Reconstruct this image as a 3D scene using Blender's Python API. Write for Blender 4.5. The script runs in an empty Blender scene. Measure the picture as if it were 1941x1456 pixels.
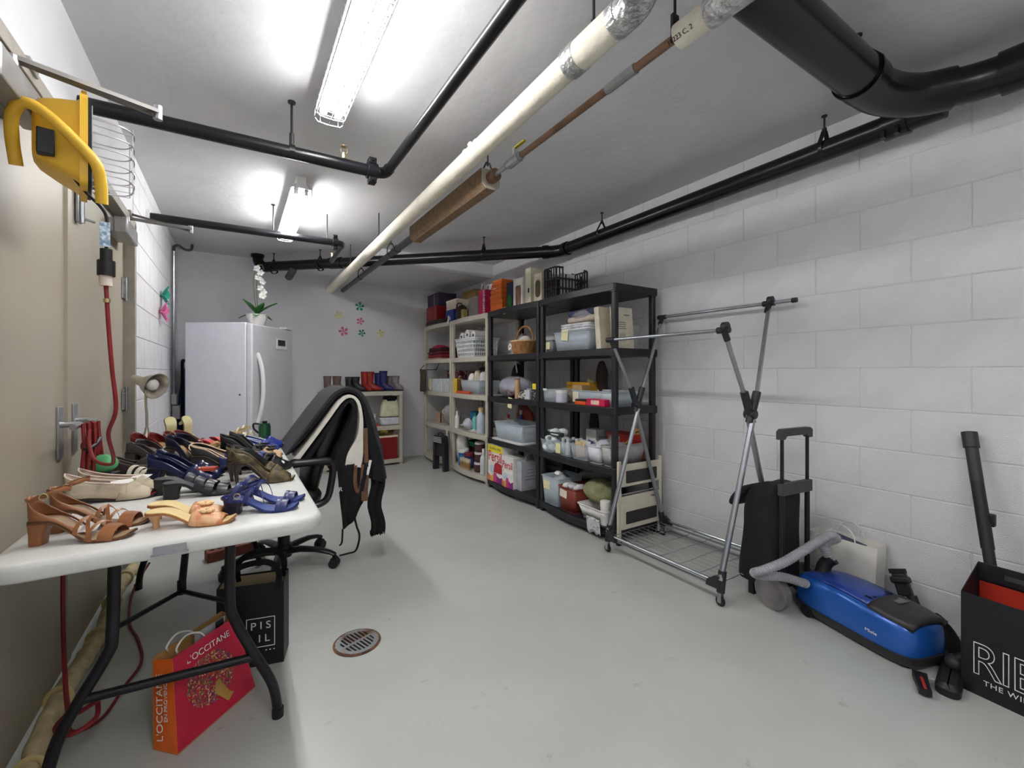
import bpy, math, random
from math import sin, cos, pi, radians as R
from mathutils import Vector as V3, Matrix as MX
C = bpy.context.scene.collection
SC = bpy.context.scene
# ---------------------------------------------------------------- camera, exposure, light
PHI = math.atan(525 / 830.0)
cam_d = bpy.data.cameras.new('camera')
cam_d.sensor_width = 36.0
cam_d.lens = 830 / 1941 * 36.0
cam_d.shift_y = -22 / 1941
cam_d.clip_start = 0.02
cam = bpy.data.objects.new('camera', cam_d)
cam.location = (0, 0, 1.18)
cam.rotation_euler = (pi / 2, 0, -PHI)
C.objects.link(cam)
SC.camera = cam
SC.view_settings.view_transform = 'Standard'
SC.view_settings.look = 'None'
SC.view_settings.gamma = 1
SC.view_settings.use_curve_mapping = False
SC.view_settings.exposure = 1.9
TUBE_POWER = 21.0
world = bpy.data.worlds.new('world')
world.use_nodes = True
world.node_tree.nodes['Background'].inputs[0].default_value = (0.9, 0.95, 1, 1)
world.node_tree.nodes['Background'].inputs[1].default_value = 0.3
SC.world = world
SC.cycles.max_bounces = 10
SC.cycles.diffuse_bounces = 6
SC.cycles.glossy_bounces = 4
SC.cycles.transparent_max_bounces = 24
SC.cycles.sample_clamp_indirect = 6
SC.cycles.caustics_reflective = False
SC.cycles.caustics_refractive = False
SC.cycles.use_denoising = True
RNG = random.Random(7)

# ---------------------------------------------------------------- materials
def lin(c):
    return tuple(((x / 255) / 12.92 if x / 255 <= 0.04045 else ((x / 255 + 0.055) / 1.055) ** 2.4) for x in c)

def mat(name, rgb, rough=0.55, metal=0.0, var=0.08, scale=14.0, bump=0.0, bscale=120.0, spec=0.4, alpha=1.0, rgb2=None, thr=(0.4, 0.6), detail=4.0, stretch=None):
    """Procedural surface: base colour broken up by noise, optional bump; alpha < 1 gives clear plastic or glass."""
    m = bpy.data.materials.new(name)
    m.use_nodes = True
    nt = m.node_tree; N = nt.nodes; L = nt.links
    b = N['Principled BSDF']
    tc = N.new('ShaderNodeTexCoord')
    src = tc.outputs['Object']
    if stretch:
        mp = N.new('ShaderNodeMapping'); mp.inputs['Scale'].default_value = stretch
        L.new(src, mp.inputs['Vector']); src = mp.outputs['Vector']
    no = N.new('ShaderNodeTexNoise'); no.inputs['Scale'].default_value = scale; no.inputs['Detail'].default_value = detail
    L.new(src, no.inputs['Vector'])
    cr = N.new('ShaderNodeValToRGB')
    a = lin(rgb)
    c2 = lin(rgb2) if rgb2 else tuple(x * (1 - var) for x in a)
    c1 = a if rgb2 else tuple(min(1, x * (1 + var)) for x in a)
    cr.color_ramp.elements[0].position = thr[0]; cr.color_ramp.elements[1].position = thr[1]
    cr.color_ramp.elements[0].color = (*c2, 1); cr.color_ramp.elements[1].color = (*c1, 1)
    L.new(no.outputs['Fac'], cr.inputs['Fac'])
    L.new(cr.outputs['Color'], b.inputs['Base Color'])
    b.inputs['Roughness'].default_value = rough
    b.inputs['Metallic'].default_value = metal
    b.inputs['Specular IOR Level'].default_value = spec
    if bump:
        n2 = N.new('ShaderNodeTexNoise'); n2.inputs['Scale'].default_value = bscale; n2.inputs['Detail'].default_value = 3
        L.new(src, n2.inputs['Vector'])
        bp = N.new('ShaderNodeBump'); bp.inputs['Strength'].default_value = bump; bp.inputs['Distance'].default_value = 0.01
        L.new(n2.outputs['Fac'], bp.inputs['Height']); L.new(bp.outputs['Normal'], b.inputs['Normal'])
    if alpha < 1:
        b.inputs['Alpha'].default_value = alpha
    return m

def emit(name, rgb, strength):
    m = bpy.data.materials.new(name); m.use_nodes = True
    nt = m.node_tree
    for n in list(nt.nodes):
        if n.type == 'BSDF_PRINCIPLED': nt.nodes.remove(n)
    e = nt.nodes.new('ShaderNodeEmission'); e.inputs[0].default_value = (*lin(rgb), 1); e.inputs[1].default_value = strength
    nt.links.new(e.outputs[0], nt.nodes['Material Output'].inputs[0])
    return m

# ---------------------------------------------------------------- mesh builder
def T(x=0, y=0, z=0): return MX.Translation((x, y, z))
def RX(a): return MX.Rotation(R(a), 4, 'X')
def RY(a): return MX.Rotation(R(a), 4, 'Y')
def RZ(a): return MX.Rotation(R(a), 4, 'Z')
def S(x, y, z): return MX.Diagonal((x, y, z, 1))

def cat(pts, n=6, closed=False):
    """Catmull-Rom curve through pts."""
    P = [V3(p) for p in pts]; out = []
    k = len(P)
    rng = range(k if closed else k - 1)
    for i in rng:
        if closed: p0, p1, p2, p3 = P[(i - 1) % k], P[i], P[(i + 1) % k], P[(i + 2) % k]
        else: p0, p1, p2, p3 = P[max(0, i - 1)], P[i], P[i + 1], P[min(k - 1, i + 2)]
        for j in range(n):
            t = j / n
            out.append(0.5 * ((2 * p1) + (p2 - p0) * t + (2 * p0 - 5 * p1 + 4 * p2 - p3) * t * t + (3 * p1 - p0 - 3 * p2 + p3) * t ** 3))
    if not closed: out.append(P[-1])
    return out

class MB:
    def __init__(s, m=None): s.v = []; s.f = []; s.m = m or MX.Identity(4)
    def _add(s, vs, fs, m=None):
        o = len(s.v); mm = s.m @ m if m is not None else s.m
        s.v += [mm @ V3(p) for p in vs]
        s.f += [tuple(i + o for i in q) for q in fs]
        return s
    def box(s, c, d, m=None, taper=1.0):
        x, y, z = c; a, b, h = d[0] / 2, d[1] / 2, d[2] / 2
        vs = [(x + sx * a * (taper if sz > 0 else 1), y + sy * b * (taper if sz > 0 else 1), z + sz * h) for sz in (-1, 1) for sy in (-1, 1) for sx in (-1, 1)]
        return s._add(vs, [(0, 2, 3, 1), (4, 5, 7, 6), (0, 1, 5, 4), (2, 6, 7, 3), (1, 3, 7, 5), (0, 4, 6, 2)], m)
    def cham(s, c, d, e, m=None):
        """box with chamfered edges (24 vertices)"""
        x, y, z = c; a, b, h = d[0] / 2, d[1] / 2, d[2] / 2
        vs = []; idx = {}
        for sx in (-1, 1):
            for sy in (-1, 1):
                for sz in (-1, 1):
                    for ax in range(3):
                        q = [sx * (a - e), sy * (b - e), sz * (h - e)]
                        q[ax] = (sx * a, sy * b, sz * h)[ax]
                        idx[sx, sy, sz, ax] = len(vs); vs.append((x + q[0], y + q[1], z + q[2]))
        I = lambda k, ax: idx[k[0], k[1], k[2], ax]
        fs = []
        for ax in range(3):
            o1, o2 = (ax + 1) % 3, (ax + 2) % 3
            for sg in (-1, 1):
                q = []
                for p, r in ((-1, -1), (1, -1), (1, 1), (-1, 1)):
                    k = [0, 0, 0]; k[ax] = sg; k[o1] = p; k[o2] = r; q.append(I(k, ax))
                fs.append(tuple(q if sg > 0 else q[::-1]))
                # edges around: between face o1(sign) and o2(sign) running along ax
            for p in (-1, 1):
                for r in (-1, 1):
                    k0 = [0, 0, 0]; k0[ax] = -1; k0[o1] = p; k0[o2] = r
                    k1 = list(k0); k1[ax] = 1
                    q = (I(k0, o1), I(k1, o1), I(k1, o2), I(k0, o2))
                    fs.append(q if p * r < 0 else q[::-1])
        for sx in (-1, 1):
            for sy in (-1, 1):
                for sz in (-1, 1):
                    k = (sx, sy, sz); q = (I(k, 0), I(k, 1), I(k, 2))
                    fs.append(q if sx * sy * sz > 0 else q[::-1])
        return s._add(vs, fs, m)
    def tube(s, pts, r, n=10, cap=True, closed=False, m=None, flat=None):
        """sweep of a circle (or an ellipse when flat=(a,b) multiplies the two radii)"""
        P = [V3(p) for p in pts]; k = len(P)
        rs = r if isinstance(r, (list, tuple)) else [r] * k
        tg = []
        for i in range(k):
            a = P[(i - 1) % k] if (closed or i > 0) else P[i]; b = P[(i + 1) % k] if (closed or i < k - 1) else P[i]
            t = (b - a); tg.append(t.normalized() if t.length > 1e-9 else V3((0, 0, 1)))
        up = V3((0, 0, 1)) if abs(tg[0].z) < 0.9 else V3((0, 1, 0))
        nn = (up - tg[0] * up.dot(tg[0])).normalized()
        vs = []; fs = []; fa, fb = flat or (1, 1)
        for i in range(k):
            if i: nn = (nn - tg[i] * nn.dot(tg[i])); nn = nn.normalized() if nn.length > 1e-6 else V3((1, 0, 0))
            bi = tg[i].cross(nn)
            for j in range(n):
                a = 2 * pi * j / n
                vs.append(P[i] + (nn * cos(a) * fa + bi * sin(a) * fb) * rs[i])
        for i in range(k if closed else k - 1):
            for j in range(n):
                a, b = i * n + j, i * n + (j + 1) % n; c, d = ((i + 1) % k) * n + (j + 1) % n, ((i + 1) % k) * n + j
                fs.append((a, b, c, d))
        if cap and not closed:
            fs.append(tuple(range(n - 1, -1, -1))); fs.append(tuple((k - 1) * n + j for j in range(n)))
        return s._add(vs, fs, m)
    def cyl(s, a, b, r, n=14, r2=None, m=None): return s.tube([a, b], [r, r if r2 is None else r2], n, m=m)
    def lathe(s, prof, n=24, m=None, cap=True):
        vs = []; fs = []; k = len(prof)
        for r, z in prof:
            for j in range(n):
                a = 2 * pi * j / n; vs.append((r * cos(a), r * sin(a), z))
        for i in range(k - 1):
            for j in range(n):
                fs.append((i * n + j, i * n + (j + 1) % n, (i + 1) * n + (j + 1) % n, (i + 1) * n + j))
        if cap and prof[0][0] > 1e-6: fs.append(tuple(range(n - 1, -1, -1)))
        if cap and prof[-1][0] > 1e-6: fs.append(tuple((k - 1) * n + j for j in range(n)))
        return s._add(vs, fs, m)
    def prism(s, poly, z0, z1, m=None, top=None):
        k = len(poly); t = top or poly
        vs = [(p[0], p[1], z0) for p in poly] + [(p[0], p[1], z1) for p in t]
        fs = [tuple(range(k - 1, -1, -1)), tuple(range(k, 2 * k))] + [(i, (i + 1) % k, k + (i + 1) % k, k + i) for i in range(k)]
        return s._add(vs, fs, m)
    def loft(s, rings, cap=True, closed=True, m=None):
        n = len(rings[0]); vs = [p for r in rings for p in r]; fs = []
        for i in range(len(rings) - 1):
            for j in range(n if closed else n - 1):
                fs.append((i * n + j, i * n + (j + 1) % n, (i + 1) * n + (j + 1) % n, (i + 1) * n + j))
        if cap and closed:
            fs.append(tuple(range(n - 1, -1, -1))); fs.append(tuple((len(rings) - 1) * n + j for j in range(n)))
        return s._add(vs, fs, m)
    def grid(s, fn, nu, nv, m=None):
        vs = [fn(i / nu, j / nv) for i in range(nu + 1) for j in range(nv + 1)]
        fs = [(i * (nv + 1) + j, (i + 1) * (nv + 1) + j, (i + 1) * (nv + 1) + j + 1, i * (nv + 1) + j + 1) for i in range(nu) for j in range(nv)]
        return s._add(vs, fs, m)
    def ball(s, c, r, nu=12, nv=8, m=None):
        rx, ry, rz = r if isinstance(r, (tuple, list)) else (r, r, r)
        prof = [(max(0, sin(pi * i / nv)), -cos(pi * i / nv)) for i in range(nv + 1)]
        prof[0] = (0, -1); prof[-1] = (0, 1)
        mm = T(*c) @ S(rx, ry, rz)
        return s.lathe(prof, nu, mm if m is None else m @ mm)
    def build(s, name, mt, parent=None, ang=35, bevel=0, solid=0, sub=0, label=None, soff=0, weld=True):
        me = bpy.data.meshes.new(name)
        me.from_pydata([tuple(p) for p in s.v], [], s.f)
        me.validate()
        me.materials.append(mt)
        if weld:
            import bmesh
            bm = bmesh.new(); bm.from_mesh(me)
            bmesh.ops.remove_doubles(bm, verts=bm.verts, dist=1e-6)
            bmesh.ops.recalc_face_normals(bm, faces=bm.faces)
            bm.to_mesh(me); bm.free()
        me.shade_smooth()
        if ang < 180: me.set_sharp_from_angle(angle=R(ang))
        o = bpy.data.objects.new(name, me); C.objects.link(o)
        if parent: o.parent = parent
        if solid:
            md = o.modifiers.new('thickness', 'SOLIDIFY'); md.thickness = solid; md.offset = soff
        if bevel:
            md = o.modifiers.new('edge', 'BEVEL'); md.width = bevel; md.segments = 2; md.limit_method = 'ANGLE'; md.angle_limit = R(40)
        if sub:
            md = o.modifiers.new('smooth', 'SUBSURF'); md.levels = sub; md.render_levels = sub
        if label: o['label'] = label
        return o

def tag(o, label=None, cat_=None, group=None, kind=None):
    if label: o['label'] = label
    if cat_: o['category'] = cat_
    if group: o['group'] = group
    if kind: o['kind'] = kind
    return o
def thing(name, label, cat_, loc=(0, 0, 0), rz=0, group=None, rot=None):
    o = bpy.data.objects.new(name, None); C.objects.link(o)
    o.empty_display_size = 0.05
    o.location = loc
    o.rotation_euler = rot if rot else (0, 0, R(rz))
    return tag(o, label, cat_, group)
def struct(o, label=None): return tag(o, label, None, None, 'structure')
def dup(root, loc=None, rz=None, label=None, group=None, rot=None):
    r = root.copy(); C.objects.link(r)
    if loc: r.location = loc
    if rot: r.rotation_euler = rot
    elif rz is not None: r.rotation_euler = (0, 0, R(rz))
    if label: r['label'] = label
    if group: r['group'] = group
    for ch in list(root.children):
        c = ch.copy(); C.objects.link(c); c.parent = r
        for g in list(ch.children):
            d = g.copy(); C.objects.link(d); d.parent = c
    return r
def lettering(text, size, mt, parent, m, name='lettering', depth=0.0006, outline=0.0, align='CENTER', label=None, space=1.0):
    """flat raised letters in the XY plane of matrix m"""
    cu = bpy.data.curves.new(name, 'FONT')
    cu.body = text; cu.size = size; cu.align_x = align; cu.align_y = 'CENTER'; cu.space_character = space
    if outline:
        cu.fill_mode = 'NONE'; cu.bevel_depth = outline; cu.bevel_resolution = 0
    else: cu.extrude = depth
    o = bpy.data.objects.new(name, cu); C.objects.link(o)
    dg = bpy.context.evaluated_depsgraph_get(); dg.update()
    me = bpy.data.meshes.new_from_object(o.evaluated_get(dg))
    bpy.data.objects.remove(o)
    me.materials.clear(); me.materials.append(mt)
    me.transform(m)
    q = bpy.data.objects.new(name, me); C.objects.link(q)
    if parent: q.parent = parent
    if label: q['label'] = label
    return q
# ---------------------------------------------------------------- setting
UL, UR, VB, VF, HC = -0.53, 2.73, 5.97, -2.4, 2.52
m_floor = mat('epoxy floor', (186, 189, 184), 0.32, var=0.035, scale=2.2, bump=0.05, bscale=30, spec=0.5)
def floor_stains(m):
    """scuffs and worn specks of bare concrete"""
    nt = m.node_tree; N = nt.nodes; L = nt.links; b = N['Principled BSDF']
    base = b.inputs['Base Color'].links[0].from_socket
    tc = N.new('ShaderNodeTexCoord')
    n1 = N.new('ShaderNodeTexNoise'); n1.inputs['Scale'].default_value = 9; n1.inputs['Detail'].default_value = 8; n1.inputs['Roughness'].default_value = 0.7
    L.new(tc.outputs['Object'], n1.inputs['Vector'])
    r1 = N.new('ShaderNodeValToRGB'); r1.color_ramp.elements[0].position = 0.63; r1.color_ramp.elements[1].position = 0.7
    L.new(n1.outputs['Fac'], r1.inputs['Fac'])
    mx = N.new('ShaderNodeMix'); mx.data_type = 'RGBA'
    mx.inputs['B'].default_value = (*lin((146, 144, 136)), 1)
    mul = N.new('ShaderNodeMath'); mul.operation = 'MULTIPLY'; mul.inputs[1].default_value = 0.6
    L.new(r1.outputs['Color'], mul.inputs[0]); L.new(mul.outputs[0], mx.inputs['Factor']); L.new(base, mx.inputs['A'])
    L.new(mx.outputs['Result'], b.inputs['Base Color'])
floor_stains(m_floor)
m_ceil = mat('painted concrete ceiling', (208, 208, 211), 0.6, var=0.03, scale=3, bump=0.25, bscale=18, spec=0.35)
m_wall = mat('white wall paint', (224, 224, 227), 0.55, var=0.02, scale=4, bump=0.12, bscale=60, spec=0.3)
m_block = mat('painted concrete block', (226, 225, 228), 0.6, var=0.02, scale=6, bump=0.5, bscale=230, spec=0.3)
m_joint = mat('painted mortar', (214, 213, 216), 0.7, var=0.03, bump=0.3)

def slab(name, c, d, mt, par=None): return MB().box(c, d).build(name, mt, par)
fl = struct(slab('floor', ((UL + UR) / 2, (VB + VF) / 2, -0.05), (UR - UL + 0.8, VB - VF + 0.8, 0.1), m_floor))
struct(slab('ceiling', ((UL + UR) / 2, (VB + VF) / 2, HC + 0.05), (UR - UL + 0.8, VB - VF + 0.8, 0.1), m_ceil))
struct(slab('wall_back', ((UL + UR) / 2, VB + 0.1, HC / 2), (UR - UL + 0.8, 0.2, HC), m_wall))
struct(slab('wall_front', ((UL + UR) / 2, VF - 0.1, HC / 2), (UR - UL + 0.8, 0.2, HC), m_wall))
struct(slab('trim_1', ((1.31 + UR) / 2, (4.75 + VB) / 2, (2.36 + HC) / 2), (UR - 1.31, VB - 4.75, HC - 2.36), m_wall))
# right wall: courses of painted block, recessed joints
wr = struct(slab('wall_right', (UR + 0.1, (VB + VF) / 2, HC / 2), (0.2, VB - VF, HC), m_joint))
CH = 0.2034
PROUD = 0.0045
def block_mesh(ln, ht, name):
    return MB().cham((0, 0, 0), (PROUD * 2, ln - 0.004, ht - 0.004), 0.003).build(name, m_block, None, ang=10)
blk = {}
def lay(parent, u, v, z, ln, ht, name='block'):
    key = (round(ln, 3), round(ht, 3))
    if key not in blk:
        o = block_mesh(ln, ht, name); blk[key] = o.data
    else:
        o = bpy.data.objects.new(name, blk[key]); C.objects.link(o)
    o.parent = parent; o.location = (u, v, z)
z = -0.0184 + CH / 2   # first course is partly below the floor paint line
k = 0
V_END = VB
while z - CH / 2 < HC:
    z0, z1 = max(0, z - CH / 2), min(HC, z + CH / 2)
    off = 0.545 + (0 if k % 2 else 0.2032) - 0.4064 * 4
    v = off
    while v < V_END:
        a, b = max(v, -0.7), min(v + 0.4064, V_END)
        if b - a > 0.03 and not (a > 4.76 and z0 > 2.3): lay(wr, UR, (a + b) / 2, (z0 + z1) / 2, b - a, z1 - z0)
        v += 0.4064
    z += CH; k += 1
# left wall: strip above the doors, block return beyond the doors, part behind
JB = 3.49   # far door jamb
DT = 2.08   # door head
wl = struct(slab('wall_left', (UL - 0.1, (JB + VB) / 2, HC / 2), (0.2, VB - JB, HC), m_joint))
z = -0.0184 + CH / 2; k = 0
while z - CH / 2 < HC:
    z0, z1 = max(0, z - CH / 2), min(HC, z + CH / 2)
    v = JB - (0.2 if k % 2 else 0)
    while v < VB:
        a, b = max(v, JB + 0.02), min(v + 0.4064, VB)
        if b - a > 0.03: lay(wl, UL, (a + b) / 2, (z0 + z1) / 2, b - a, z1 - z0)
        v += 0.4064
    z += CH; k += 1
struct(slab('wall_left_head', (UL - 0.1, (VF + JB) / 2, (DT + HC) / 2), (0.2, JB - VF, HC - DT), m_wall))
struct(slab('wall_left_near', (UL - 0.1, (VF + 1.36) / 2, DT / 2), (0.2, 1.36 - VF, DT), m_wall))
m_door = mat('beige door paint', (176, 168, 152), 0.42, var=0.05, scale=1.6, bump=0.06, bscale=9, spec=0.5, rgb2=(160, 152, 136), thr=(0.3, 0.75))
m_frame = mat('door frame paint', (158, 153, 143), 0.5, var=0.06)
m_steel = mat('brushed steel', (176, 178, 182), 0.32, metal=0.9, var=0.06, scale=30)
m_alu = mat('aluminium closer paint', (168, 168, 168), 0.38, metal=0.6, var=0.05)
m_dark = mat('dark metal', (40, 38, 40), 0.4, metal=0.5)
DU = UL - 0.035
MEET = 2.434
for i, (a, b) in enumerate(((1.39, MEET - 0.004), (MEET + 0.004, JB - 0.035))):
    d = struct(MB().box((DU - 0.022, (a + b) / 2, DT / 2 - 0.005), (0.044, b - a, DT - 0.06)).build('door_%d' % (i + 1), m_door, bevel=0.002))
    tag(d, ['beige steel door leaf, mostly outside the picture on the left', 'beige steel door leaf between meeting edge and hinges'][i])
    if i == 1:
        for hz in (0.3, 1.02, 1.68):
            h = MB()
            h.box((DU + 0.006, b - 0.03, hz), (0.008, 0.05, 0.12)).cyl((DU + 0.014, b + 0.004, hz - 0.07), (DU + 0.014, b + 0.004, hz + 0.07), 0.009)
            for q in (-0.035, 0.035): h.cyl((DU + 0.008, b - 0.035, hz + q), (DU + 0.014, b - 0.035, hz + q), 0.006, 8)
            h.build('hinge', m_steel, d)
    else:
        MB().box((DU + 0.005, MEET - 0.03, DT / 2), (0.012, 0.045, DT - 0.08)).build('astragal', m_door, d)
fr = MB()
fr.box((UL - 0.03, JB - 0.012, DT / 2), (0.1, 0.044, DT)).box((UL - 0.03, 1.37, DT / 2), (0.1, 0.044, DT)).box((UL - 0.03, (1.36 + JB) / 2, DT - 0.01), (0.1, JB - 1.36, 0.05))
struct(fr.build('trim_2', m_frame, bevel=0.003))
# ---------------------------------------------------------------- ceiling lights
m_tube = emit('lit fluorescent tube', (252, 251, 250), TUBE_POWER)
m_tube_bright = emit('bright fluorescent tube', (252, 251, 250), TUBE_POWER * 1.2)  # extra power for the farther fixture, to brighten the back wall
m_tube_fill = emit('dim fill light tube', (252, 251, 250), TUBE_POWER * 0.3)  # tubes of the unseen fill fixture added behind the viewpoint
m_white_en = mat('white enamel', (232, 232, 232), 0.4, var=0.02)
m_wire = mat('galvanised wire', (190, 190, 190), 0.35, metal=0.8, var=0.05)
m_black = mat('black pipe paint', (17, 16, 21), 0.3, var=0.25, scale=5, spec=0.4, bump=0.04, bscale=40)
m_blackm = mat('black matte plastic', (24, 23, 26), 0.5, var=0.1)
m_rod = mat('threaded rod', (60, 58, 60), 0.5, metal=0.6)
def tube_light(v0, v1, label, guard=True, u=0.385, tm=None):
    L = v1 - v0
    t = thing('fluorescent_fixture', label, 'ceiling light', (u, (v0 + v1) / 2, HC), group='caged fluorescent ceiling lights')
    b = MB()
    b.prism([(-0.03, 0), (-0.03, -0.055), (-0.06, -0.07), (-0.06, -0.08), (0.06, -0.08), (0.06, -0.07), (0.03, -0.055), (0.03, 0)], -L / 2, L / 2, RX(90))
    b.build('housing', m_white_en, t, ang=20)
    for sx in (-0.033, 0.033):
        MB().cyl((sx, -L / 2 + 0.03, -0.108), (sx, L / 2 - 0.03, -0.108), 0.0165, 14).build('tube', tm or m_tube, t)
        for e in (-1, 1):
            MB().box((sx, e * (L / 2 - 0.018), -0.098), (0.026, 0.022, 0.045)).build('socket', m_white_en, t)
    if guard:
        g = MB(); r = 0.0028; ye = L / 2 + 0.014
        prof = [(-0.062, -0.07), (-0.064, -0.125), (-0.05, -0.14), (0, -0.144), (0.05, -0.14), (0.064, -0.125), (0.062, -0.07)]
        n = int(L / 0.055)
        for i in range(n + 1):
            y = -ye + 2 * ye * i / n
            g.tube([(x, y, z) for x, z in prof], r, 5, cap=False)
        for x, z in ((-0.064, -0.125), (-0.0635, -0.09), (0, -0.144), (0.064, -0.125), (0.0635, -0.09)):
            g.tube([(x, -ye, z), (x, ye, z)], r, 5, cap=False)
        for e in (-1, 1):
            for q in (-0.04, 0.04): g.tube([(q, e * ye, -0.142), (q, e * ye, -0.06)], r, 5, cap=False)
            g.tube([(-0.064, e * ye, -0.1), (0.064, e * ye, -0.1)], r, 5, cap=False)
        g.build('wire_guard', m_wire, t)
    return t
tube_light(1.03, 2.25, 'lit twin tube caged ceiling light, cut by the top edge of the picture')
tube_light(3.3, 4.47, 'smaller looking lit caged ceiling light beyond the first black sprinkler pipe', tm=m_tube_bright)
tube_light(-1.3, -0.1, 'twin tube caged ceiling light added for brightness behind the viewpoint, out of the picture')  # unseen fixture continuing the row, added to raise overall brightness
tube_light(-1.9, -0.68, 'second twin tube caged fill light added behind the viewpoint, out of the picture', u=1.75, tm=m_tube_fill)  # unseen fixture added as weak fill for the right side
# ---------------------------------------------------------------- pipes
def hanger(parent, u, v, zp, r, rod=True, clev=True, strap=0.012):
    """threaded rod and clevis ring carrying a pipe that runs along v"""
    h = MB()
    h.cyl((u, v, zp + r + 0.045 if clev else zp + r), (u, v, HC), 0.005, 8)
    h.cyl((u, v, HC - 0.006), (u, v, HC), 0.016, 10)
    if clev:
        h.cyl((u, v, zp + r + 0.03), (u, v, zp + r + 0.05), 0.011, 6)
    return h
def clevis(h, u, v, zp, r, ax):
    d = V3(ax).normalized(); s = V3((-d.y, d.x, 0))
    pts = []
    for i in range(25):
        a = -pi / 2 + 2 * pi * i / 24
    c = V3((u, v, zp))
    ring = [c + s * cos(R(a)) * (r + 0.004) + V3((0, 0, sin(R(a)) * (r + 0.004))) for a in range(-200, 21, 10)]
    top = V3((u, v, zp + r + 0.042))
    h.tube([top + s * -0.008] + ring + [top + s * 0.008], 0.012, 6, flat=(0.22, 1))
    return h
# sprinkler branch 1: across the room, then towards the viewer
ZP1 = 2.272
p = thing('sprinkler_pipe', 'black sprinkler pipe crossing nearest the work light then turning towards the viewer', 'pipe', (0.237, 2.415, ZP1))
lo = lambda x, y, z, o=(0.237, 2.415, 2.272): (x - o[0], y - o[1], z - o[2])
MB().cyl(lo(-0.53, 2.415, ZP1 - 0.012), lo(0.63, 2.415, ZP1), 0.031, 18).build('pipe_run', m_black, p)
MB().tube([lo(*q) for q in cat([(0.63, 2.415, ZP1), (0.675, 2.41, ZP1), (0.695, 2.385, ZP1), (0.7, 2.34, ZP1 + 0.002)], 4)], 0.029, 16).cyl(lo(0.7, 2.355, ZP1), lo(0.7, 1.0, ZP1 + 0.008), 0.0245, 16).tube([lo(*q) for q in cat([(0.7, 1.02, ZP1 + 0.008), (0.7, 0.985, ZP1 + 0.02), (0.7, 0.97, ZP1 + 0.06), (0.7, 0.97, HC)], 4)], 0.0245, 14).build('pipe_return', m_black, p)
cp = MB().cyl(lo(0.6, 2.415, ZP1), lo(0.655, 2.415, ZP1), 0.043, 18)
for e in (-1, 1):
    cp.box(lo(0.628, 2.415, ZP1 + e * 0.052), (0.04, 0.05, 0.03)).cyl(lo(0.628, 2.38, ZP1 + e * 0.054), lo(0.628, 2.45, ZP1 + e * 0.054), 0.008, 8)
cp.build('coupling', m_black, p, bevel=0.002)
h = MB().cyl(lo(0.237, 2.415, ZP1 + 0.03), lo(0.237, 2.415, HC), 0.006, 8).cyl(lo(0.237, 2.415, ZP1 + 0.03), lo(0.237, 2.415, ZP1 + 0.09), 0.011, 8).cyl(lo(0.237, 2.415, HC - 0.008), lo(0.237, 2.415, HC), 0.018, 10)
h.build('hanger_rod', m_rod, p)
MB().cyl(lo(0.225, 2.415, ZP1), lo(0.25, 2.415, ZP1), 0.034, 18).build('hanger_ring', m_black, p)
m_brass = mat('brass', (190, 170, 130), 0.3, metal=0.8)
sp = MB().cyl(lo(0.483, 2.415, ZP1 + 0.03), lo(0.483, 2.415, ZP1 + 0.05), 0.014, 8).cyl(lo(0.483, 2.415, ZP1 + 0.05), lo(0.483, 2.415, ZP1 + 0.06), 0.009, 8)
for e in (-1, 1): sp.tube([lo(0.483 + e * 0.008, 2.415, ZP1 + 0.055), lo(0.483 + e * 0.017, 2.415, ZP1 + 0.07), lo(0.483 + e * 0.012, 2.415, ZP1 + 0.095)], 0.003, 6)
sp.cyl(lo(0.483, 2.415, ZP1 + 0.092), lo(0.483, 2.415, ZP1 + 0.096), 0.018, 12)
sp.build('sprinkler_head', m_brass, p)
# sprinkler branch 2
ZP2 = 2.29; o2 = (0.258, 3.975, ZP2)
p = thing('sprinkler_pipe', 'thinner black sprinkler pipe crossing below the farther ceiling light', 'pipe', o2)
lo = lambda x, y, z, o=o2: (x - o[0], y - o[1], z - o[2])
MB().cyl(lo(-0.53, 3.975, ZP2 - 0.012), lo(0.72, 3.975, ZP2), 0.029, 16).build('pipe_run', m_black, p)
MB().tube([lo(*q) for q in cat([(0.72, 3.975, ZP2), (0.765, 3.98, ZP2), (0.785, 4.01, ZP2 - 0.003), (0.79, 4.05, ZP2 - 0.006)], 4)], 0.026, 14).cyl(lo(0.79, 4.04, ZP2 - 0.005), lo(0.79, 4.52, ZP2 - 0.03), 0.021, 14).build('pipe_return', m_black, p)
cp = MB().cyl(lo(0.7, 3.975, ZP2), lo(0.745, 3.975, ZP2), 0.04, 16)
for e in (-1, 1): cp.box(lo(0.722, 3.975, ZP2 + e * 0.048), (0.035, 0.05, 0.026)).cyl(lo(0.722, 3.94, ZP2 + e * 0.05), lo(0.722, 4.01, ZP2 + e * 0.05), 0.008, 8)
cp.build('coupling', m_black, p, bevel=0.002)
MB().cyl(lo(0.258, 3.975, ZP2 + 0.028), lo(0.258, 3.975, HC), 0.005, 8).cyl(lo(0.258, 3.975, HC - 0.006), lo(0.258, 3.975, HC), 0.014, 8).build('hanger_rod', m_rod, p)
MB().cyl(lo(0.66, 3.975, ZP2 + 0.028), lo(0.66, 3.975, HC), 0.004, 8).build('hanger_rod', m_rod, p)
MB().cyl(lo(-0.525, 3.975, ZP2 - 0.012), lo(-0.505, 3.975, ZP2 - 0.012), 0.05, 16).build('escutcheon', m_white_en, p)
MB().cyl(lo(0.79, 4.48, ZP2 + 0.0), lo(0.79, 4.48, ZP2 + 0.03), 0.012, 8).cyl(lo(0.79, 4.48, ZP2 + 0.03), lo(0.79, 4.48, ZP2 + 0.034), 0.02, 10).build('sprinkler_head', m_brass, p)
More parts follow.
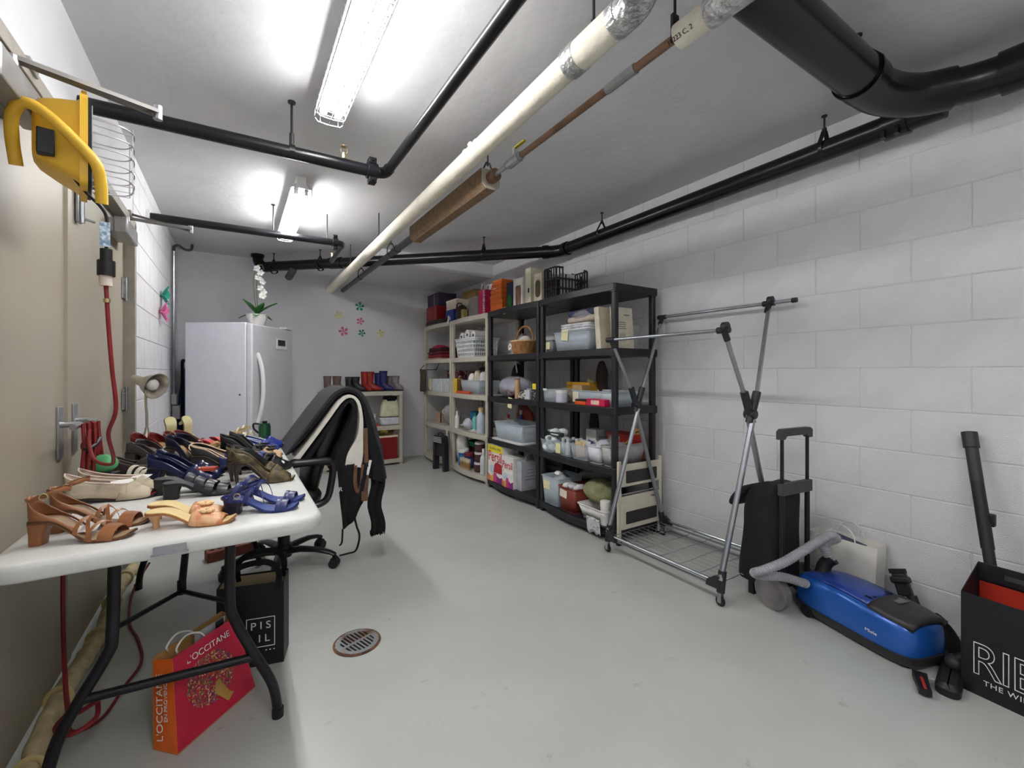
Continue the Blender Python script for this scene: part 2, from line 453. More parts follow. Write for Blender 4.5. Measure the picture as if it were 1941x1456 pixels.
# white insulated pipe
m_insul = mat('cream insulation jacket', (232, 226, 210), 0.6, var=0.05, scale=9, bump=0.25, bscale=60)
m_foil = mat('crinkled foil tape', (205, 206, 208), 0.28, metal=0.85, var=0.15, scale=40, bump=0.9, bscale=55)
ZW = 2.272; o3 = (1.022, 3.5, ZW)
p = thing('insulated_pipe', 'thick cream insulated pipe with foil tape running to the back wall', 'pipe', o3)
lo = lambda x, y, z, o=o3: (x - o[0], y - o[1], z - o[2])
rw = 0.046
MB().cyl(lo(1.022, 1.2, 2.292), lo(1.022, 5.97, 2.234), rw, 24).build('insulated_run', m_insul, p)
MB().cyl(lo(1.022, 0.98, 2.292), lo(1.022, 1.19, 2.292), rw + 0.004, 24).build('insulated_run', m_insul, p)
MB().tube([lo(*q) for q in cat([(1.022, 0.985, 2.292), (1.022, 0.93, 2.292), (1.0, 0.88, 2.292), (0.95, 0.862, 2.294)], 5)], rw + 0.006, 20).build('foil_elbow', m_foil, p)
MB().cyl(lo(0.96, 0.862, 2.294), lo(-0.5, 0.862, 2.3), rw + 0.004, 22).build('insulated_branch', m_insul, p)
MB().cyl(lo(1.022, 1.165, 2.292), lo(1.022, 1.225, 2.292), rw + 0.007, 24).build('foil_band', m_foil, p)
MB().cyl(lo(1.022, 0.968, 2.292), lo(1.022, 1.0, 2.292), rw + 0.007, 24).build('foil_band', m_foil, p)
MB().box(lo(1.022 - 0.02, 3.55, 2.272 + 0.047), (0.0015, 4.7, 0.001)).build('seam', m_rod, p)
for v in (1.1, 3.71, 4.78):
    zz = 2.292 - 0.0122 * (v - 1.2)
    MB().cyl(lo(1.022, v, zz + rw), lo(1.022, v, HC), 0.005, 8).cyl(lo(1.022, v, zz + rw - 0.005), lo(1.022, v, zz + rw + 0.03), 0.01, 6).build('hanger_rod', m_rod, p)
fu = MB()
for i in range(7): fu.ball(lo(1.022 + 0.012 * (i % 3 - 1), 1.93 + 0.02 * i, 2.272 + rw + 0.006 + 0.012 * (i % 2)), (0.016, 0.02, 0.014), 7, 5)
fu.build('torn_insulation', m_insul, p)
# copper pipe with valve and boxed insulation
m_copper = mat('tarnished copper', (134, 104, 84), 0.42, metal=0.5, var=0.2, scale=8, spec=0.5)
m_board = mat('brown insulation board', (138, 112, 84), 0.8, var=0.12, scale=30, bump=0.3, rgb2=(122, 98, 74))
m_boardend = mat('grey insulation end', (176, 170, 158), 0.8, var=0.1, scale=30, bump=0.3)
m_pvc = mat('dark grey pipe', (74, 74, 80), 0.42, var=0.1)
m_yel = mat('yellow valve grip', (214, 196, 60), 0.5)
ZC = 2.242; o4 = (1.182, 2.4, ZC)
p = thing('copper_pipe', 'thin copper water pipe with a valve and a boxed brown insulated stretch', 'pipe', o4)
lo = lambda x, y, z, o=o4: (x - o[0], y - o[1], z - o[2])
MB().cyl(lo(1.182, 0.86, ZC), lo(1.182, 1.8, ZC), 0.0145, 14).build('copper_run', m_copper, p)
MB().cyl(lo(1.182, 1.74, ZC), lo(1.182, 2.06, ZC), 0.0125, 12).cyl(lo(1.182, 1.8, ZC), lo(1.182, 1.9, ZC), 0.024, 10).cyl(lo(1.182, 1.78, ZC), lo(1.182, 1.8, ZC), 0.019, 6).cyl(lo(1.182, 1.9, ZC), lo(1.182, 1.92, ZC), 0.019, 6).cyl(lo(1.182, 1.85, ZC), lo(1.182, 1.85, ZC + 0.06), 0.01, 8).build('valve_body', m_steel, p)
MB().box(lo(1.19, 1.82, ZC + 0.066), (0.018, 0.11, 0.008), None).build('valve_handle', m_yel, p, bevel=0.003)
MB().cyl(lo(1.182, 1.06, ZC), lo(1.182, 1.2, ZC), 0.018, 14).build('solder_joint', m_steel, p)
MB().cyl(lo(1.182, 2.03, ZC), lo(1.182, 2.1, ZC), 0.034, 16).build('copper_coil', m_copper, p)
bx = MB()
bx.prism([(-0.058, -0.03), (-0.03, -0.058), (0.03, -0.058), (0.058, -0.03), (0.058, 0.05), (-0.058, 0.05)], -3.24, -2.09, T(*lo(1.182, 0, ZC - 0.004)) @ RX(90))
bx.build('insulation_box', m_board, p, ang=20)
MB().prism([(-0.055, -0.03), (-0.03, -0.055), (0.03, -0.055), (0.055, -0.03), (0.055, 0.047), (-0.055, 0.047)], -2.092, -2.082, T(*lo(1.182, 0, ZC - 0.004)) @ RX(90)).build('box_end', m_boardend, p, ang=20)
MB().cyl(lo(1.182, 3.2, ZC), lo(1.182, 3.75, ZC), 0.028, 14).cyl(lo(1.182, 3.7, ZC), lo(1.182, 3.8, ZC), 0.034, 14).cyl(lo(1.182, 3.75, ZC), lo(1.182, 5.97, ZC), 0.026, 14).build('grey_run', m_pvc, p)
for v, r in ((2.12, 0.02), (3.9, 0.03), (5.0, 0.03)):
    h = MB().cyl(lo(1.182, v, ZC + 0.08), lo(1.182, v, HC), 0.005, 8)
    c = V3(lo(1.182, v, ZC))
    h.tube([c + V3((x, 0, zz)) for x, zz in ((-0.008, 0.1), (-0.032, 0.05), (-0.034, 0), (0, -0.035), (0.034, 0), (0.032, 0.05), (0.008, 0.1))], 0.005, 6)
    h.build('hanger_rod', m_rod, p)
fo = MB().cyl(lo(1.182, 0.6, ZC - 0.006), lo(1.182, 0.885, ZC - 0.004), 0.038, 18); fo.build('insulation_sleeve', m_insul, p)
MB().cyl(lo(1.182, 0.62, ZC - 0.006), lo(1.182, 0.78, ZC - 0.006), 0.0415, 18).build('foil_wrap', m_foil, p)
MB().cyl(lo(1.182, 0.63, ZC - 0.006), lo(-0.5, 0.63, ZC - 0.01), 0.038, 18).build('insulated_branch', m_insul, p)
h = MB().cyl(lo(1.182, 0.9, ZC + 0.02), lo(1.182, 0.9, HC), 0.005, 8)
h.box(lo(1.182, 0.9, ZC + 0.03), (0.03, 0.012, 0.09)); h.build('hanger_rod', m_black, p, bevel=0.002)
lettering('10223 C, 2', 0.02, m_dark, p, T(*lo(1.182 - 0.03, 0.86, ZC - 0.028)) @ RZ(-90) @ RX(180) @ RX(-46), 'stencil_print')
# black drain pipe: along the right wall, 45 degrees across, down the back
o5 = (2.6, 2.7, 2.34)
m_drain = mat('black drain pipe', (15, 14, 18), 0.27, var=0.3, scale=4, spec=0.4, bump=0.03, bscale=30)
p = thing('drain_pipe', 'long black drain pipe along the white block wall bending across the back', 'pipe', o5)
lo = lambda x, y, z, o=o5: (x - o[0], y - o[1], z - o[2])
rd = 0.053
A_, B_, D_ = V3((2.6, 0.6, 2.338)), V3((2.6, 3.27, 2.328)), V3((0.30, 5.667, 2.374))
dr = (D_ - B_).normalized()
MB().cyl(lo(*A_), lo(*(B_ + V3((0, -0.08, 0)))), rd, 22).build('wall_run', m_drain, p)
MB().tube([lo(*q) for q in cat([B_ + V3((0, -0.12, 0)), B_ + V3((0, -0.05, 0)), B_ + dr * 0.05, B_ + dr * 0.12], 5)], rd + 0.004, 20).build('bend', m_drain, p)
cc = lambda a_, b_, r_: MB().cyl(lo(*a_), lo(*b_), r_, 20).build('clamp_collar', m_drain, p)
q0 = B_ + V3((0, -0.13, 0)); cc(q0, q0 + V3((0, 0.05, 0)), rd + 0.01)
q0 = B_ + dr * 0.1; cc(q0, q0 + dr * 0.06, rd + 0.01)
q0 = B_ + dr * 2.35; cc(q0, q0 + dr * 0.14, rd + 0.008)
q0 = V3((2.6, 0.72, 2.338)); cc(q0, q0 + V3((0, 0.09, 0)), rd + 0.01)
for e in (0.02, 0.07): MB().box(lo(2.553, 0.73 + e, 2.285), (0.03, 0.016, 0.03)).build('clamp_bolt', m_drain, p)
MB().cyl(lo(*(B_ + dr * 0.08)), lo(*(D_ - dr * 0.02)), rd, 22).build('diagonal_run', m_drain, p)
MB().tube([lo(*q) for q in cat([D_ - dr * 0.06, D_ + dr * 0.03, D_ + dr * 0.1 + V3((0, 0, 0.05)), D_ + dr * 0.12 + V3((0, 0, 0.13)), (D_.x + dr.x * 0.12, D_.y + dr.y * 0.12, HC)], 5)], rd + 0.002, 20).build('riser_elbow', m_drain, p)
MB().cyl(lo(D_.x + dr.x * 0.12, D_.y + dr.y * 0.12, HC - 0.03), lo(D_.x + dr.x * 0.12, D_.y + dr.y * 0.12, HC), rd + 0.016, 20).build('riser_collar', m_drain, p)
for q, ax in ((V3((2.6, 1.06, 0)), (0, 1, 0)), (V3((2.6, 2.7, 0)), (0, 1, 0)), (B_ + dr * 0.75, dr), (B_ + dr * 2.62, dr), (D_ - dr * 0.1, dr)):
    zc = 2.345
    h = MB().cyl(lo(q.x, q.y, zc + rd + 0.04), lo(q.x, q.y, HC), 0.005, 8).cyl(lo(q.x, q.y, HC - 0.006), lo(q.x, q.y, HC), 0.014, 8)
    h.cyl(lo(q.x, q.y, zc + rd + 0.03), lo(q.x, q.y, zc + rd + 0.055), 0.012, 6)
    h.build('hanger_rod', m_rod, p)
    hh = MB(T(*lo(q.x, q.y, zc))); clevis(hh, 0, 0, 0, rd, ax); hh.build('hanger_clevis', m_drain, p)
st = V3((D_ - dr * 0.36)); MB().tube([lo(*q) for q in cat([st + V3((0, 0, -0.03)), st + V3((-0.015, 0.02, -0.075)), st + V3((-0.03, 0.06, -0.105)), st + V3((-0.04, 0.1, -0.118))], 4)], 0.04, 14).build('side_branch', m_pvc, p)
# large black pipe upper right
o6 = (2.3, 0.72, 2.36)
p = thing('drain_pipe', 'thickest black pipe crossing the ceiling corner at upper right', 'pipe', o6)
lo = lambda x, y, z, o=o6: (x - o[0], y - o[1], z - o[2])
rb = 0.08; ZB = 2.36
MB().tube([lo(*q) for q in [(2.1, 0.736, ZB), (1.3, 0.739, ZB)] + cat([(1.24, 0.739, ZB + 0.004), (1.16, 0.739, ZB + 0.03), (1.12, 0.739, ZB + 0.09), (1.115, 0.739, HC)], 4)], rb, 26).build('ceiling_run', m_drain, p)
MB().tube([lo(*q) for q in cat([(2.08, 0.736, ZB), (2.24, 0.736, ZB), (2.36, 0.71, ZB), (2.46, 0.65, ZB), (2.52, 0.56, ZB)], 5)], rb + 0.003, 24).build('bend', m_drain, p)
MB().tube([lo(*q) for q in cat([(2.5, 0.59, ZB), (2.545, 0.5, ZB), (2.565, 0.4, ZB), (2.567, 0.25, ZB), (2.567, 0.0, ZB)], 5)], rb - 0.008, 24).cyl(lo(2.567, 0.0, ZB), lo(2.567, -2.4, ZB), rb - 0.008, 22).build('wall_run', m_drain, p)
MB().cyl(lo(2.1, 0.736, ZB), lo(2.17, 0.736, ZB), rb + 0.007, 26).build('clamp_collar', m_drain, p)
MB().cyl(lo(2.564, 0.43, ZB), lo(2.567, 0.33, ZB), rb + 0.003, 24).build('clamp_collar', m_drain, p)
h = MB().cyl(lo(2.09, 0.736, ZB + rb), lo(2.09, 0.736, HC), 0.006, 8).cyl(lo(2.09, 0.736, HC - 0.006), lo(2.09, 0.736, HC), 0.016, 8)
h.build('hanger_rod', m_rod, p)
hh = MB(T(*lo(2.09, 0.736, ZB))); clevis(hh, 0, 0, 0, rb + 0.004, (1, 0, 0)); hh.build('hanger_clevis', m_drain, p)
# conduit in the left corner
p = thing('conduit', 'thin metal conduit up the back left corner with a hooked top', 'conduit', (-0.505, 5.36, 0))
MB().tube([(0, 0, 0.74), (0, 0, 2.36)], 0.013, 10).build('conduit_run', m_steel, p)
MB().tube(cat([(0, 0, 2.36), (0.005, 0.02, 2.41), (0.03, 0.08, 2.44), (0.075, 0.18, 2.43), (0.115, 0.26, 2.45), (0.125, 0.3, 2.49), (0.125, 0.32, 2.52)], 5), 0.013, 10).build('flexible_end', m_pvc, p)
MB().box((0.005, 0, 0.92), (0.045, 0.075, 0.1)).box((0.02, 0.02, 0.79), (0.06, 0.09, 0.13)).build('outlet_box', mat('painted outlet box', (170, 170, 172), 0.5), p, bevel=0.004)
for zc in (1.2, 2.0): MB().cyl((0, 0, zc), (0, 0, zc + 0.02), 0.017, 10).build('clip', m_steel, p)
# ---------------------------------------------------------------- foam flowers on walls
FL = {'teal green': (48, 150, 130), 'pale yellow': (222, 214, 150), 'pink': (216, 110, 160)}
def pinwheel(parent, rad, col, n=5, spin=0, tilt=0):
    m = mat('foam ' + col, FL[col], 0.8, var=0.08)
    for i in range(n):
        a = 360 * i / n + spin
        pl = [(0.15 * rad, -0.06 * rad), (0.5 * rad, -0.3 * rad), (0.86 * rad, -0.34 * rad), (rad, -0.05 * rad), (0.8 * rad, 0.24 * rad), (0.45 * rad, 0.12 * rad)]
        MB(RZ(a) @ RX(14)).prism(pl, 0.002, 0.005).build('petal', m, parent)
    MB().cyl((0, 0, 0), (0, 0, 0.007), 0.16 * rad, 12).build('flower_centre', m, parent)
fm = [(1.393, 2.051, 'teal green', 'highest', 0.062), (1.129, 1.921, 'pale yellow', 'left', 0.055), (1.4, 1.857, 'pink', 'middle', 0.05), (1.188, 1.713, 'pink', 'lower', 0.062), (1.42, 1.704, 'teal green', 'lower', 0.05), (1.664, 1.709, 'pale yellow', 'right', 0.055)]
fl_lab = ['teal green foam flower, highest on the back wall', 'pale yellow foam flower on the back wall left of the teal one', 'small pink foam flower under the highest teal one', 'larger pink foam flower nearest the freezer, lower row', 'small teal green foam flower in the lower row', 'pale yellow foam flower at the right end of the lower row']
for i, (u, z, col, w, rad) in enumerate(fm):
    t = thing('foam_flower', fl_lab[i], 'wall decoration', (u, VB, z), group='foam flowers on the walls', rot=(R(90), 0, 0))
    pinwheel(t, rad, col, 5, 20 + 31 * i)
for i, (v, z, col, lab) in enumerate(((4.66, 1.825, 'teal green', 'teal green foam flower on the left wall beside the door'), (4.58, 1.68, 'pink', 'pink foam flower on the left wall under a teal one'))):
    t = thing('foam_flower', lab, 'wall decoration', (UL + 0.007, v, z), group='foam flowers on the walls', rot=(R(90), 0, R(90)))
    m = mat('foam ' + col, FL[col], 0.8)
    for q in range(5):
        MB(RZ(72 * q + 15) @ RY(-32)).prism([(0.01, -0.006), (0.05, -0.03), (0.085, -0.035), (0.1, 0), (0.08, 0.03), (0.045, 0.02)], 0.0, 0.003).build('petal', m, t)
    MB().cyl((0, 0, 0), (0, 0, 0.008), 0.014, 10).build('flower_centre', m, t)
# ---------------------------------------------------------------- folding table
m_tab = mat('white table plastic', (212, 212, 208), 0.42, var=0.02, bump=0.08, bscale=150)
m_leg = mat('dark grey leg tube', (30, 28, 33), 0.4, metal=0.3, var=0.1)
def rrect(x0, x1, y0, y1, r, n=5):
    out = []
    for cx_, cy_, a0 in ((x1 - r, y1 - r, 0), (x0 + r, y1 - r, 90), (x0 + r, y0 + r, 180), (x1 - r, y0 + r, 270)):
        for i in range(n + 1):
            a = R(a0 + 90 * i / n); out.append((cx_ + r * cos(a), cy_ + r * sin(a)))
    return out
TZ = 0.735
t = thing('folding_table', 'long white folding table covered with shoes beside the beige doors', 'table', (-0.13, 2.37, 0))
TU0, TU1, TV0, TV1 = -0.495, 0.235, 1.462, 3.3
lx = lambda u: u + 0.13
lv = lambda v: v - 2.37
tp = MB()
a = (lx(TU0), lx(TU1), lv(TV0), lv(TV1))
def ring(ins, z, r=0.07): return [(x, y, z) for x, y in rrect(a[0] + ins, a[1] - ins, a[2] + ins, a[3] - ins, r - ins)]
tp.loft([ring(0.03, TZ - 0.044, 0.08), ring(0.006, TZ - 0.044), ring(0, TZ - 0.038), ring(0, TZ - 0.014), ring(0.004, TZ - 0.004), ring(0.014, TZ)])
tp.build('tabletop', m_tab, t, ang=50)
lt = MB().box((lx(-0.145), a[2] - 0.001, TZ - 0.022), (0.07, 0.004, 0.022)); lt.box((lx(-0.145), a[2] - 0.003, TZ - 0.033), (0.08, 0.006, 0.004))
lt.build('edge_latch', m_steel, t)
for vy, nm in ((1.7, 0), (3.1, 1)):
    for sx, pts in ((-1, [(-0.296, 0.69), (-0.302, 0.42), (-0.314, 0.36), (-0.376, 0.245), (-0.412, 0.17), (-0.436, 0.08), (-0.445, 0)]), (1, [(-0.012, 0.69), (-0.014, 0.44), (-0.001, 0.37), (0.042, 0.265), (0.099, 0.14), (0.118, 0.07), (0.124, 0)])):
        MB().tube([(lx(q.x), lv(vy), q.y) for q in cat([(p[0], p[1], 0) for p in pts], 4)], 0.0155, 12).build('leg', m_leg, t)
        MB().cyl((lx(pts[-1][0]), lv(vy), 0), (lx(pts[-1][0]), lv(vy), 0.03), 0.0185, 12).build('rubber_foot', m_blackm, t)
    MB().tube([(lx(-0.37), lv(vy), 0.252), (lx(0.058), lv(vy), 0.228)], 0.013, 12).build('crossbar', m_leg, t)
    s = 1 if nm == 0 else -1
    jx, jv, jz = -0.165, vy + s * 0.3, 0.39
    MB().cyl((lx(-0.155), lv(vy + s * 0.62), 0.69), (lx(jx), lv(jv), jz), 0.012, 8).cyl((lx(jx), lv(jv), jz - 0.02), (lx(jx), lv(jv), jz + 0.03), 0.014, 8).build('brace_stem', m_leg, t)
    for u_ in (-0.302, -0.014): MB().cyl((lx(jx), lv(jv), jz - 0.01), (lx(u_), lv(vy), 0.43), 0.008, 8).build('brace_arm', m_leg, t)
# ---------------------------------------------------------------- shelving
m_taupe = mat('taupe shelving plastic', (190, 184, 170), 0.5, var=0.04)
m_bshelf = mat('black shelving plastic', (27, 25, 31), 0.42, var=0.1, spec=0.5)
def shelf_unit(label, loc, W, D, levels, mt, rz=0, bulge=0.03, rows=None):
    """front faces local -y, width along x"""
    t = thing('shelving_unit', label, 'shelving', loc, rz)
    for i, z in enumerate(levels):
        bl = bulge * (1.7 if i == 0 else 1)
        fr = [(-W / 2 + 0.03 + (W - 0.06) * k / 10, -D / 2 - bl * sin(pi * k / 10)) for k in range(11)]
        pl = [(-W / 2, -D / 2 + 0.012), (-W / 2 + 0.012, -D / 2)] + fr + [(W / 2 - 0.012, -D / 2), (W / 2, -D / 2 + 0.012), (W / 2, D / 2), (-W / 2, D / 2)]
        b = MB().prism(pl, z - 0.052, z)
        b.build('shelf', mt, t, bevel=0.004, ang=30)
    for sx in (-1, 1):
        for sy in (-1, 1):
            b = MB()
            x, y = sx * (W / 2 - 0.026), sy * (D / 2 - 0.028)
            zs = [0] + list(levels)
            b.prism(rrect(x - 0.021, x + 0.021, y - 0.019, y + 0.019, 0.009, 3), 0.0, levels[-1] - 0.02)
            for z in levels: b.prism(rrect(x - 0.026, x + 0.026, y - 0.026, y + 0.026, 0.009, 3), z - 0.058, z - 0.044)
            b.build('post', mt, t, ang=30)
    return t
LV = [0.09, 0.515, 0.935, 1.35, 1.80]
UF = 2.205; UC = UF + 0.22
SH = {'A': (2.165, 3.06), 'B': (3.07, 3.965), 'C': (3.985, 4.88), 'D': (4.89, 5.785)}
for k_, lab, mt in (('A', 'black five tier plastic shelving unit nearest, behind the garment rack', m_bshelf), ('B', 'second black shelving unit with the detergent boxes on its bottom shelf', m_bshelf), ('C', 'taupe shelving unit next to the black ones, with the laundry basket', m_taupe), ('D', 'taupe shelving unit deepest in the back corner', m_taupe)):
    v0, v1 = SH[k_]
    shelf_unit(lab, (UC, (v0 + v1) / 2, 0), v1 - v0, 0.44, LV, mt, rz=-90)
shelf_unit('low taupe three tier shelf with ankle boots on top by the back wall', (1.355, 5.74, 0), 0.97, 0.42, [0.075, 0.5, 0.94], m_taupe, rz=0, bulge=0.0)
# ---------------------------------------------------------------- freezer
m_fr = mat('white freezer enamel', (214, 216, 224), 0.35, var=0.015, spec=0.5)
m_frd = mat('silver white freezer door', (205, 207, 212), 0.3, var=0.02, spec=0.5)
FZ = thing('freezer', 'tall white upright freezer in the back left corner', 'freezer', (0.072, 5.256, 0), rz=-math.degrees(PHI))
MB().box((-0.03, 0, 0.845), (0.572, 0.76, 1.61)).build('cabinet', m_fr, FZ, bevel=0.008)
MB().box((-0.03, 0, 0.02), (0.54, 0.72, 0.04)).build('plinth', m_blackm, FZ)
MB().box((0.287, 0, 0.85), (0.058, 0.76, 1.58)).build('door', m_frd, FZ, bevel=0.014)
MB().box((0.257, 0, 0.85), (0.006, 0.74, 1.57)).build('door_gasket', m_boardend, FZ)
hz = cat([(0.315, -0.3, 1.36), (0.335, -0.3, 1.32), (0.366, -0.3, 1.2), (0.376, -0.3, 1.04), (0.366, -0.3, 0.88), (0.335, -0.3, 0.74), (0.315, -0.3, 0.7)], 5)
MB().tube(hz, 0.02, 10, flat=(1.0, 0.7)).build('door_handle', m_white_en, FZ)
MB().box((0.319, 0.14, 1.475), (0.008, 0.2, 0.105)).build('display_panel', m_white_en, FZ, bevel=0.003)
MB().box((0.3245, 0.13, 1.488), (0.003, 0.14, 0.06)).build('display_screen', mat('dark display', (28, 32, 36), 0.2), FZ)
MB().box((0.28, 0.3, 1.655), (0.07, 0.13, 0.022)).build('hinge_cover', m_white_en, FZ, bevel=0.004)
MB().cyl((0.2, -0.3805, 0.97), (0.2, -0.384, 0.97), 0.008, 8).build('lock', m_dark, FZ)
# orchid on the freezer
def cs(X, Z): return (X * cos(PHI) + Z * sin(PHI), -X * sin(PHI) + Z * cos(PHI))
ou, ov = cs(-2.54, 4.36)
m_pot = mat('white ceramic', (226, 224, 220), 0.3, var=0.03)
m_leaf = mat('glossy green leaf', (52, 110, 52), 0.35, var=0.25, scale=8, spec=0.5)
m_stem = mat('orchid stem', (92, 96, 60), 0.6)
m_petal = mat('white orchid petal', (240, 240, 236), 0.5, var=0.03)
m_soil = mat('bark potting mix', (96, 84, 66), 0.9, var=0.4, scale=60, bump=0.8)
ot = thing('potted_orchid', 'white orchid in a white pot on top of the freezer', 'plant', (ou, ov, 1.65))
MB().lathe([(0.0, 0.0), (0.062, 0.0), (0.07, 0.01), (0.088, 0.06), (0.097, 0.098), (0.1, 0.104), (0.092, 0.104), (0.088, 0.09), (0.0, 0.09)], 24).build('pot', m_pot, ot)
so = MB()
for i in range(40):
    a = i * 2.4; r_ = 0.085 * math.sqrt((i + 0.5) / 40)
    so.ball((r_ * cos(a), r_ * sin(a), 0.095), (0.016, 0.012, 0.012), 6, 4)
tag(so.build('bark_chips', m_soil, ot), kind='stuff')
def leaf(parent, base, d, ln, w, droop, mt=None, name='leaf'):
    d = V3(d).normalized(); sd = d.cross(V3((0, 0, 1))).normalized(); up = sd.cross(d)
    def fn(a, b):
        x = ln * a; ww = w * (sin(pi * min(1, a * 0.93 + 0.07)) ** 0.75) * (b - 0.5) * 2
        return V3(base) + d * x + up * (-droop * a * a * ln + abs(b - 0.5) * 2 * w * 0.22) + sd * ww
    return MB().grid(fn, 8, 4).build(name, mt or m_leaf, parent, ang=180, solid=0.002)
for d, ln, w, dr_ in (((-0.6, -0.3, 1.1), 0.19, 0.045, 0.25), ((0.8, -0.2, 0.75), 0.22, 0.042, 0.15), ((0.25, -0.35, 0.9), 0.15, 0.04, 0.3), ((-0.9, 0.1, 0.25), 0.14, 0.035, 0.6), ((0.8, 0.3, 0.22), 0.13, 0.035, 0.6), ((-0.1, -0.9, 0.3), 0.12, 0.04, 0.6)):
    leaf(ot, (0, 0, 0.1), d, ln, w, dr_)
for k in range(2):
    MB().tube(cat([(0.01 * k, 0, 0.1), (-0.02 + 0.02 * k, 0.0, 0.28), (-0.03 + 0.03 * k, -0.01, 0.45), (0.0 + 0.02 * k, -0.02, 0.58), (0.04, -0.03, 0.6), (0.06, -0.04, 0.55)], 5), 0.0032, 6).build('stem', m_stem, ot)
for i, (x, z) in enumerate(((0.0, 0.56), (0.03, 0.52), (0.01, 0.47), (0.045, 0.43), (0.03, 0.37), (0.055, 0.33), (0.045, 0.29))):
    fl_ = MB(T(x, -0.03 + 0.006 * (i % 3), z) @ RZ(-30 + 20 * (i % 4)) @ RX(75))
    for q in range(5):
        fl_.grid(lambda a, b, q=q: V3((cos(R(72 * q)) * a * 0.038 - sin(R(72 * q)) * (b - 0.5) * 0.04 * sin(pi * (0.15 + 0.85 * a)), sin(R(72 * q)) * a * 0.038 + cos(R(72 * q)) * (b - 0.5) * 0.04 * sin(pi * (0.15 + 0.85 * a)), 0.006 * a * a)), 3, 2)
    fl_.ball((0, 0, 0.006), (0.007, 0.007, 0.006), 6, 4)
    fl_.build('flower', m_petal, ot, ang=180, solid=0.001)
# ---------------------------------------------------------------- garment rack
m_chrome = mat('grey steel tube', (168, 172, 178), 0.26, metal=0.85, var=0.05, spec=0.5)
m_chromed = mat('painted steel tube', (150, 153, 158), 0.3, metal=0.7, var=0.05)
m_joint_b = mat('black plastic joint', (38, 37, 41), 0.42, var=0.1)
gr = thing('garment_rack', 'silver X frame garment rack on castors by the white block wall', 'clothes rack', (2.34, 1.71, 0))
g = lambda u, v, z: (u - 2.34, v - 1.71, z)
N_, F_ = 1.305, 2.095
UB0, UB1 = 2.07, 2.615
for v in (N_, F_):
    cr = (2.345, 0.955)
    e = -1 if v == N_ else 1
    # lower poles
    MB().cyl(g(UB0, v, 0.13), g(cr[0] + 0.01, v - 0.011, cr[1] + 0.0), 0.0145, 12).build('lower_pole', m_chrome, gr)
    MB().cyl(g(UB1, v, 0.13), g(cr[0] - 0.01, v + 0.011, cr[1] + 0.0), 0.0145, 12).build('lower_pole', m_chromed, gr)
    jn = MB()
    jn.cyl(g(cr[0] - 0.012, v, cr[1] - 0.045), g(cr[0] + 0.045, v - 0.01, cr[1] + 0.12), 0.021, 12).cyl(g(cr[0] + 0.012, v, cr[1] - 0.045), g(cr[0] - 0.045, v + 0.01, cr[1] + 0.12), 0.021, 12).cyl(g(cr[0], v - 0.028, cr[1]), g(cr[0], v + 0.028, cr[1]), 0.024, 12)
    jn.build('pivot_joint', m_joint_b, gr)
    MB().cyl(g(cr[0] + 0.04, v - 0.01, cr[1] + 0.1), g(2.65, v + (0.06 if v == N_ else 0.03), 1.585), 0.0115, 12).build('upper_pole', m_chrome, gr)
    MB().cyl(g(cr[0] - 0.04, v + 0.01, cr[1] + 0.1), g(2.1, v, 1.395), 0.0115, 12).build('upper_pole', m_chromed, gr)
    vv = v + (0.06 if v == N_ else 0.03)
    for (u, vb, z) in ((2.65, vv, 1.585), (2.1, v, 1.395)):
        b = MB().cyl(g(u, vb - 0.03, z), g(u, vb + 0.035, z), 0.017, 12)
        du = (cr[0] + (0.04 if u > 2.4 else -0.04)) - u; dz = cr[1] + 0.1 - z; L_ = math.hypot(du, dz)
        b.cyl(g(u, vb, z), g(u + du / L_ * 0.06, vb, z + dz / L_ * 0.06), 0.016, 12)
        if v == N_: b.cyl(g(u, vb - 0.02, z + 0.015), g(u, vb + 0.005, z + 0.015), 0.026, 14)
        b.build('bar_bracket', m_joint_b, gr)
    for u in (UB0, UB1):
        c = MB().cyl(g(u, v, 0.07), g(u + (0.018 if u == UB0 else -0.018), v, 0.175), 0.02, 12)
        c.prism([(0, 0), (0.075, 0.0), (0.07, 0.03), (0.03, 0.06), (0, 0.065)], -0.012, 0.012, T(*g(u, v, 0.085)) @ (RZ(90) if v == N_ else RZ(-90)) @ RX(90))
        c.build('corner_bracket', m_joint_b, gr)
        w_ = MB().tube([V3(g(u, v, 0.026)) + V3((0, 0.017 * cos(R(q)), 0.017 * sin(R(q)))) for q in range(0, 360, 24)], 0.009, 8, closed=True)
        w_.build('castor_wheel', m_blackm, gr)
        MB().box(g(u - 0.011, v, 0.045), (0.003, 0.02, 0.05)).box(g(u + 0.011, v, 0.045), (0.003, 0.02, 0.05)).cyl(g(u - 0.013, v, 0.026), g(u + 0.013, v, 0.026), 0.006, 8).box(g(u, v, 0.069), (0.024, 0.02, 0.004)).build('castor_fork', m_steel, gr)
MB().cyl(g(2.65, 1.225, 1.585), g(2.65, F_ + 0.062, 1.585), 0.0105, 12).build('top_bar', m_chrome, gr)
MB().cyl(g(2.65, 1.215, 1.585), g(2.65, 1.24, 1.585), 0.0145, 12).build('bar_cap', m_joint_b, gr)
MB().cyl(g(2.1, N_, 1.395), g(2.1, F_ + 0.02, 1.395), 0.0105, 12).build('top_bar', m_chrome, gr)
for u in (UB0, UB1):
    MB().cyl(g(u, N_, 0.115), g(u, F_, 0.115), 0.0095, 10).build('base_rail', m_chrome, gr)
    MB().cyl(g(u + (0.008 if u < 2.3 else -0.008), N_, 0.09), g(u + (0.008 if u < 2.3 else -0.008), F_, 0.09), 0.006, 8).build('base_rail', m_chrome, gr)
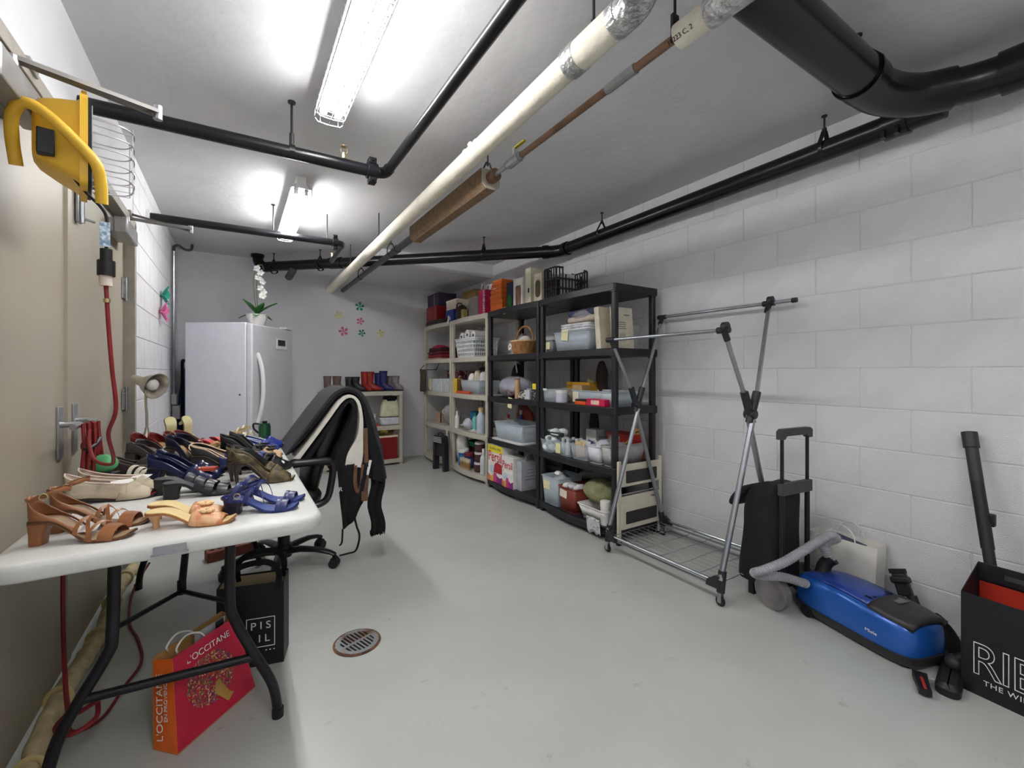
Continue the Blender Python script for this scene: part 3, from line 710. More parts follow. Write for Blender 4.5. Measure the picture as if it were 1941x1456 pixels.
for i in range(11):
    u = UB0 + 0.03 + (UB1 - UB0 - 0.06) * i / 10
    MB().cyl(g(u, N_ + 0.01, 0.1), g(u, F_ - 0.005, 0.1), 0.0015, 5).build('shelf_wire', m_wire, gr)
for i in range(7):
    v = N_ + 0.02 + (F_ - N_ - 0.03) * i / 6
    q = cat([g(UB0, v, 0.106), g(2.22, v, 0.1), g(2.31, v + 0.006, 0.1), g(2.34, v - 0.006, 0.103), g(2.37, v + 0.006, 0.1), g(2.46, v, 0.1), g(UB1, v, 0.106)], 3)
    MB().tube(q, 0.0022, 6).build('cross_wire', m_chromed, gr)
# ---------------------------------------------------------------- folded step stool against the shelving end
m_beige = mat('cream enamel', (214, 208, 190), 0.42, var=0.04)
m_tread = mat('ribbed black tread', (50, 47, 50), 0.55, var=0.08, scale=60)
ss = thing('step_stool', 'folded cream step stool with black treads leaning on the black shelving end', 'step stool', (2.43, 2.135, 0))
for x in (-0.215, 0.2):
    MB().box((x, 0, 0.285), (0.028, 0.018, 0.57)).build('rail', m_beige, ss, bevel=0.003)
    MB().box((x, 0.0, 0.012), (0.036, 0.024, 0.024)).build('foot', m_blackm, ss)
for zc, nm in ((0.47, 0), (0.215, 1)):
    hh_ = 0.15 if nm == 0 else 0.225
    MB().box((-0.01, -0.006, zc), (0.385, 0.022, hh_)).build('step_plate', m_beige, ss, bevel=0.004)
    tz = zc - (0.01 if nm == 0 else 0.035)
    tr = MB().prism(rrect(-0.165, 0.145, -0.042, 0.042, 0.006, 2), 0, 0.004, T(0, -0.017, tz) @ RX(90))
    tr.build('tread', m_tread, ss)
MB().cyl((-0.21, 0.0, 0.34), (0.195, 0.0, 0.34), 0.006, 8).build('pivot_rod', m_steel, ss)
lettering('Cosco', 0.022, m_dark, ss, T(0.11, -0.0175, 0.3) @ RX(90), depth=0.0003)
# ---------------------------------------------------------------- floor drain and brick
m_gal = mat('galvanised grate', (160, 162, 166), 0.4, metal=0.6, var=0.1, rgb2=(128, 96, 62), thr=(0.36, 0.5), scale=7)
m_hole = mat('dark drain opening', (14, 13, 13), 0.9)
fd = thing('floor_drain', 'round rusty floor drain in the middle of the floor', 'drain', (0.451, 1.978, 0), rz=20)
MB().lathe([(0.098, 0.0), (0.1, 0.003), (0.092, 0.006), (0.088, 0.0045)], 32, cap=False).build('rust_ring', mat('rusted rim', (120, 84, 54), 0.8, var=0.3, scale=12, rgb2=(60, 34, 22), thr=(0.4, 0.6)), fd)
MB().lathe([(0, 0.0005), (0.089, 0.0005), (0.089, 0.001), (0, 0.001)], 28).build('well', m_hole, fd)
b = MB()
bars = []
for i in range(11):
    x = -0.082 + 0.0164 * i
    L_ = math.sqrt(max(0, 0.072 ** 2 - x * x)) if abs(x) < 0.072 else 0
    edge = math.sqrt(max(0, 0.0895 ** 2 - x * x))
    MB().box((x, 0, 0.004), (0.0075, 2 * edge * 0.99, 0.005)).build('grate_bar', m_gal, fd)
rg = MB().lathe([(0.07, 0.002), (0.07, 0.0068), (0.0895, 0.0068), (0.0895, 0.002)], 28, cap=False)
rg.box((0, 0, 0.0045), (0.145, 0.014, 0.0048)); rg.build('grate_rim', m_gal, fd)
m_brick = mat('red clay brick', (122, 72, 56), 0.85, var=0.15, scale=40, bump=0.5, bscale=120)
bk = thing('brick', 'cored clay brick lying on the floor behind the table', 'brick', (-0.02, 3.36, 0), rz=13)
bb = MB()
bb.box((0, 0, 0.031), (0.275, 0.09, 0.062)); bb.build('brick_body', m_brick, bk, bevel=0.004)
for x in (-0.105, -0.063, 0.03, 0.075): MB().cyl((x, 0, 0.0618), (x, 0, 0.0632), 0.014, 12).build('core_hole', m_hole, bk)
# ---------------------------------------------------------------- shopping trolley
m_bcloth = mat('black nylon cloth', (19, 18, 22), 0.75, var=0.15, bump=0.2, bscale=200)
m_dgrey = mat('dark grey plastic', (62, 61, 64), 0.5, var=0.06)
m_wheel = mat('dusty grey tyre', (116, 113, 112), 0.8, var=0.1, bump=0.2)
tr = thing('shopping_trolley', 'black fabric shopping trolley with a telescopic handle by the wall', 'trolley', (2.42, 1.2, 0), rz=-6)
for x in (-0.105, 0.105):
    MB().cyl((x, -0.085, 0.06), (x, -0.085, 0.86), 0.0085, 10).cyl((x, -0.085, 0.06), (x, -0.085, 0.61), 0.012, 10).build('frame_tube', m_blackm, tr)
    MB().cyl((x * 1.33 - (0.02 if x < 0 else -0.02), -0.06, 0.085), (x * 1.33 + (0.02 if x < 0 else -0.02), -0.06, 0.085), 0.083, 28).cyl((x * 1.33 - 0.024, -0.06, 0.085), (x * 1.33 + 0.024, -0.06, 0.085), 0.055, 24).cyl((x * 1.33 - 0.028, -0.06, 0.085), (x * 1.33 + 0.028, -0.06, 0.085), 0.018, 12).build('wheel', m_wheel, tr)
hd = MB().prism([(-0.13, 0), (-0.13, 0.04), (-0.11, 0.052), (0.11, 0.052), (0.13, 0.04), (0.13, 0), (0.1, 0.0), (0.085, 0.016), (-0.085, 0.016), (-0.1, 0.0)], -0.014, 0.014, T(0, -0.085, 0.845) @ RX(90))
hd.build('grip', m_dgrey, tr, ang=30)
MB().box((0, -0.088, 0.595), (0.25, 0.028, 0.06)).build('cross_bracket', m_dgrey, tr, bevel=0.004)
MB().cyl((-0.14, -0.06, 0.085), (0.14, -0.06, 0.085), 0.008, 8).build('axle', m_blackm, tr)
MB().box((0, 0.085, 0.033), (0.2, 0.03, 0.066)).build('foot', m_blackm, tr)
def bag_ring(z, k):
    w, d0, d1 = k
    pts = []
    for i in range(28):
        a = 2 * pi * i / 28
        x = w * abs(cos(a)) ** 0.6 * (1 if cos(a) > 0 else -1)
        yc = (d0 + d1) / 2; hy = (d1 - d0) / 2
        y = yc + hy * abs(sin(a)) ** 0.6 * (1 if sin(a) > 0 else -1)
        wr_ = 0.006 * sin(a * 5 + z * 25) + 0.004 * sin(a * 9 - z * 40)
        pts.append((x + wr_ * cos(a), y + wr_ * sin(a), z + 0.006 * sin(a * 3)))
    return pts
MB().loft([bag_ring(z, k) for z, k in ((0.065, (0.125, -0.06, 0.15)), (0.075, (0.138, -0.065, 0.175)), (0.16, (0.135, -0.068, 0.165)), (0.3, (0.122, -0.07, 0.15)), (0.4, (0.12, -0.07, 0.145)), (0.46, (0.12, -0.07, 0.15)), (0.54, (0.118, -0.07, 0.13)), (0.59, (0.114, -0.07, 0.075)), (0.605, (0.09, -0.06, 0.03)))]).build('bag', m_bcloth, tr, ang=180, sub=1)
fb = MB().loft([[(x, y + dy, z) for x, y in rrect(-0.1, 0.1, -w_, w_, w_ * 0.9, 4)] for (dy, z, w_) in ((0.05, 0.585, 0.03), (0.11, 0.565, 0.036), (0.17, 0.515, 0.036), (0.205, 0.46, 0.03), (0.215, 0.43, 0.01))])
fb.build('top_flap', m_bcloth, tr, ang=180, sub=1)
for k in range(2): MB().cyl((-0.104, 0.15 + 0.018 * k, 0.505 - 0.015 * k), (-0.108, 0.152 + 0.018 * k, 0.507 - 0.015 * k), 0.008, 8).build('logo_print', mat('red print', (196, 50, 70), 0.6), tr)
# ---------------------------------------------------------------- vacuum cleaner
m_blue = mat('metallic blue plastic', (32, 92, 178), 0.25, metal=0.25, var=0.08, scale=3, spec=0.6)
m_bluetop = mat('dark blue plastic', (30, 62, 142), 0.28, metal=0.15, var=0.06, spec=0.6)
m_hose = mat('grey ribbed hose', (150, 150, 154), 0.42, var=0.06)
m_dk = mat('charcoal plastic', (44, 42, 42), 0.45, var=0.08)
vc = thing('vacuum_cleaner', 'blue canister vacuum cleaner on the floor with a grey ribbed hose', 'vacuum cleaner', (2.415, 0.83, 0), rz=74.0)
vc.scale = (1.04, 1.0, 0.87)
# local x runs towards the far end, local y towards the room
def vring(z, x0, x1, w, q=0.42):
    pts = []
    for i in range(36):
        a = 2 * pi * i / 36
        cx_, hx = (x0 + x1) / 2, (x1 - x0) / 2
        x = cx_ + hx * abs(cos(a)) ** q * (1 if cos(a) > 0 else -1)
        taper = 1.0 - 0.16 * max(0, (x - 0.05) / 0.25) ** 2
        pts.append((x, w * taper * abs(sin(a)) ** q * (1 if sin(a) > 0 else -1), z))
    return pts
def top_z(x): return 0.222 - 0.055 * ((x - 0.04) / 0.3) ** 2 if x > -0.05 else 0.217 - 0.12 * (-0.05 - x)
MB().loft([vring(0.012, -0.25, 0.25, 0.122), vring(0.03, -0.262, 0.265, 0.134), vring(0.062, -0.262, 0.267, 0.137)]).build('base', m_dk, vc)
def shell(zz, ins):
    r = vring(1, -0.255 + ins, 0.262 - ins, 0.134 - ins)
    return [(x, y, zz if zz < 0.13 else min(zz, top_z(x) + (zz - 0.222))) for x, y, _ in r]
MB().loft([shell(0.06, 0.002), shell(0.075, 0), shell(0.12, 0.001), shell(0.19, 0.006), shell(0.212, 0.014), shell(0.22, 0.026)]).build('body', m_blue, vc, ang=40)
ld = MB().grid(lambda a, b: ((-0.085 + 0.325 * a), (b - 0.5) * 0.2 * (1 - 0.35 * max(0, a - 0.5) ** 1.5), top_z(-0.085 + 0.325 * a) + 0.012 - 0.016 * abs(b - 0.5) ** 2 * 4 - (0.02 * max(0, a - 0.85) / 0.15)), 12, 6)
ld.build('lid', m_bluetop, vc, ang=180, solid=0.012)
cp_ = MB().grid(lambda a, b: ((-0.245 + 0.155 * a), (b - 0.5) * 0.226 * (0.86 + 0.14 * min(1, a * 2)), top_z(-0.245 + 0.155 * a) + 0.016 - 0.05 * abs(b - 0.5) ** 3 * 4), 8, 8)
cp_.build('control_panel', m_dk, vc, ang=180, solid=0.026)
MB().tube([V3((-0.165, 0.03, 0.225)) + V3((0.017 * cos(R(q)), 0.015 * sin(R(q)), 0.0)) for q in range(0, 360, 20)], 0.0018, 6, closed=True).build('power_dial', m_white_en, vc)
for i in range(6): MB().box((-0.075 + 0.0, 0.06 - 0.024 * i, 0.226), (0.028, 0.012, 0.003), RY(3)).build('vent_slot', m_hole, vc)
MB().box((-0.14, -0.02, 0.227), (0.05, 0.06, 0.003), RY(4)).build('display_window', mat('smoked window', (96, 94, 92), 0.25), vc)
lettering('Miele', 0.021, m_white_en, vc, T(-0.12, 0.1352, 0.108) @ RX(90) @ RY(180) , depth=0.0006)
lettering('Miele', 0.017, m_white_en, vc, T(0.02, -0.005, 0.2345) @ RZ(180), depth=0.0006)
for x, y in ((0.16, 0.122), (0.16, -0.122)): MB().cyl((x, y - 0.012, 0.03), (x, y + 0.012, 0.03), 0.03, 18).build('wheel', m_blackm, vc)
MB().cyl((-0.19, 0, 0.012), (-0.19, 0.02, 0.012), 0.012, 12).build('front_castor', m_blackm, vc)
hp = MB().tube(cat([(0.17, 0.0, 0.18), (0.185, -0.005, 0.23), (0.18, -0.02, 0.27), (0.16, -0.035, 0.3)], 5), [0.038] * 5 + [0.031] * 11, 16); hp.build('hose_elbow', m_blackm, vc)
VM = T(2.415, 0.83, 0) @ RZ(74) @ S(1.04, 1.0, 0.87); VI = VM.inverted()
hw = [VM @ V3((0.17, -0.03, 0.29)), V3((2.47, 1.01, 0.325)), V3((2.5, 0.97, 0.36)), V3((2.47, 0.99, 0.375)), V3((2.33, 1.03, 0.325)), V3((2.2, 1.06, 0.285)), V3((2.1, 1.1, 0.255)), V3((2.085, 1.14, 0.228)), V3((2.14, 1.13, 0.205)), V3((2.24, 1.09, 0.19)), V3((2.34, 1.03, 0.155))]
hc = cat([VI @ q for q in hw], 26)
MB().tube(hc, [0.0215 + (0.0022 if i % 3 == 0 else 0) for i in range(len(hc))], 14).build('hose', m_hose, vc)
# ---------------------------------------------------------------- white carrier bag behind the vacuum
m_paper = mat('off white paper', (206, 204, 196), 0.7, var=0.04, bump=0.2, bscale=25)
wb = thing('paper_bag', 'white paper carrier bag standing between the vacuum and the wall', 'bag', (2.656, 0.985, 0), rz=-1)
def open_bag(parent, W, D, H, mt, inner=None, crumple=0.006, flare=0.0, name='bag_body'):
    """open-topped bag: wide along y, deep along x"""
    def r(z, k):
        out = []
        for (x0, y0), (x1, y1) in (((-D, -W), (D, -W)), ((D, -W), (D, W)), ((D, W), (-D, W)), ((-D, W), (-D, -W))):
            for i in range(6):
                s_ = i / 6
                cr_ = crumple * sin(7 * s_ + 30 * z + x0 * 40)
                out.append(((x0 + (x1 - x0) * s_) / 2 * k + cr_, (y0 + (y1 - y0) * s_) / 2 * k + cr_ * 0.6, z))
        return out
    return MB().loft([r(0, 1), r(H * 0.25, 1 + flare * 0.25), r(H * 0.5, 1 + flare * 0.5), r(H * 0.75, 1 + flare * 0.8), r(H, 1 + flare)], cap=False).box((0, 0, 0.002), (D * 0.98, W * 0.98, 0.003)).build(name, mt, parent, solid=0.002)
open_bag(wb, 0.27, 0.105, 0.335, m_paper, flare=0.1, crumple=0.004)
m_cord = mat('white cord', (228, 226, 218), 0.7)
for x in (-0.052, 0.052):
    MB().tube(cat([(x, -0.06, 0.33), (x - 0.004, -0.045, 0.38), (x, 0.0, 0.405), (x + 0.004, 0.045, 0.375), (x, 0.065, 0.33)], 5), 0.0028, 6).build('handle', m_cord, wb)
vb = thing('dust_bag_pack', 'dark blue and white box poking out of the white paper bag', 'box', (2.655, 0.975, 0.29), rot=(R(12), R(-3), R(2)))
MB().box((0, 0, 0.0), (0.075, 0.2, 0.06)).build('carton', mat('navy carton', (52, 62, 84), 0.5), vb, bevel=0.003)
MB().box((0, -0.09, 0.003), (0.079, 0.05, 0.064)).build('carton_end', m_paper, vb, bevel=0.002)
MB().box((0, 0.088, 0.003), (0.079, 0.04, 0.064)).build('carton_end', m_paper, vb, bevel=0.002)
# brush nozzle leaning on the wall
un = thing('brush_nozzle', 'black vacuum brush nozzle leaning on the wall behind the vacuum', 'vacuum attachment', (2.59, 0.66, 0.0), rot=(R(-20), R(12), 0))
MB().tube([(0, 0, 0), (0, 0, 0.1), (0, 0.0, 0.17)], [0.024, 0.022, 0.02], 12).build('nozzle_tube', m_blackm, un)
MB().box((0, 0.02, 0.215), (0.035, 0.055, 0.1)).box((-0.004, 0.02, 0.235), (0.05, 0.07, 0.03)).build('nozzle_head', m_blackm, un, bevel=0.008)
MB().box((0.0, 0.022, 0.272), (0.03, 0.06, 0.02)).build('bristles', m_bcloth, un)
# floor head
fh = thing('vacuum_brush', 'black vacuum floor brush with a bent neck between canister and black bag', 'vacuum attachment', (2.3, 0.515, 0.0), rz=8)
fhm = MB()
fhm.loft([rrect(-0.12, 0.13, -0.035, 0.035, 0.03, 3) and [(x, y, z) for x, y in rrect(-0.12 + i_, 0.13 - i_, -0.035 + i_, 0.035 - i_, 0.025, 3)] for i_, z in ((0.004, 0.0), (0, 0.006), (0, 0.028), (0.012, 0.045))])
fhm.build('head_shell', m_blackm, fh)
MB().tube(cat([(0.04, 0, 0.04), (0.045, -0.02, 0.08), (0.05, -0.07, 0.1), (0.05, -0.16, 0.09), (0.04, -0.22, 0.075)], 5), 0.021, 14).build('swivel_neck', m_blackm, fh)
MB().ball((0.045, -0.01, 0.062), (0.036, 0.034, 0.03), 14, 8).build('swivel_joint', m_dk, fh)
cv = thing('crevice_tool', 'black and red crevice tool lying at the near end of the vacuum', 'vacuum attachment', (2.165, 0.56, 0.012), rot=(0, R(4), R(22)))
MB().loft([[(x, y * k, z * k) for y, z in ((-0.02, -0.008), (0.02, -0.008), (0.02, 0.016), (-0.02, 0.016))] for x, k in ((-0.055, 0.9), (0.0, 0.9), (0.075, 1.1))]).build('tool_body', m_blackm, cv)
MB().box((-0.01, 0.0, 0.0165), (0.085, 0.009, 0.003)).build('red_strip', mat('red strip', (170, 46, 40), 0.6), cv)
cl_ = thing('dust_cloth', 'dark crumpled cloth heaped on the floor between vacuum and black bag', 'cloth', (2.49, 0.6, 0.0))
def heap(a, b):
    th = 2 * pi * a; r_ = b
    x = 0.1 * r_ * cos(th) * (1 + 0.12 * sin(3 * th)); y = 0.1 * r_ * sin(th) * (1 + 0.1 * cos(4 * th))
    return V3((x, y, 0.004 + 0.16 * (1 - r_ ** 1.6) * (0.9 + 0.14 * sin(5 * th + 4 * r_))))
MB().grid(heap, 28, 8).build('cloth', m_bcloth, cl_, ang=180)
# ---------------------------------------------------------------- black gift bag at right edge with the wand
m_bpaper = mat('black paper', (22, 21, 25), 0.5, var=0.08, bump=0.05)
m_redp = mat('red paper lining', (176, 44, 26), 0.6, var=0.05)
m_wprint = mat('white print', (232, 232, 230), 0.6, var=0.02)
rb_ = thing('gift_bag', 'black bag with white outlined lettering and a red lining at the right edge', 'bag', (2.36, 0.27, 0), rz=-5)
# local -x faces the room
D_b, W_b, Hf, Hb = 0.16, 0.42, 0.362, 0.44
bgm = MB()
bgm.box((-D_b / 2, 0, Hf / 2), (0.003, W_b, Hf)).box((D_b / 2, 0, Hb / 2), (0.003, W_b, Hb)).box((0, 0, 0.002), (D_b, W_b, 0.004))
for e in (-1, 1): bgm.prism([(-D_b / 2, 0), (D_b / 2, 0), (D_b / 2, Hb), (-D_b / 2, Hf)], -0.0015, 0.0015, T(0, e * W_b / 2, 0) @ RX(90))
bgm.build('bag_body', m_bpaper, rb_)
MB().box((D_b / 2 - 0.003, 0, Hb / 2 - 0.03), (0.002, W_b - 0.008, Hb - 0.08)).box((-D_b / 2 + 0.003, 0, Hf / 2), (0.002, W_b - 0.008, Hf - 0.02)).build('lining', m_redp, rb_, label='red inside lining')
MB().box((D_b / 2 - 0.006, 0.0, Hb - 0.03), (0.006, W_b, 0.066)).build('top_band', m_bpaper, rb_, bevel=0.002)
MB().box((D_b / 2 - 0.0098, 0.1, Hb - 0.032), (0.0008, 0.075, 0.018)).build('band_label', m_dgrey, rb_)
FM = T(-D_b / 2 - 0.0022, 0, 0) @ RZ(-90) @ RX(90)
lettering('RIEDEL', 0.165, m_wprint, rb_, FM @ T(0.005, 0.128, 0) @ S(0.8, 1.0, 1), outline=0.0018, name='outlined_lettering', space=0.92)
lettering('THE WINE GLASS COMPANY', 0.026, m_wprint, rb_, FM @ T(0.03, 0.055, 0), depth=0.0004, space=1.1)
wd = thing('vacuum_wand', 'black telescopic vacuum tube standing in the black bag against the wall', 'vacuum attachment', (2.425, 0.385, 0.02))
w0, w1 = V3((0, 0, 0)), V3((2.69 - 2.425, 0.545 - 0.385, 0.9))
MB().cyl(w0, w1 * 0.75, 0.0185, 16).cyl(w1 * 0.5, w1 * 0.8, 0.021, 16).build('lower_tube', m_blackm, wd)
MB().cyl(w1 * 0.78, w1, 0.0215, 16).cyl(w1 * 0.93, w1, 0.0265, 16).build('upper_tube', m_dk, wd)
MB().box(w1 * 0.62 + V3((0.014, -0.022, 0.0)), (0.03, 0.022, 0.05)).build('height_catch', m_blackm, wd, bevel=0.005)
# ---------------------------------------------------------------- things on the shelves (local x towards the viewer, local -y towards the room)
_mc = {}
def pm(rgb, rough=0.55, kind='', **kw):
    k = (rgb, rough, kind, tuple(sorted(kw.items())))
    if k not in _mc: _mc[k] = mat('%s %d %d %d' % (kind or 'paint', *rgb), rgb, rough, **kw)
    return _mc[k]
m_clear = mat('clear plastic', (222, 232, 238), 0.18, var=0.02, alpha=0.3, spec=0.6)
m_clear2 = mat('milky plastic', (206, 218, 226), 0.3, var=0.03, alpha=0.62, spec=0.5)
m_film = mat('plastic film', (226, 228, 236), 0.12, var=0.05, alpha=0.35, spec=0.8, bump=0.5, bscale=40)
m_note = mat('pale yellow paper note', (232, 226, 176), 0.7, var=0.02)
m_tagw = mat('cream paper tag', (226, 220, 196), 0.7, var=0.02)
def at(name, label, cat_, v0, w, u0, d, lev, group=None, dz=0.0, rz=0):
    z = (LV[lev] if isinstance(lev, int) else lev) + dz
    return thing(name, label, cat_, (u0 + d / 2, v0 - w / 2, z + 0.001), -90 + rz, group)
def P_box(t, w, d, h, mt, name='carton', z=0, lid=None, lidh=0.03, bev=0.002, x=0, y=0):
    MB().box((x, y, z + h / 2), (w, d, h)).build(name, mt, t, bevel=bev)
    if lid: MB().box((x, y, z + h - lidh / 2 + 0.001), (w + 0.006, d + 0.006, lidh)).build('lid', lid, t, bevel=bev)
def P_note(t, x, y, z, w=0.06, h=0.075, mt=None, name='note', a=0):
    """paper label on the room-facing side, lines of writing as thin strokes"""
    b = MB(T(x, y, z) @ RY(a)); b.box((0, 0, 0), (w, 0.0012, h)); b.build(name, mt or m_note, t)
def tub_ring(w, d, r, z, n=4): return [(x, y, z) for x, y in rrect(-w / 2, w / 2, -d / 2, d / 2, r, n)]
def P_tub(t, w, d, h, mt, name='tub', taper=0.9, rim=0.008, wall=0.0025, lid=None):
    b = MB()
    k = lambda z: taper + (1 - taper) * z / h
    b.loft([tub_ring(w * k(0), d * k(0), 0.02, 0.004), tub_ring(w, d, 0.02, h)], cap=False)
    b.prism(rrect(-w * k(0) / 2, w * k(0) / 2, -d * k(0) / 2, d * k(0) / 2, 0.02, 4), 0.0, 0.0025)
    b.build(name, mt, t, solid=wall)
    rr = MB(); pts = [V3(p) for p in tub_ring(w + rim, d + rim, 0.022, h)]
    rr.tube(pts, 0.004, 6, closed=True); rr.build('rim', mt, t)
    if lid:
        MB().loft([tub_ring(w + 0.02, d + 0.02, 0.025, h), tub_ring(w + 0.02, d + 0.02, 0.025, h + 0.012), tub_ring(w - 0.01, d - 0.01, 0.02, h + 0.018)]).build('lid', lid, t)
def bottle(name, label, cat_, v, u, lev, r, h, mt, capm, neck=0.35, caph=0.16, lab=None, group=None):
    t = thing(name, label, cat_, (u, v, LV[lev] + 0.001), -90, group)
    hb = h * (1 - caph)
    MB().lathe([(0, 0), (r * 0.92, 0), (r, 0.006), (r, hb * 0.68), (r * 0.9, hb * 0.8), (r * neck, hb * 0.95), (r * neck, hb)], 20).build('bottle', mt, t)
    MB().lathe([(0, hb - 0.002), (r * neck * 1.15, hb - 0.002), (r * neck * 1.15, h - 0.003), (r * neck, h), (0, h)], 16).build('cap', capm, t)
    if lab: MB().lathe([(r + 0.0008, hb * 0.14), (r + 0.0008, hb * 0.58)], 20, cap=False).build('label_band', lab, t)
    return t
def jar(name, label, cat_, v, u, lev, r, h, mt, lidm, lab=None, group=None, dz=0):
    t = thing(name, label, cat_, (u, v, LV[lev] + 0.001 + dz), -90, group)
    MB().lathe([(0, 0), (r * 0.94, 0), (r, 0.006), (r, h * 0.8), (0, h * 0.8)], 22).build('jar', mt, t)
    MB().lathe([(0, h * 0.78), (r * 1.04, h * 0.78), (r * 1.04, h * 0.98), (r, h), (0, h)], 22).build('lid', lidm, t)
    if lab: MB().lathe([(r + 0.0008, h * 0.15), (r + 0.0008, h * 0.65)], 22, cap=False).build('label_band', lab, t)
    return t
def lump(t, name, mt, c, r, seed=1, amp=0.18, nu=18, nv=12, flat=0.0, stuff=False, freq=3):
    """soft folded heap"""
    rg = random.Random(seed); ph = [rg.uniform(0, 6.28) for _ in range(6)]
    def fn(a, b):
        th = 2 * pi * a; f_ = pi * b
        k = 1 + amp * (sin(freq * th + ph[0] + 2 * f_) * 0.5 + sin((freq + 2) * th - 3 * f_ + ph[1]) * 0.3 + sin(4 * f_ + 2 * th + ph[2]) * 0.3) * sin(f_)
        x, y, z = r[0] * k * sin(f_) * cos(th), r[1] * k * sin(f_) * sin(th), -r[2] * k * cos(f_)
        return V3((c[0] + x, c[1] + y, max(c[2] - r[2] * (1 - flat), c[2] + z, 0.001)))
    return MB().grid(fn, nu, nv).build(name, mt, t, ang=180)
def folded(t, name, mt, w, d, h, z=0, x=0, y=0, layers=3, seed=0):
    """stack of folded cloth layers, each a soft slab"""
    for i in range(layers):
        hh = h / layers; rg = random.Random(seed * 10 + i)
        k = 1 - 0.04 * rg.random()
        b = MB(T(x + rg.uniform(-0.006, 0.006), y, z + hh * i) @ RZ(rg.uniform(-3, 3)))
        b.loft([[(px_, py_, zz) for px_, py_ in rrect(-w / 2 * k + i_, w / 2 * k - i_, -d / 2 * k + i_, d / 2 * k - i_, 0.02, 4)] for i_, zz in ((0.012, 0), (0.002, hh * 0.25), (0, hh * 0.55), (0.005, hh * 0.9), (0.02, hh))])
        b.build(name, mt, t, ang=180)
WH, GY, NV, KR = pm((232, 230, 226)), pm((160, 162, 164)), pm((38, 42, 74)), pm((176, 146, 104), 0.8)
CREAM, OR_, MAG, DBR = pm((222, 214, 194)), pm((216, 104, 36), 0.5), pm((200, 30, 92), 0.45), pm((58, 34, 34), 0.5)
# --- unit A, top
t = at('storage_crate', 'black slotted plastic crate on top of the nearest black shelf', 'crate', 3.03, 0.17, 2.24, 0.35, 4)
m_crate = pm((44, 42, 52), 0.4, 'crate plastic')
MB().box((0, 0, 0.008), (0.17, 0.35, 0.012)).build('crate_floor', m_crate, t, bevel=0.003)
for sx in (-1, 1):
    for sy in (-1, 1): MB().box((sx * 0.079, sy * 0.169, 0.13), (0.014, 0.014, 0.25)).build('corner_post', m_crate, t, bevel=0.003)
for sx in (-1, 1):
    x = sx * 0.081
    for i in range(9):
        y = -0.135 + 0.27 * i / 8
        h_ = 0.25 if i in (0, 1, 8) else (0.19 if i in (2, 7) else 0.165)
        MB().box((x, y, 0.014 + h_ / 2), (0.006, 0.011, h_)).build('slat', m_crate, t)
    for z_, a_, b_ in ((0.085, -0.165, 0.165), (0.165, -0.165, 0.165), (0.255, -0.165, -0.095), (0.255, 0.13, 0.165)): MB().box((x, (a_ + b_) / 2, z_), (0.008, b_ - a_, 0.014)).build('rail', m_crate, t)
for sy in (-1, 1):
    for i in range(4): MB().box((-0.048 + 0.032 * i, sy * 0.171, 0.135), (0.01, 0.006, 0.24)).build('slat', m_crate, t)
    for z_ in (0.085, 0.165, 0.255): MB().box((0, sy * 0.171, z_), (0.15, 0.008, 0.013)).build('rail', m_crate, t)
t = at('file_box', 'dark brown file box standing inside the black crate', 'box', 3.015, 0.11, 2.27, 0.2, 4, dz=0.0135)
P_box(t, 0.11, 0.2, 0.15, DBR); MB().box((0.0, -0.102, 0.07), (0.018, 0.003, 0.045)).build('label_slot', WH, t)
t = at('envelope', 'white envelope upright in the black crate', 'paper', 2.893, 0.012, 2.3, 0.16, 4, dz=0.0135); P_box(t, 0.006, 0.16, 0.2, WH, 'sheet', bev=0)
t = at('magazine_file', 'cream box with a dark oval window beside the black crate', 'box', 3.195, 0.12, 2.25, 0.24, 4)
P_box(t, 0.12, 0.24, 0.25, CREAM); MB().prism(rrect(-0.036, 0.036, -0.075, 0.075, 0.034, 5), 0, 0.002, T(0.005, -0.122, 0.115) @ RX(90)).build('window', pm((96, 88, 70), 0.3), t)
t = at('box_file', 'tall narrow cream box with a small dark slot on the black shelf top', 'box', 3.345, 0.09, 2.26, 0.24, 4)
P_box(t, 0.09, 0.24, 0.33, CREAM); MB().box((0.012, -0.122, 0.125), (0.018, 0.003, 0.042)).build('finger_hole', m_hole, t)
t = at('picture_box', 'white box with a brown picture panel on the black shelf top', 'box', 3.535, 0.16, 2.25, 0.2, 4)
P_box(t, 0.16, 0.2, 0.265, WH); MB().prism(rrect(-0.042, 0.042, -0.09, 0.09, 0.02, 4), 0, 0.002, T(0.01, -0.102, 0.105) @ RX(90)).build('picture_panel', pm((166, 112, 96), 0.4, 'print', rgb2=(112, 84, 78)), t)
t = at('navy_box', 'navy blue box with a green print between orange and white boxes', 'box', 3.665, 0.11, 2.255, 0.2, 4)
P_box(t, 0.11, 0.2, 0.255, pm((42, 46, 66))); MB().prism([(-0.05, -0.1), (0.035, -0.1), (0.045, -0.02), (0.01, 0.03), (-0.03, 0.0)], 0, 0.002, T(0, -0.102, 0.11) @ RX(90)).build('green_print', pm((42, 120, 44), 0.5, 'print', rgb2=(28, 76, 40)), t)
t = at('lamp_arm', 'black bent lamp arm sticking up behind the white boxes', 'lamp', 3.66, 0.2, 2.47, 0.06, 4)
MB().tube(cat([(-0.07, 0, 0), (-0.075, 0, 0.26), (-0.06, 0, 0.325), (-0.02, 0, 0.34), (0.16, 0, 0.325)], 5), 0.009, 8).build('arm', m_blackm, t)
MB().cyl((-0.07, 0, 0), (-0.07, 0, 0.012), 0.05, 16).build('base', m_blackm, t)
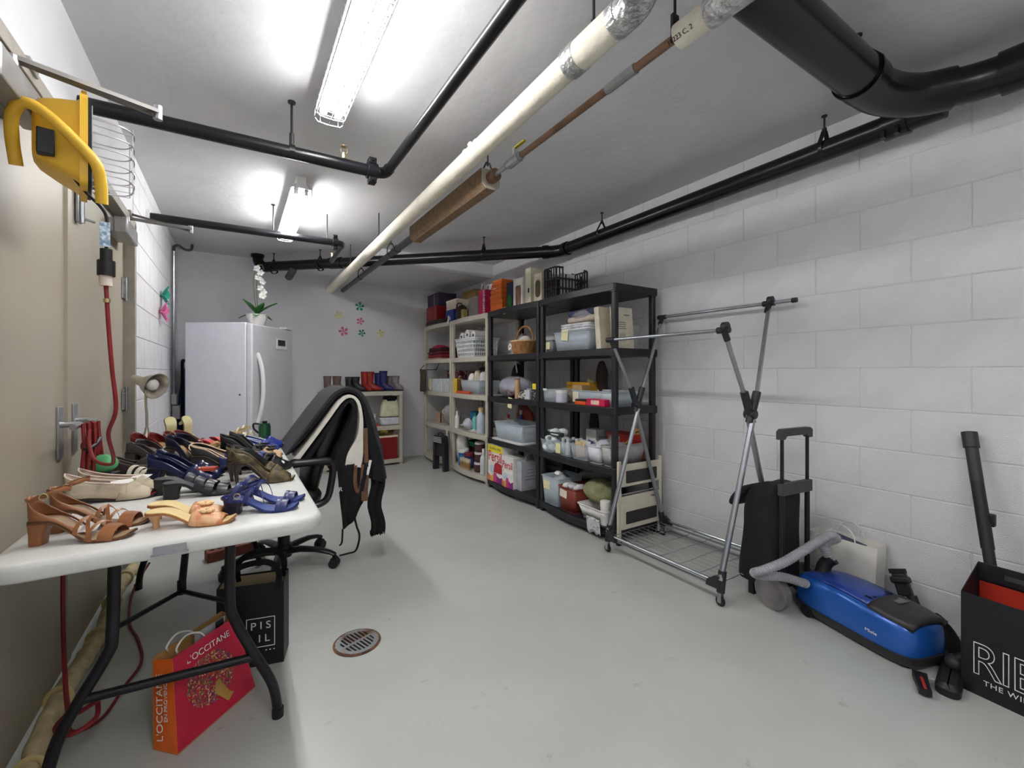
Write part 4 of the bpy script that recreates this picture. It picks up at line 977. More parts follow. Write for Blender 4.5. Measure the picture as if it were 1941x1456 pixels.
# orange boxes
ob = [(0.0, 0.105), (-0.006, 0.058), (0.008, 0.05), (0.016, 0.038), (0.03, 0.032), (0.052, 0.028)]
zz = 0
nm_ = ['lowest', 'second from the bottom', 'third from the bottom', 'fourth from the bottom', 'fifth from the bottom', 'topmost and smallest']
for i, (dx, h_) in enumerate(ob):
    w_ = 0.235 - 0.012 * i
    t = at('orange_box', 'orange lidded box, %s in the stack on the black shelf' % nm_[i], 'box', 3.95 - dx, w_, 2.235, 0.18 - 0.006 * i, 4, 'stack of orange boxes', dz=zz)
    P_box(t, w_, 0.18 - 0.006 * i, h_ - 0.002, OR_, lid=pm((226, 116, 44), 0.5), lidh=min(0.022, h_ * 0.6))
    if i == 1:
        pass
    if i == 3: MB().box((-0.03, -0.085, 0.016), (0.06, 0.002, 0.008)).build('ribbon', WH, t)
    zz += h_
t = at('gift_bag', 'magenta gift bag with a silver patterned edge on the taupe shelf top', 'bag', 4.265, 0.15, 2.26, 0.1, 4)
P_box(t, 0.15, 0.1, 0.27, MAG, 'bag_body'); MB().box((0.055, -0.052, 0.14), (0.038, 0.003, 0.26)).build('pattern_strip', pm((226, 216, 214), 0.4, 'patterned print', rgb2=(206, 60, 100), scale=60, thr=(0.47, 0.53)), t)
for y in (-0.03, 0.03): MB().tube(cat([(-0.04, y, 0.26), (-0.03, y, 0.33), (0.03, y, 0.33), (0.04, y, 0.26)], 5), 0.003, 6).build('handle', WH, t)
t = at('white_box', 'whitish box behind the magenta bag on the taupe shelf top', 'box', 4.28, 0.2, 2.4, 0.16, 4); P_box(t, 0.2, 0.16, 0.36, pm((196, 196, 200)))
# --- unit C and D, top
t = at('grey_box', 'plain grey box left of the magenta bag', 'box', 4.545, 0.23, 2.28, 0.2, 4); P_box(t, 0.23, 0.2, 0.235, pm((150, 146, 142)))
t = at('dark_bag', 'dark maroon bag slumped at the front of the taupe shelf top', 'bag', 4.87, 0.25, 2.225, 0.12, 4)
lump(t, 'bag_body', DBR, (0, 0, 0.09), (0.13, 0.05, 0.095), 3, 0.12); MB().tube(cat([(-0.09, -0.02, 0.1), (-0.03, -0.04, 0.19), (0.06, -0.03, 0.19), (0.1, -0.02, 0.12)], 5), 0.008, 8).build('strap', DBR, t)
t = at('small_box', 'small yellowish box beside the maroon bag on top', 'box', 4.63, 0.075, 2.225, 0.05, 4); P_box(t, 0.07, 0.05, 0.11, pm((176, 160, 96)))
t = at('blue_box', 'blue box with a white emblem under the cream lidded box', 'box', 5.24, 0.24, 2.3, 0.2, 4)
P_box(t, 0.24, 0.2, 0.17, pm((32, 62, 150), 0.4)); MB().prism([(0.03 * cos(R(60 * i)) * (1 if i % 2 else 0.6), 0.03 * sin(R(60 * i)) * (1 if i % 2 else 0.6)) for i in range(6)], 0, 0.002, T(0.02, -0.102, 0.06) @ RX(90)).build('emblem', WH, t)
t = at('lidded_box', 'cream shoe box with a wide lid stacked on the blue box', 'box', 5.24, 0.32, 2.3, 0.21, 4, dz=0.172)
P_box(t, 0.3, 0.2, 0.12, CREAM, lid=pm((226, 214, 200)), lidh=0.025)
t = at('kraft_box', 'brown kraft box at the back of the taupe shelf top', 'box', 5.2, 0.36, 2.52, 0.11, 4); P_box(t, 0.36, 0.11, 0.42, pm((132, 108, 62), 0.8))
t = at('suitcase', 'flat dark brown case lying on the far taupe shelf top', 'case', 5.765, 0.62, 2.22, 0.36, 4)
MB().loft([tub_ring(0.6, 0.35, 0.04, z_) for z_ in (0.0, 0.07)]).build('case_body', DBR, t, bevel=0.006); MB().box((0, 0, 0.036), (0.604, 0.354, 0.006)).build('zip', m_dark, t)
for x in (-0.06, 0.06): MB().box((x, -0.18, 0.035), (0.012, 0.012, 0.012)).build('handle_mount', m_dark, t)
t = at('red_box', 'red translucent box on the flat brown case', 'box', 5.755, 0.36, 2.24, 0.25, 4, dz=0.0735)
P_box(t, 0.36, 0.25, 0.19, pm((150, 34, 36), 0.3)); MB().box((-0.05, -0.127, 0.1), (0.14, 0.002, 0.1)).build('box_label', pm((178, 60, 56), 0.4), t)
t = at('dark_carton', 'dark purple carton stacked on the red box at the far end', 'box', 5.76, 0.38, 2.26, 0.26, 4, dz=0.266)
P_box(t, 0.38, 0.26, 0.17, pm((52, 40, 62), 0.5)); MB().box((0.05, -0.132, 0.085), (0.012, 0.002, 0.17)).build('tape_strip', GY, t)
def edge_tag(label, u, v, z, w=0.05, h=0.065, a=0, mt=None, tilt=0):
    t = thing('paper_tag', label, 'tag', (u, v, z), -90, 'paper tags on the shelf edges')
    MB(RY(a)).box((0, 0, 0), (w, 0.0015, h)).build('tag_sheet', mt or m_note, t)
    MB(RY(a)).box((0, -0.0012, h * 0.1), (w * 0.6, 0.0006, 0.004)).build('written_line', pm((90, 90, 100)), t)
    return t
edge_tag('pale tag on the edge of the black shelf top under the navy box', 2.196, 3.61, 1.775, a=-4)
edge_tag('cream tag hanging from the black shelf edge below the quilted bag', 2.178, 3.48, 0.895, 0.07, 0.1, 8)
edge_tag('white tag leaning over the taupe shelf top edge under the blue box', 2.19, 4.91, 1.82, 0.045, 0.1, 20, m_tagw)
edge_tag('cream tag beside the black folding stool on the taupe post', 2.178, 4.92, 0.42, 0.05, 0.11, -10, m_tagw)
# --- unit A, second shelf from top
t = at('small_bin', 'small grey bin with a yellow note left of the big clear tub', 'bin', 3.03, 0.095, 2.25, 0.16, 3)
P_tub(t, 0.095, 0.16, 0.1, pm((150, 152, 154), 0.4)); P_note(t, 0, -0.083, 0.055, 0.05, 0.06)
t = at('storage_tub', 'large clear tub of white linen with a yellow note', 'storage tub', 2.885, 0.43, 2.23, 0.3, 3)
P_tub(t, 0.43, 0.3, 0.15, m_clear2); P_note(t, -0.06, -0.156, 0.125, 0.08, 0.085, a=8)
t = at('folded_linen', 'white and pale blue folded linen inside the large clear tub', 'linen', 2.86, 0.37, 2.26, 0.23, 3, dz=0.004); folded(t, 'linen_layer', pm((228, 230, 234), 0.8), 0.36, 0.23, 0.125, layers=3, seed=4)
t = at('linen_pack', 'white folded linen in clear wrap on top of the large tub', 'linen', 2.84, 0.38, 2.24, 0.27, 3, dz=0.1575)
folded(t, 'linen_layer', pm((236, 236, 240), 0.7), 0.36, 0.25, 0.06, layers=3, seed=5); lump(t, 'plastic_wrap', m_film, (0, 0, 0.033), (0.2, 0.14, 0.034), 8, 0.06)
t = at('bedding_pack', 'navy and beige bedding in a clear plastic bag, topmost on the big tub', 'bedding', 2.8, 0.4, 2.26, 0.27, 3, dz=0.226)
folded(t, 'beige_layer', pm((204, 192, 176), 0.8), 0.34, 0.25, 0.045, layers=1, seed=6); folded(t, 'navy_layer', pm((58, 66, 96), 0.8), 0.34, 0.25, 0.05, z=0.045, layers=1, seed=7); lump(t, 'plastic_bag', m_film, (0, 0, 0.055), (0.205, 0.145, 0.056), 9, 0.1)
t = thing('board_folder', 'cream folder leaning against the end of the large clear tub', 'folder', (2.36, 2.36, LV[3] + 0.001), rot=(0, 0, R(-90)))
MB(RY(-5)).box((0.0, 0, 0.155), (0.05, 0.24, 0.31)).build('folder_body', CREAM, t, bevel=0.002)
t = thing('printed_sheet', 'cream printed board standing at the near end of the black shelf', 'board', (2.36, 2.235, LV[3] + 0.001), rot=(R(-4), 0, 0))
MB().box((0, 0, 0.15), (0.22, 0.006, 0.3)).build('board', pm((216, 210, 190), 0.6), t)
for i, (w_, z_) in enumerate(((0.12, 0.19), (0.12, 0.175), (0.1, 0.16), (0.12, 0.145))): MB().box((-0.02, -0.0035, z_), (w_, 0.0008, 0.005)).build('text_line', pm((110, 108, 104)), t)
MB().box((0.05, -0.0035, 0.245), (0.06, 0.0008, 0.008)).build('text_line', pm((120, 116, 110)), t)
MB().box((0.0, -0.0035, 0.08), (0.06, 0.0008, 0.06)).build('printed_picture', pm((186, 180, 164)), t)
t = thing('grey_board', 'grey board standing behind the cream printed board', 'board', (2.47, 2.275, LV[3] + 0.001)); MB().box((0, 0, 0.09), (0.2, 0.01, 0.18)).build('board', GY, t)
# --- unit A, middle shelf
t = at('clear_box', 'clear plastic box of dark things at the left of the middle shelf', 'storage box', 3.05, 0.2, 2.225, 0.24, 2); P_tub(t, 0.2, 0.24, 0.1, m_clear, taper=0.97); P_note(t, -0.04, -0.124, 0.1, 0.05, 0.015, WH)
t = at('black_cloth', 'black things packed in the clear box on the middle shelf', 'cloth', 3.03, 0.16, 2.25, 0.19, 2, dz=0.004); lump(t, 'black_bundle', m_bcloth, (0, 0, 0.038), (0.078, 0.09, 0.038), 2, 0.12)
t = at('yellow_box', 'long ochre yellow box at the back of the middle shelf', 'box', 3.02, 0.3, 2.48, 0.12, 2); P_box(t, 0.3, 0.12, 0.16, pm((196, 146, 36), 0.5)); MB().box((0, -0.0615, 0.13), (0.3, 0.002, 0.012)).build('box_band', pm((150, 108, 30)), t)
t = at('kraft_carton', 'small kraft carton behind the white capped jar', 'box', 2.82, 0.12, 2.38, 0.08, 2); P_box(t, 0.12, 0.08, 0.14, KR)
jar('plastic_jar', 'white capped plastic jar on the middle shelf of the nearest unit', 'jar', 2.805, 2.255, 2, 0.05, 0.1, pm((206, 208, 220), 0.25), WH)
t = at('long_bin', 'long clear bin of odds and ends with a note on the middle shelf', 'storage bin', 2.735, 0.37, 2.3, 0.27, 2); P_tub(t, 0.37, 0.27, 0.1, m_clear2); P_note(t, -0.13, -0.139, 0.05, 0.07, 0.08, m_tagw)
t = at('cable_bundle', 'grey and black odds and ends inside the long clear bin', 'oddments', 2.705, 0.31, 2.34, 0.2, 2, dz=0.004)
for i in range(7): lump(t, 'oddment', pm([(120, 122, 128), (60, 62, 72), (170, 172, 176), (110, 150, 140), (196, 190, 180), (84, 84, 96), (150, 120, 110)][i]), (-0.12 + 0.04 * i, 0.03 * (-1) ** i, 0.045), (0.03, 0.05, 0.042), i + 20, 0.2, 10, 7)
t = at('clear_bin', 'clear bin at the near end of the middle shelf behind the rack joint', 'storage bin', 2.35, 0.125, 2.24, 0.34, 2); P_tub(t, 0.13, 0.34, 0.1, m_clear2)
t = at('toy_parts', 'mixed small parts inside the near end clear bin', 'oddments', 2.337, 0.1, 2.27, 0.28, 2, dz=0.004)
for i in range(5): lump(t, 'part', pm([(90, 110, 150), (170, 150, 120), (150, 110, 90), (196, 192, 180), (120, 126, 120)][i]), (0, -0.11 + 0.055 * i, 0.03), (0.04, 0.028, 0.028), i + 40, 0.2, 10, 7)
t = at('orange_case', 'flat orange case with black edge next to the pink box', 'case', 2.585, 0.125, 2.205, 0.09, 2); P_box(t, 0.125, 0.09, 0.026, pm((214, 84, 30), 0.4)); MB().box((0, 0, 0.033), (0.12, 0.085, 0.014)).build('black_top', m_blackm, t)
t = at('pink_box', 'crimson pink flat box with a white label at the middle shelf edge', 'box', 2.45, 0.19, 2.2, 0.09, 2); P_box(t, 0.19, 0.09, 0.05, pm((190, 26, 74), 0.4)); MB().box((0.0, -0.0462, 0.026), (0.085, 0.002, 0.032)).build('box_label', pm((226, 190, 176)), t)
t = at('stuffed_bag', 'dark stuffed bag with a yellow note at the back of the middle shelf', 'bag', 2.83, 0.2, 2.56, 0.07, 2)
lump(t, 'bag_body', pm((64, 44, 46), 0.7), (0.03, 0, 0.17), (0.06, 0.035, 0.17), 12, 0.25); lump(t, 'pale_bundle', pm((150, 150, 130), 0.6), (-0.05, -0.01, 0.13), (0.055, 0.035, 0.09), 13, 0.25); P_note(t, -0.05, -0.06, 0.13, 0.08, 0.1, pm((206, 208, 140)), a=14)
t = at('black_pouch', 'small black pouch beside the yellow note on the middle shelf', 'pouch', 2.93, 0.1, 2.5, 0.06, 2); lump(t, 'pouch_body', m_blackm, (0, 0, 0.06), (0.05, 0.03, 0.06), 14, 0.2)
t = at('spiral_binder', 'grey comb shaped strip standing behind the near post', 'strip', 2.52, 0.03, 2.55, 0.02, 2)
MB().box((0, 0, 0.14), (0.012, 0.004, 0.28)).build('strip', GY, t)
for i in range(9): MB().box((0.006, -0.003, 0.03 + 0.028 * i), (0.022, 0.004, 0.01)).build('tooth', m_dark, t)
# --- unit A, fourth shelf
BW = pm((214, 226, 232), 0.3)
def open_bin(label, v0, w, u0, d, h, lev=1, note=None, mt=None, name='clear_bin'):
    t = at(name, label, 'storage bin', v0, w, u0, d, lev); P_tub(t, w, d, h, mt or m_clear, taper=0.88)
    if note: P_note(t, note[0], -d / 2 * 0.97 - 0.002, note[1], note[2], note[3], note[4] if len(note) > 4 else None)
    return t
open_bin('clear bin heaped with white light bulbs on the fourth shelf', 3.03, 0.16, 2.2, 0.22, 0.1)
bulb0 = None
bp = [(-0.05, -0.08, 0.04, 0), (0.03, -0.07, 0.042, 40), (-0.01, 0.0, 0.04, 90), (0.05, 0.03, 0.04, 10), (-0.05, 0.05, 0.042, 60), (-0.045, -0.05, 0.105, 20), (0.035, -0.055, 0.105, 80), (0.0, 0.01, 0.11, 50), (-0.05, 0.05, 0.11, 15), (0.045, 0.055, 0.105, 100), (0.0, -0.03, 0.165, 30), (0.03, 0.03, 0.165, 70)]
m_bulb = pm((226, 234, 236), 0.25, 'bulb glass'); 
for i, (x, y, z_, a) in enumerate(bp):
    loc = (2.31 + y, 2.95 - x, LV[1] + z_)
    if bulb0 is None:
        bulb0 = thing('light_bulb', 'loose white light bulb in the clear bin on the fourth shelf', 'light bulb', loc, rot=(R(100), 0, R(a)), group='white light bulbs in the clear bin')
        MB().lathe([(0, 0.06), (0.018, 0.056), (0.03, 0.04), (0.033, 0.022), (0.028, 0.004), (0.017, -0.018), (0.013, -0.026)], 14).build('globe', m_bulb, bulb0)
        MB().lathe([(0.013, -0.026), (0.0135, -0.045), (0.008, -0.052), (0, -0.053)], 12).build('screw_base', m_steel, bulb0)
    else: dup(bulb0, loc, rot=(R(100 + 7 * (i % 5)), R(9 * (i % 4)), R(a)))
open_bin('clear bin with a pale note and small bottles on the fourth shelf', 2.85, 0.195, 2.2, 0.24, 0.105, note=(-0.035, 0.055, 0.06, 0.085))
for i, (x, y, c_) in enumerate(((-0.05, -0.05, (190, 204, 204)), (0.02, -0.06, (220, 224, 224)), (0.06, 0.0, (120, 130, 134)), (-0.03, 0.04, (70, 74, 82)), (0.04, 0.06, (200, 206, 206)))):
    t = thing('small_bottle', ['pale bottle', 'white bottle', 'slate bottle', 'dark bottle', 'light grey bottle'][i] + ' standing in the noted clear bin on the fourth shelf', 'bottle', (2.32 + y, 2.753 - x, LV[1] + 0.005), -90, group='small bottles in the noted bin')
    MB().lathe([(0, 0), (0.022, 0), (0.022, 0.085), (0.012, 0.1), (0.012, 0.108)], 12).build('bottle', pm(c_, 0.3), t); MB().lathe([(0.014, 0.105), (0.014, 0.125), (0, 0.126)], 10).build('cap', pm((206, 206, 210)), t)
t = at('tool_case', 'flat dark green case lying across the light bulb bin', 'case', 2.94, 0.13, 2.235, 0.05, 1, dz=0.135); P_box(t, 0.13, 0.05, 0.03, pm((40, 58, 54), 0.4)); MB().box((0, -0.026, 0.016), (0.1, 0.002, 0.008)).build('stripe', WH, t)
open_bin('clear bin of papers and tan envelopes on the fourth shelf', 2.64, 0.185, 2.2, 0.25, 0.11)
for i in range(4):
    t = thing('envelope', ['tan envelope at the front of the paper bin', 'white sheet behind the tan envelope', 'dark blue sleeve inside the paper bin', 'pale sheet at the back of the paper bin'][i], 'paper', (2.235 + 0.045 * i, 2.547, LV[1] + 0.004), rot=(R(-4 + 3 * i), R(6), R(-90)))
    MB(RY(-18 + 14 * i)).box((0, 0, 0.075), (0.1, 0.003, 0.12)).build('sheet', [pm((206, 178, 136)), WH, pm((60, 70, 120)), pm((220, 214, 196))][i], t)
open_bin('white bin next to the near post on the fourth shelf', 2.445, 0.125, 2.2, 0.26, 0.125, mt=pm((222, 224, 230), 0.35), name='white_bin')
t = at('tissue', 'crumpled clear bag poking out of the white bin', 'plastic bag', 2.43, 0.09, 2.24, 0.16, 1, dz=0.05); lump(t, 'bag_body', pm((206, 210, 220), 0.3), (0, 0, 0.06), (0.042, 0.075, 0.055), 30, 0.3)
open_bin('pale grey bin at the near end of the fourth shelf', 2.311, 0.088, 2.21, 0.37, 0.14, mt=pm((176, 174, 174), 0.4), name='grey_bin')
t = thing('magazine', 'orange and black magazine leaning in the near grey bin', 'magazine', (2.47, 2.267, LV[1] + 0.1), rot=(0, R(38), 0)); MB().box((0, 0, 0.06), (0.13, 0.01, 0.2)).build('cover', pm((222, 160, 70), 0.4, 'print', rgb2=(60, 40, 36), scale=30, thr=(0.45, 0.55)), t)
t = at('red_carton', 'red carton with a pale picture at the back of the fourth shelf', 'box', 2.5, 0.24, 2.46, 0.15, 1); P_box(t, 0.24, 0.15, 0.2, pm((166, 40, 36), 0.45)); MB().box((-0.045, -0.0765, 0.12), (0.12, 0.002, 0.12)).build('box_picture', pm((190, 184, 170), 0.4, 'print', rgb2=(170, 90, 60), scale=18), t)
t = at('picture_carton', 'white carton with an orange picture behind the paper bin', 'box', 2.74, 0.12, 2.46, 0.09, 1); P_box(t, 0.12, 0.09, 0.2, pm((206, 204, 200))); MB().box((0.01, -0.0465, 0.06), (0.06, 0.002, 0.09)).build('box_picture', pm((214, 140, 60)), t)
t = at('slate_box', 'dark slanted box beside the white picture carton', 'box', 2.6, 0.14, 2.46, 0.06, 1, rz=8); P_box(t, 0.13, 0.05, 0.15, pm((92, 88, 86)))
t = at('umbrella', 'dark folded umbrella upright against the wall behind the fourth shelf', 'umbrella', 2.86, 0.1, 2.585, 0.06, 1)
MB().lathe([(0, 0), (0.012, 0.0), (0.04, 0.05), (0.045, 0.22), (0.03, 0.33), (0.012, 0.36)], 12).build('folded_cloth', pm((50, 40, 44), 0.7), t); MB().cyl((0, 0, 0.35), (0, 0, 0.375), 0.012, 10).build('handle', m_blackm, t)
# --- unit A, bottom
open_bin('tall clear bin with a pale note at the left of the bottom shelf', 2.995, 0.215, 2.19, 0.27, 0.225, 0, note=(-0.04, 0.165, 0.085, 0.09), mt=m_clear2)
t = at('wrapped_bundle', 'grey wrapped bundle filling the tall clear bin', 'bundle', 2.97, 0.17, 2.22, 0.21, 0, dz=0.004); lump(t, 'bundle', pm((160, 166, 170), 0.4), (0, 0, 0.12), (0.085, 0.1, 0.12), 33, 0.16); lump(t, 'white_knot', WH, (-0.01, -0.03, 0.24), (0.035, 0.03, 0.02), 34, 0.4)
t = open_bin('red brown bin with a cream note on the bottom shelf', 2.77, 0.2, 2.19, 0.26, 0.185, 0, mt=pm((134, 60, 50), 0.45), name='brown_bin'); P_note(t, -0.03, -0.134, 0.135, 0.085, 0.06, m_tagw, a=6)
t = at('paper_scraps', 'white scraps and clear film heaped in the red brown bin', 'papers', 2.75, 0.16, 2.2, 0.2, 0, dz=0.15)
for i in range(6): lump(t, 'scrap', [WH, pm((200, 200, 206), 0.3)][i % 2], (-0.06 + 0.024 * i, -0.05 + 0.02 * (i % 3), 0.03 + 0.008 * (i % 2)), (0.03, 0.04, 0.026), 50 + i, 0.35, 10, 6)
t = at('long_tube', 'grey cardboard tube lying slanted at the back of the bottom shelf', 'tube', 2.87, 0.34, 2.5, 0.07, 0, dz=0.2); MB(RY(-14)).cyl((-0.18, 0, 0.04), (0.16, 0, 0.04), 0.034, 18).build('tube', pm((150, 146, 142), 0.7), t)
t = at('support_crate', 'dark crate at the back of the bottom shelf under the grey tube', 'crate', 2.95, 0.5, 2.49, 0.12, 0); P_box(t, 0.5, 0.12, 0.18, pm((48, 40, 46)))
t = at('olive_cushion', 'olive green knitted bundle on the white basin', 'cushion', 2.615, 0.33, 2.23, 0.25, 0, dz=0.105); lump(t, 'cushion', mat('olive knit', (140, 140, 104), 0.9, var=0.2, bump=0.9, bscale=150), (0, 0, 0.08), (0.165, 0.12, 0.095), 36, 0.1)
t = at('basin', 'white plastic basin under the olive bundle on the bottom shelf', 'basin', 2.55, 0.3, 2.19, 0.3, 0); P_tub(t, 0.3, 0.28, 0.1, WH, taper=0.8, wall=0.004)
t = at('white_canister', 'white canister with a cap beside the basin', 'canister', 2.325, 0.07, 2.205, 0.07, 0)
MB().lathe([(0, 0), (0.033, 0), (0.035, 0.005), (0.035, 0.13), (0, 0.13)], 18).build('canister', WH, t); MB().lathe([(0.038, 0.128), (0.038, 0.165), (0.034, 0.17), (0, 0.17)], 18).build('cap', WH, t)
t = thing('printed_bag', 'white plastic bag with dark print hanging over the bottom shelf edge', 'plastic bag', (2.165, 2.33, 0.045), -90); MB().grid(lambda a, b: V3((-0.07 + 0.14 * a, -0.006 * sin(9 * a) - 0.01 * b, 0.1 * b - 0.02 * (1 - b) * abs(sin(7 * a)))), 10, 5).build('bag_sheet', pm((206, 206, 210), 0.4, 'bag print', rgb2=(96, 96, 104), scale=50, thr=(0.36, 0.44)), t, ang=180, solid=0.002)
# --- unit B
m_wick = mat('wicker', (172, 124, 76), 0.6, var=0.3, scale=60, bump=0.9, bscale=90, stretch=(1, 1, 0.25))
t = at('wicker_basket', 'oval wicker basket with a hoop handle and a white daisy', 'basket', 3.62, 0.3, 2.21, 0.26, 3)
def oval(a, b, z, n=32): return [V3((a * cos(2 * pi * i / n), b * sin(2 * pi * i / n), z)) for i in range(n)]
wb_ = MB()
for i in range(11):
    k = i / 10; wb_.tube(oval(0.115 + 0.03 * k, 0.1 + 0.025 * k, 0.0075 + 0.112 * k), 0.0062, 6, closed=True)
tag(wb_.build('woven_wall', m_wick, t), kind='stuff')
st_ = MB()
for i in range(30):
    a = 2 * pi * i / 30; st_.tube([(0.115 * cos(a), 0.1 * sin(a), 0.007), (0.148 * cos(a), 0.128 * sin(a), 0.122)], 0.0055, 5)
tag(st_.build('basket_stakes', m_wick, t), kind='stuff')
MB().prism([(p.x, p.y) for p in oval(0.113, 0.098, 0)], 0.0, 0.006).build('basket_floor', m_wick, t)
MB().tube(oval(0.147, 0.127, 0.124), 0.009, 8, closed=True).build('braided_rim', mat('pale cane', (206, 176, 128), 0.6), t)
MB().tube([(0.145 * cos(R(a)), 0.0, 0.12 + 0.15 * sin(R(a))) for a in range(0, 181, 10)], 0.009, 8).build('hoop_handle', m_wick, t)
dz_ = MB(T(-0.09, -0.112, 0.075) @ RX(78) @ RZ(0))
for i in range(10): dz_.ball((0.022 * cos(R(36 * i)), 0.022 * sin(R(36 * i)), 0), (0.011, 0.011, 0.004), 8, 4)
dz_.build('daisy_petals', WH, t); MB(T(-0.09, -0.116, 0.075)).ball((0, 0, 0), (0.011, 0.007, 0.011), 8, 5).build('daisy_centre', pm((206, 186, 110)), t)
t = at('basket_cloth', 'grey and white cloths heaped in the wicker basket', 'cloth', 3.58, 0.22, 2.25, 0.18, 3, dz=0.012)
lump(t, 'white_cloth', pm((216, 212, 204), 0.8), (0.03, -0.01, 0.08), (0.085, 0.08, 0.085), 61, 0.2); lump(t, 'grey_cloth', pm((130, 126, 124), 0.8), (-0.045, 0.01, 0.13), (0.045, 0.05, 0.06), 62, 0.3)
t = at('quilted_bag', 'grey padded bedding rolled in a clear bag on the black middle shelf', 'bedding', 3.9, 0.5, 2.215, 0.27, 2)
lump(t, 'padded_roll', pm((132, 132, 152), 0.4, 'quilt', bump=0.5), (0, 0.0, 0.095), (0.25, 0.125, 0.1), 63, 0.08, 26, 14); lump(t, 'plastic_bag', m_film, (0, -0.003, 0.1), (0.258, 0.134, 0.107), 64, 0.09, 30, 16); lump(t, 'patterned_cloth', pm((150, 130, 128), 0.8, 'dotted cloth', rgb2=(70, 60, 66), scale=60), (0.05, -0.09, 0.055), (0.1, 0.05, 0.05), 65, 0.15)
t = at('cork_tube', 'tan paper tube standing in front of the padded bedding bag', 'tube', 3.455, 0.056, 2.2, 0.056, 2); MB().cyl((0, 0, 0), (0, 0, 0.18), 0.025, 16).build('tube', pm((196, 158, 118), 0.7), t); MB().cyl((0, 0, 0.178), (0, 0, 0.184), 0.026, 16).build('tube_cap', pm((120, 70, 56)), t)
t = at('patterned_scarf', 'black and white patterned scarf bunched beside the tan tube', 'scarf', 3.405, 0.12, 2.2, 0.06, 2); lump(t, 'scarf', pm((222, 216, 204), 0.7, 'animal print', rgb2=(40, 34, 34), scale=70, thr=(0.47, 0.53)), (0, 0, 0.03), (0.06, 0.03, 0.036), 66, 0.3)
t = at('greeting_cards', 'grey and white packets stacked beside the yellow and black box', 'packet', 3.3, 0.08, 2.215, 0.05, 2, rz=4); P_box(t, 0.075, 0.02, 0.085, pm((196, 198, 204)), y=-0.012); P_box(t, 0.07, 0.02, 0.1, pm((130, 128, 150)), 'back_packet', y=0.012)
t = at('battery_pack', 'black, white and yellow packet at the end of the middle shelf', 'packet', 3.2, 0.085, 2.225, 0.06, 2); P_box(t, 0.085, 0.06, 0.095, pm((40, 40, 46), 0.4, 'pack print', rgb2=(220, 220, 220), scale=60, thr=(0.36, 0.42))); MB().box((0, 0, 0.12), (0.06, 0.05, 0.05)).build('yellow_top', pm((226, 204, 50)), t)
t = at('dark_handbag', 'dark bag with white cord at the back of the black middle shelf', 'bag', 4.0, 0.2, 2.5, 0.08, 2, dz=0.0)
lump(t, 'bag_body', m_bcloth, (-0.02, 0, 0.17), (0.09, 0.04, 0.17), 67, 0.15); MB().tube(cat([(-0.05, -0.04, 0.36), (0, -0.045, 0.4), (0.03, -0.045, 0.34), (0.05, -0.04, 0.24)], 5), 0.008, 6).build('white_cord', WH, t)
t = at('shelf_liner_tray', 'white tray lid under the clear tub on the black shelf', 'tray', 3.84, 0.56, 2.17, 0.34, 1); MB().loft([tub_ring(0.55, 0.33, 0.04, 0.0), tub_ring(0.56, 0.34, 0.045, 0.012), tub_ring(0.54, 0.32, 0.035, 0.014)]).build('tray', WH, t)
t = at('clear_tub', 'big empty clear tub standing on the white tray', 'storage tub', 3.8, 0.5, 2.19, 0.3, 1, dz=0.015); P_tub(t, 0.5, 0.3, 0.16, m_clear2, taper=0.88, rim=0.016)
t = at('red_bag', 'dark orange plastic bag at the back behind the clear tub', 'bag', 3.96, 0.3, 2.53, 0.09, 1); lump(t, 'bag_body', pm((150, 60, 40), 0.4), (0, 0, 0.16), (0.14, 0.045, 0.16), 68, 0.2)
bottle('spray_bottle', 'blue bottle with a pale cap behind the clear tub', 'bottle', 3.81, 2.52, 1, 0.04, 0.27, pm((70, 80, 150), 0.25), pm((206, 200, 210)))
bottle('spray_bottle', 'pale pink bottle left of the blue one behind the clear tub', 'bottle', 3.93, 2.44, 1, 0.036, 0.22, pm((206, 180, 172), 0.3), pm((196, 70, 50)))
def detergent(label, v0, w, u0, d, h, big):
    t = at('detergent_box', label, 'detergent box', v0, w, u0, d, 0, 'detergent boxes on the bottom shelf')
    P_box(t, w, d, h, WH, bev=0.003)
    y = -d / 2 - 0.0012
    F = T(0, y, 0) @ RX(90)
    if big:
        MB().box((0, y, h - 0.035), (w, 0.0016, 0.07)).build('yellow_band', pm((232, 214, 60), 0.45), t)
        lettering('65 WÄSCHEN', 0.036, pm((40, 60, 40)), t, F @ T(0, h - 0.036, 0.001), depth=0.0004)
        MB().prism([(-w * 0.1, 0.095), (w * 0.46, 0.095), (w * 0.46, 0.185), (w * 0.1, 0.2), (-w * 0.05, 0.17)], 0, 0.001, F).build('red_stain_print', pm((176, 40, 50)), t)
    for i in range(5):
        MB().prism([(-w / 2 + w * i / 5, 0.0), (-w / 2 + w * (i + 1) / 5, 0.0), (-w / 2 + w * (i + 1) / 5, 0.05 + 0.02 * ((i * 7) % 3)), (-w / 2 + w * i / 5, 0.05 + 0.02 * ((i * 5 + 1) % 3))], 0, 0.0012, F).build('colour_print', pm([(206, 120, 90), (226, 170, 80), (200, 60, 130), (150, 40, 130), (120, 40, 120)][i], 0.45), t)
    MB().prism([(0.05 * cos(R(24 * i)) * 0.9, 0.13 * h / 0.38 + 0.036 * sin(R(24 * i))) for i in range(15)], 0, 0.0009, F @ T(-w * 0.18, 0, 0)).build('pale_print', pm((196, 214, 226), 0.45), t)
    lettering('Persil', w * 0.44, pm((196, 30, 40)), t, F @ T(0, h * (0.68 if big else 0.72), 0.0012) @ S(0.95, 1.15, 1), depth=0.0006)
    return t
detergent('larger detergent box with a yellow top band on the black bottom shelf', 3.912, 0.29, 2.185, 0.15, 0.362, True)
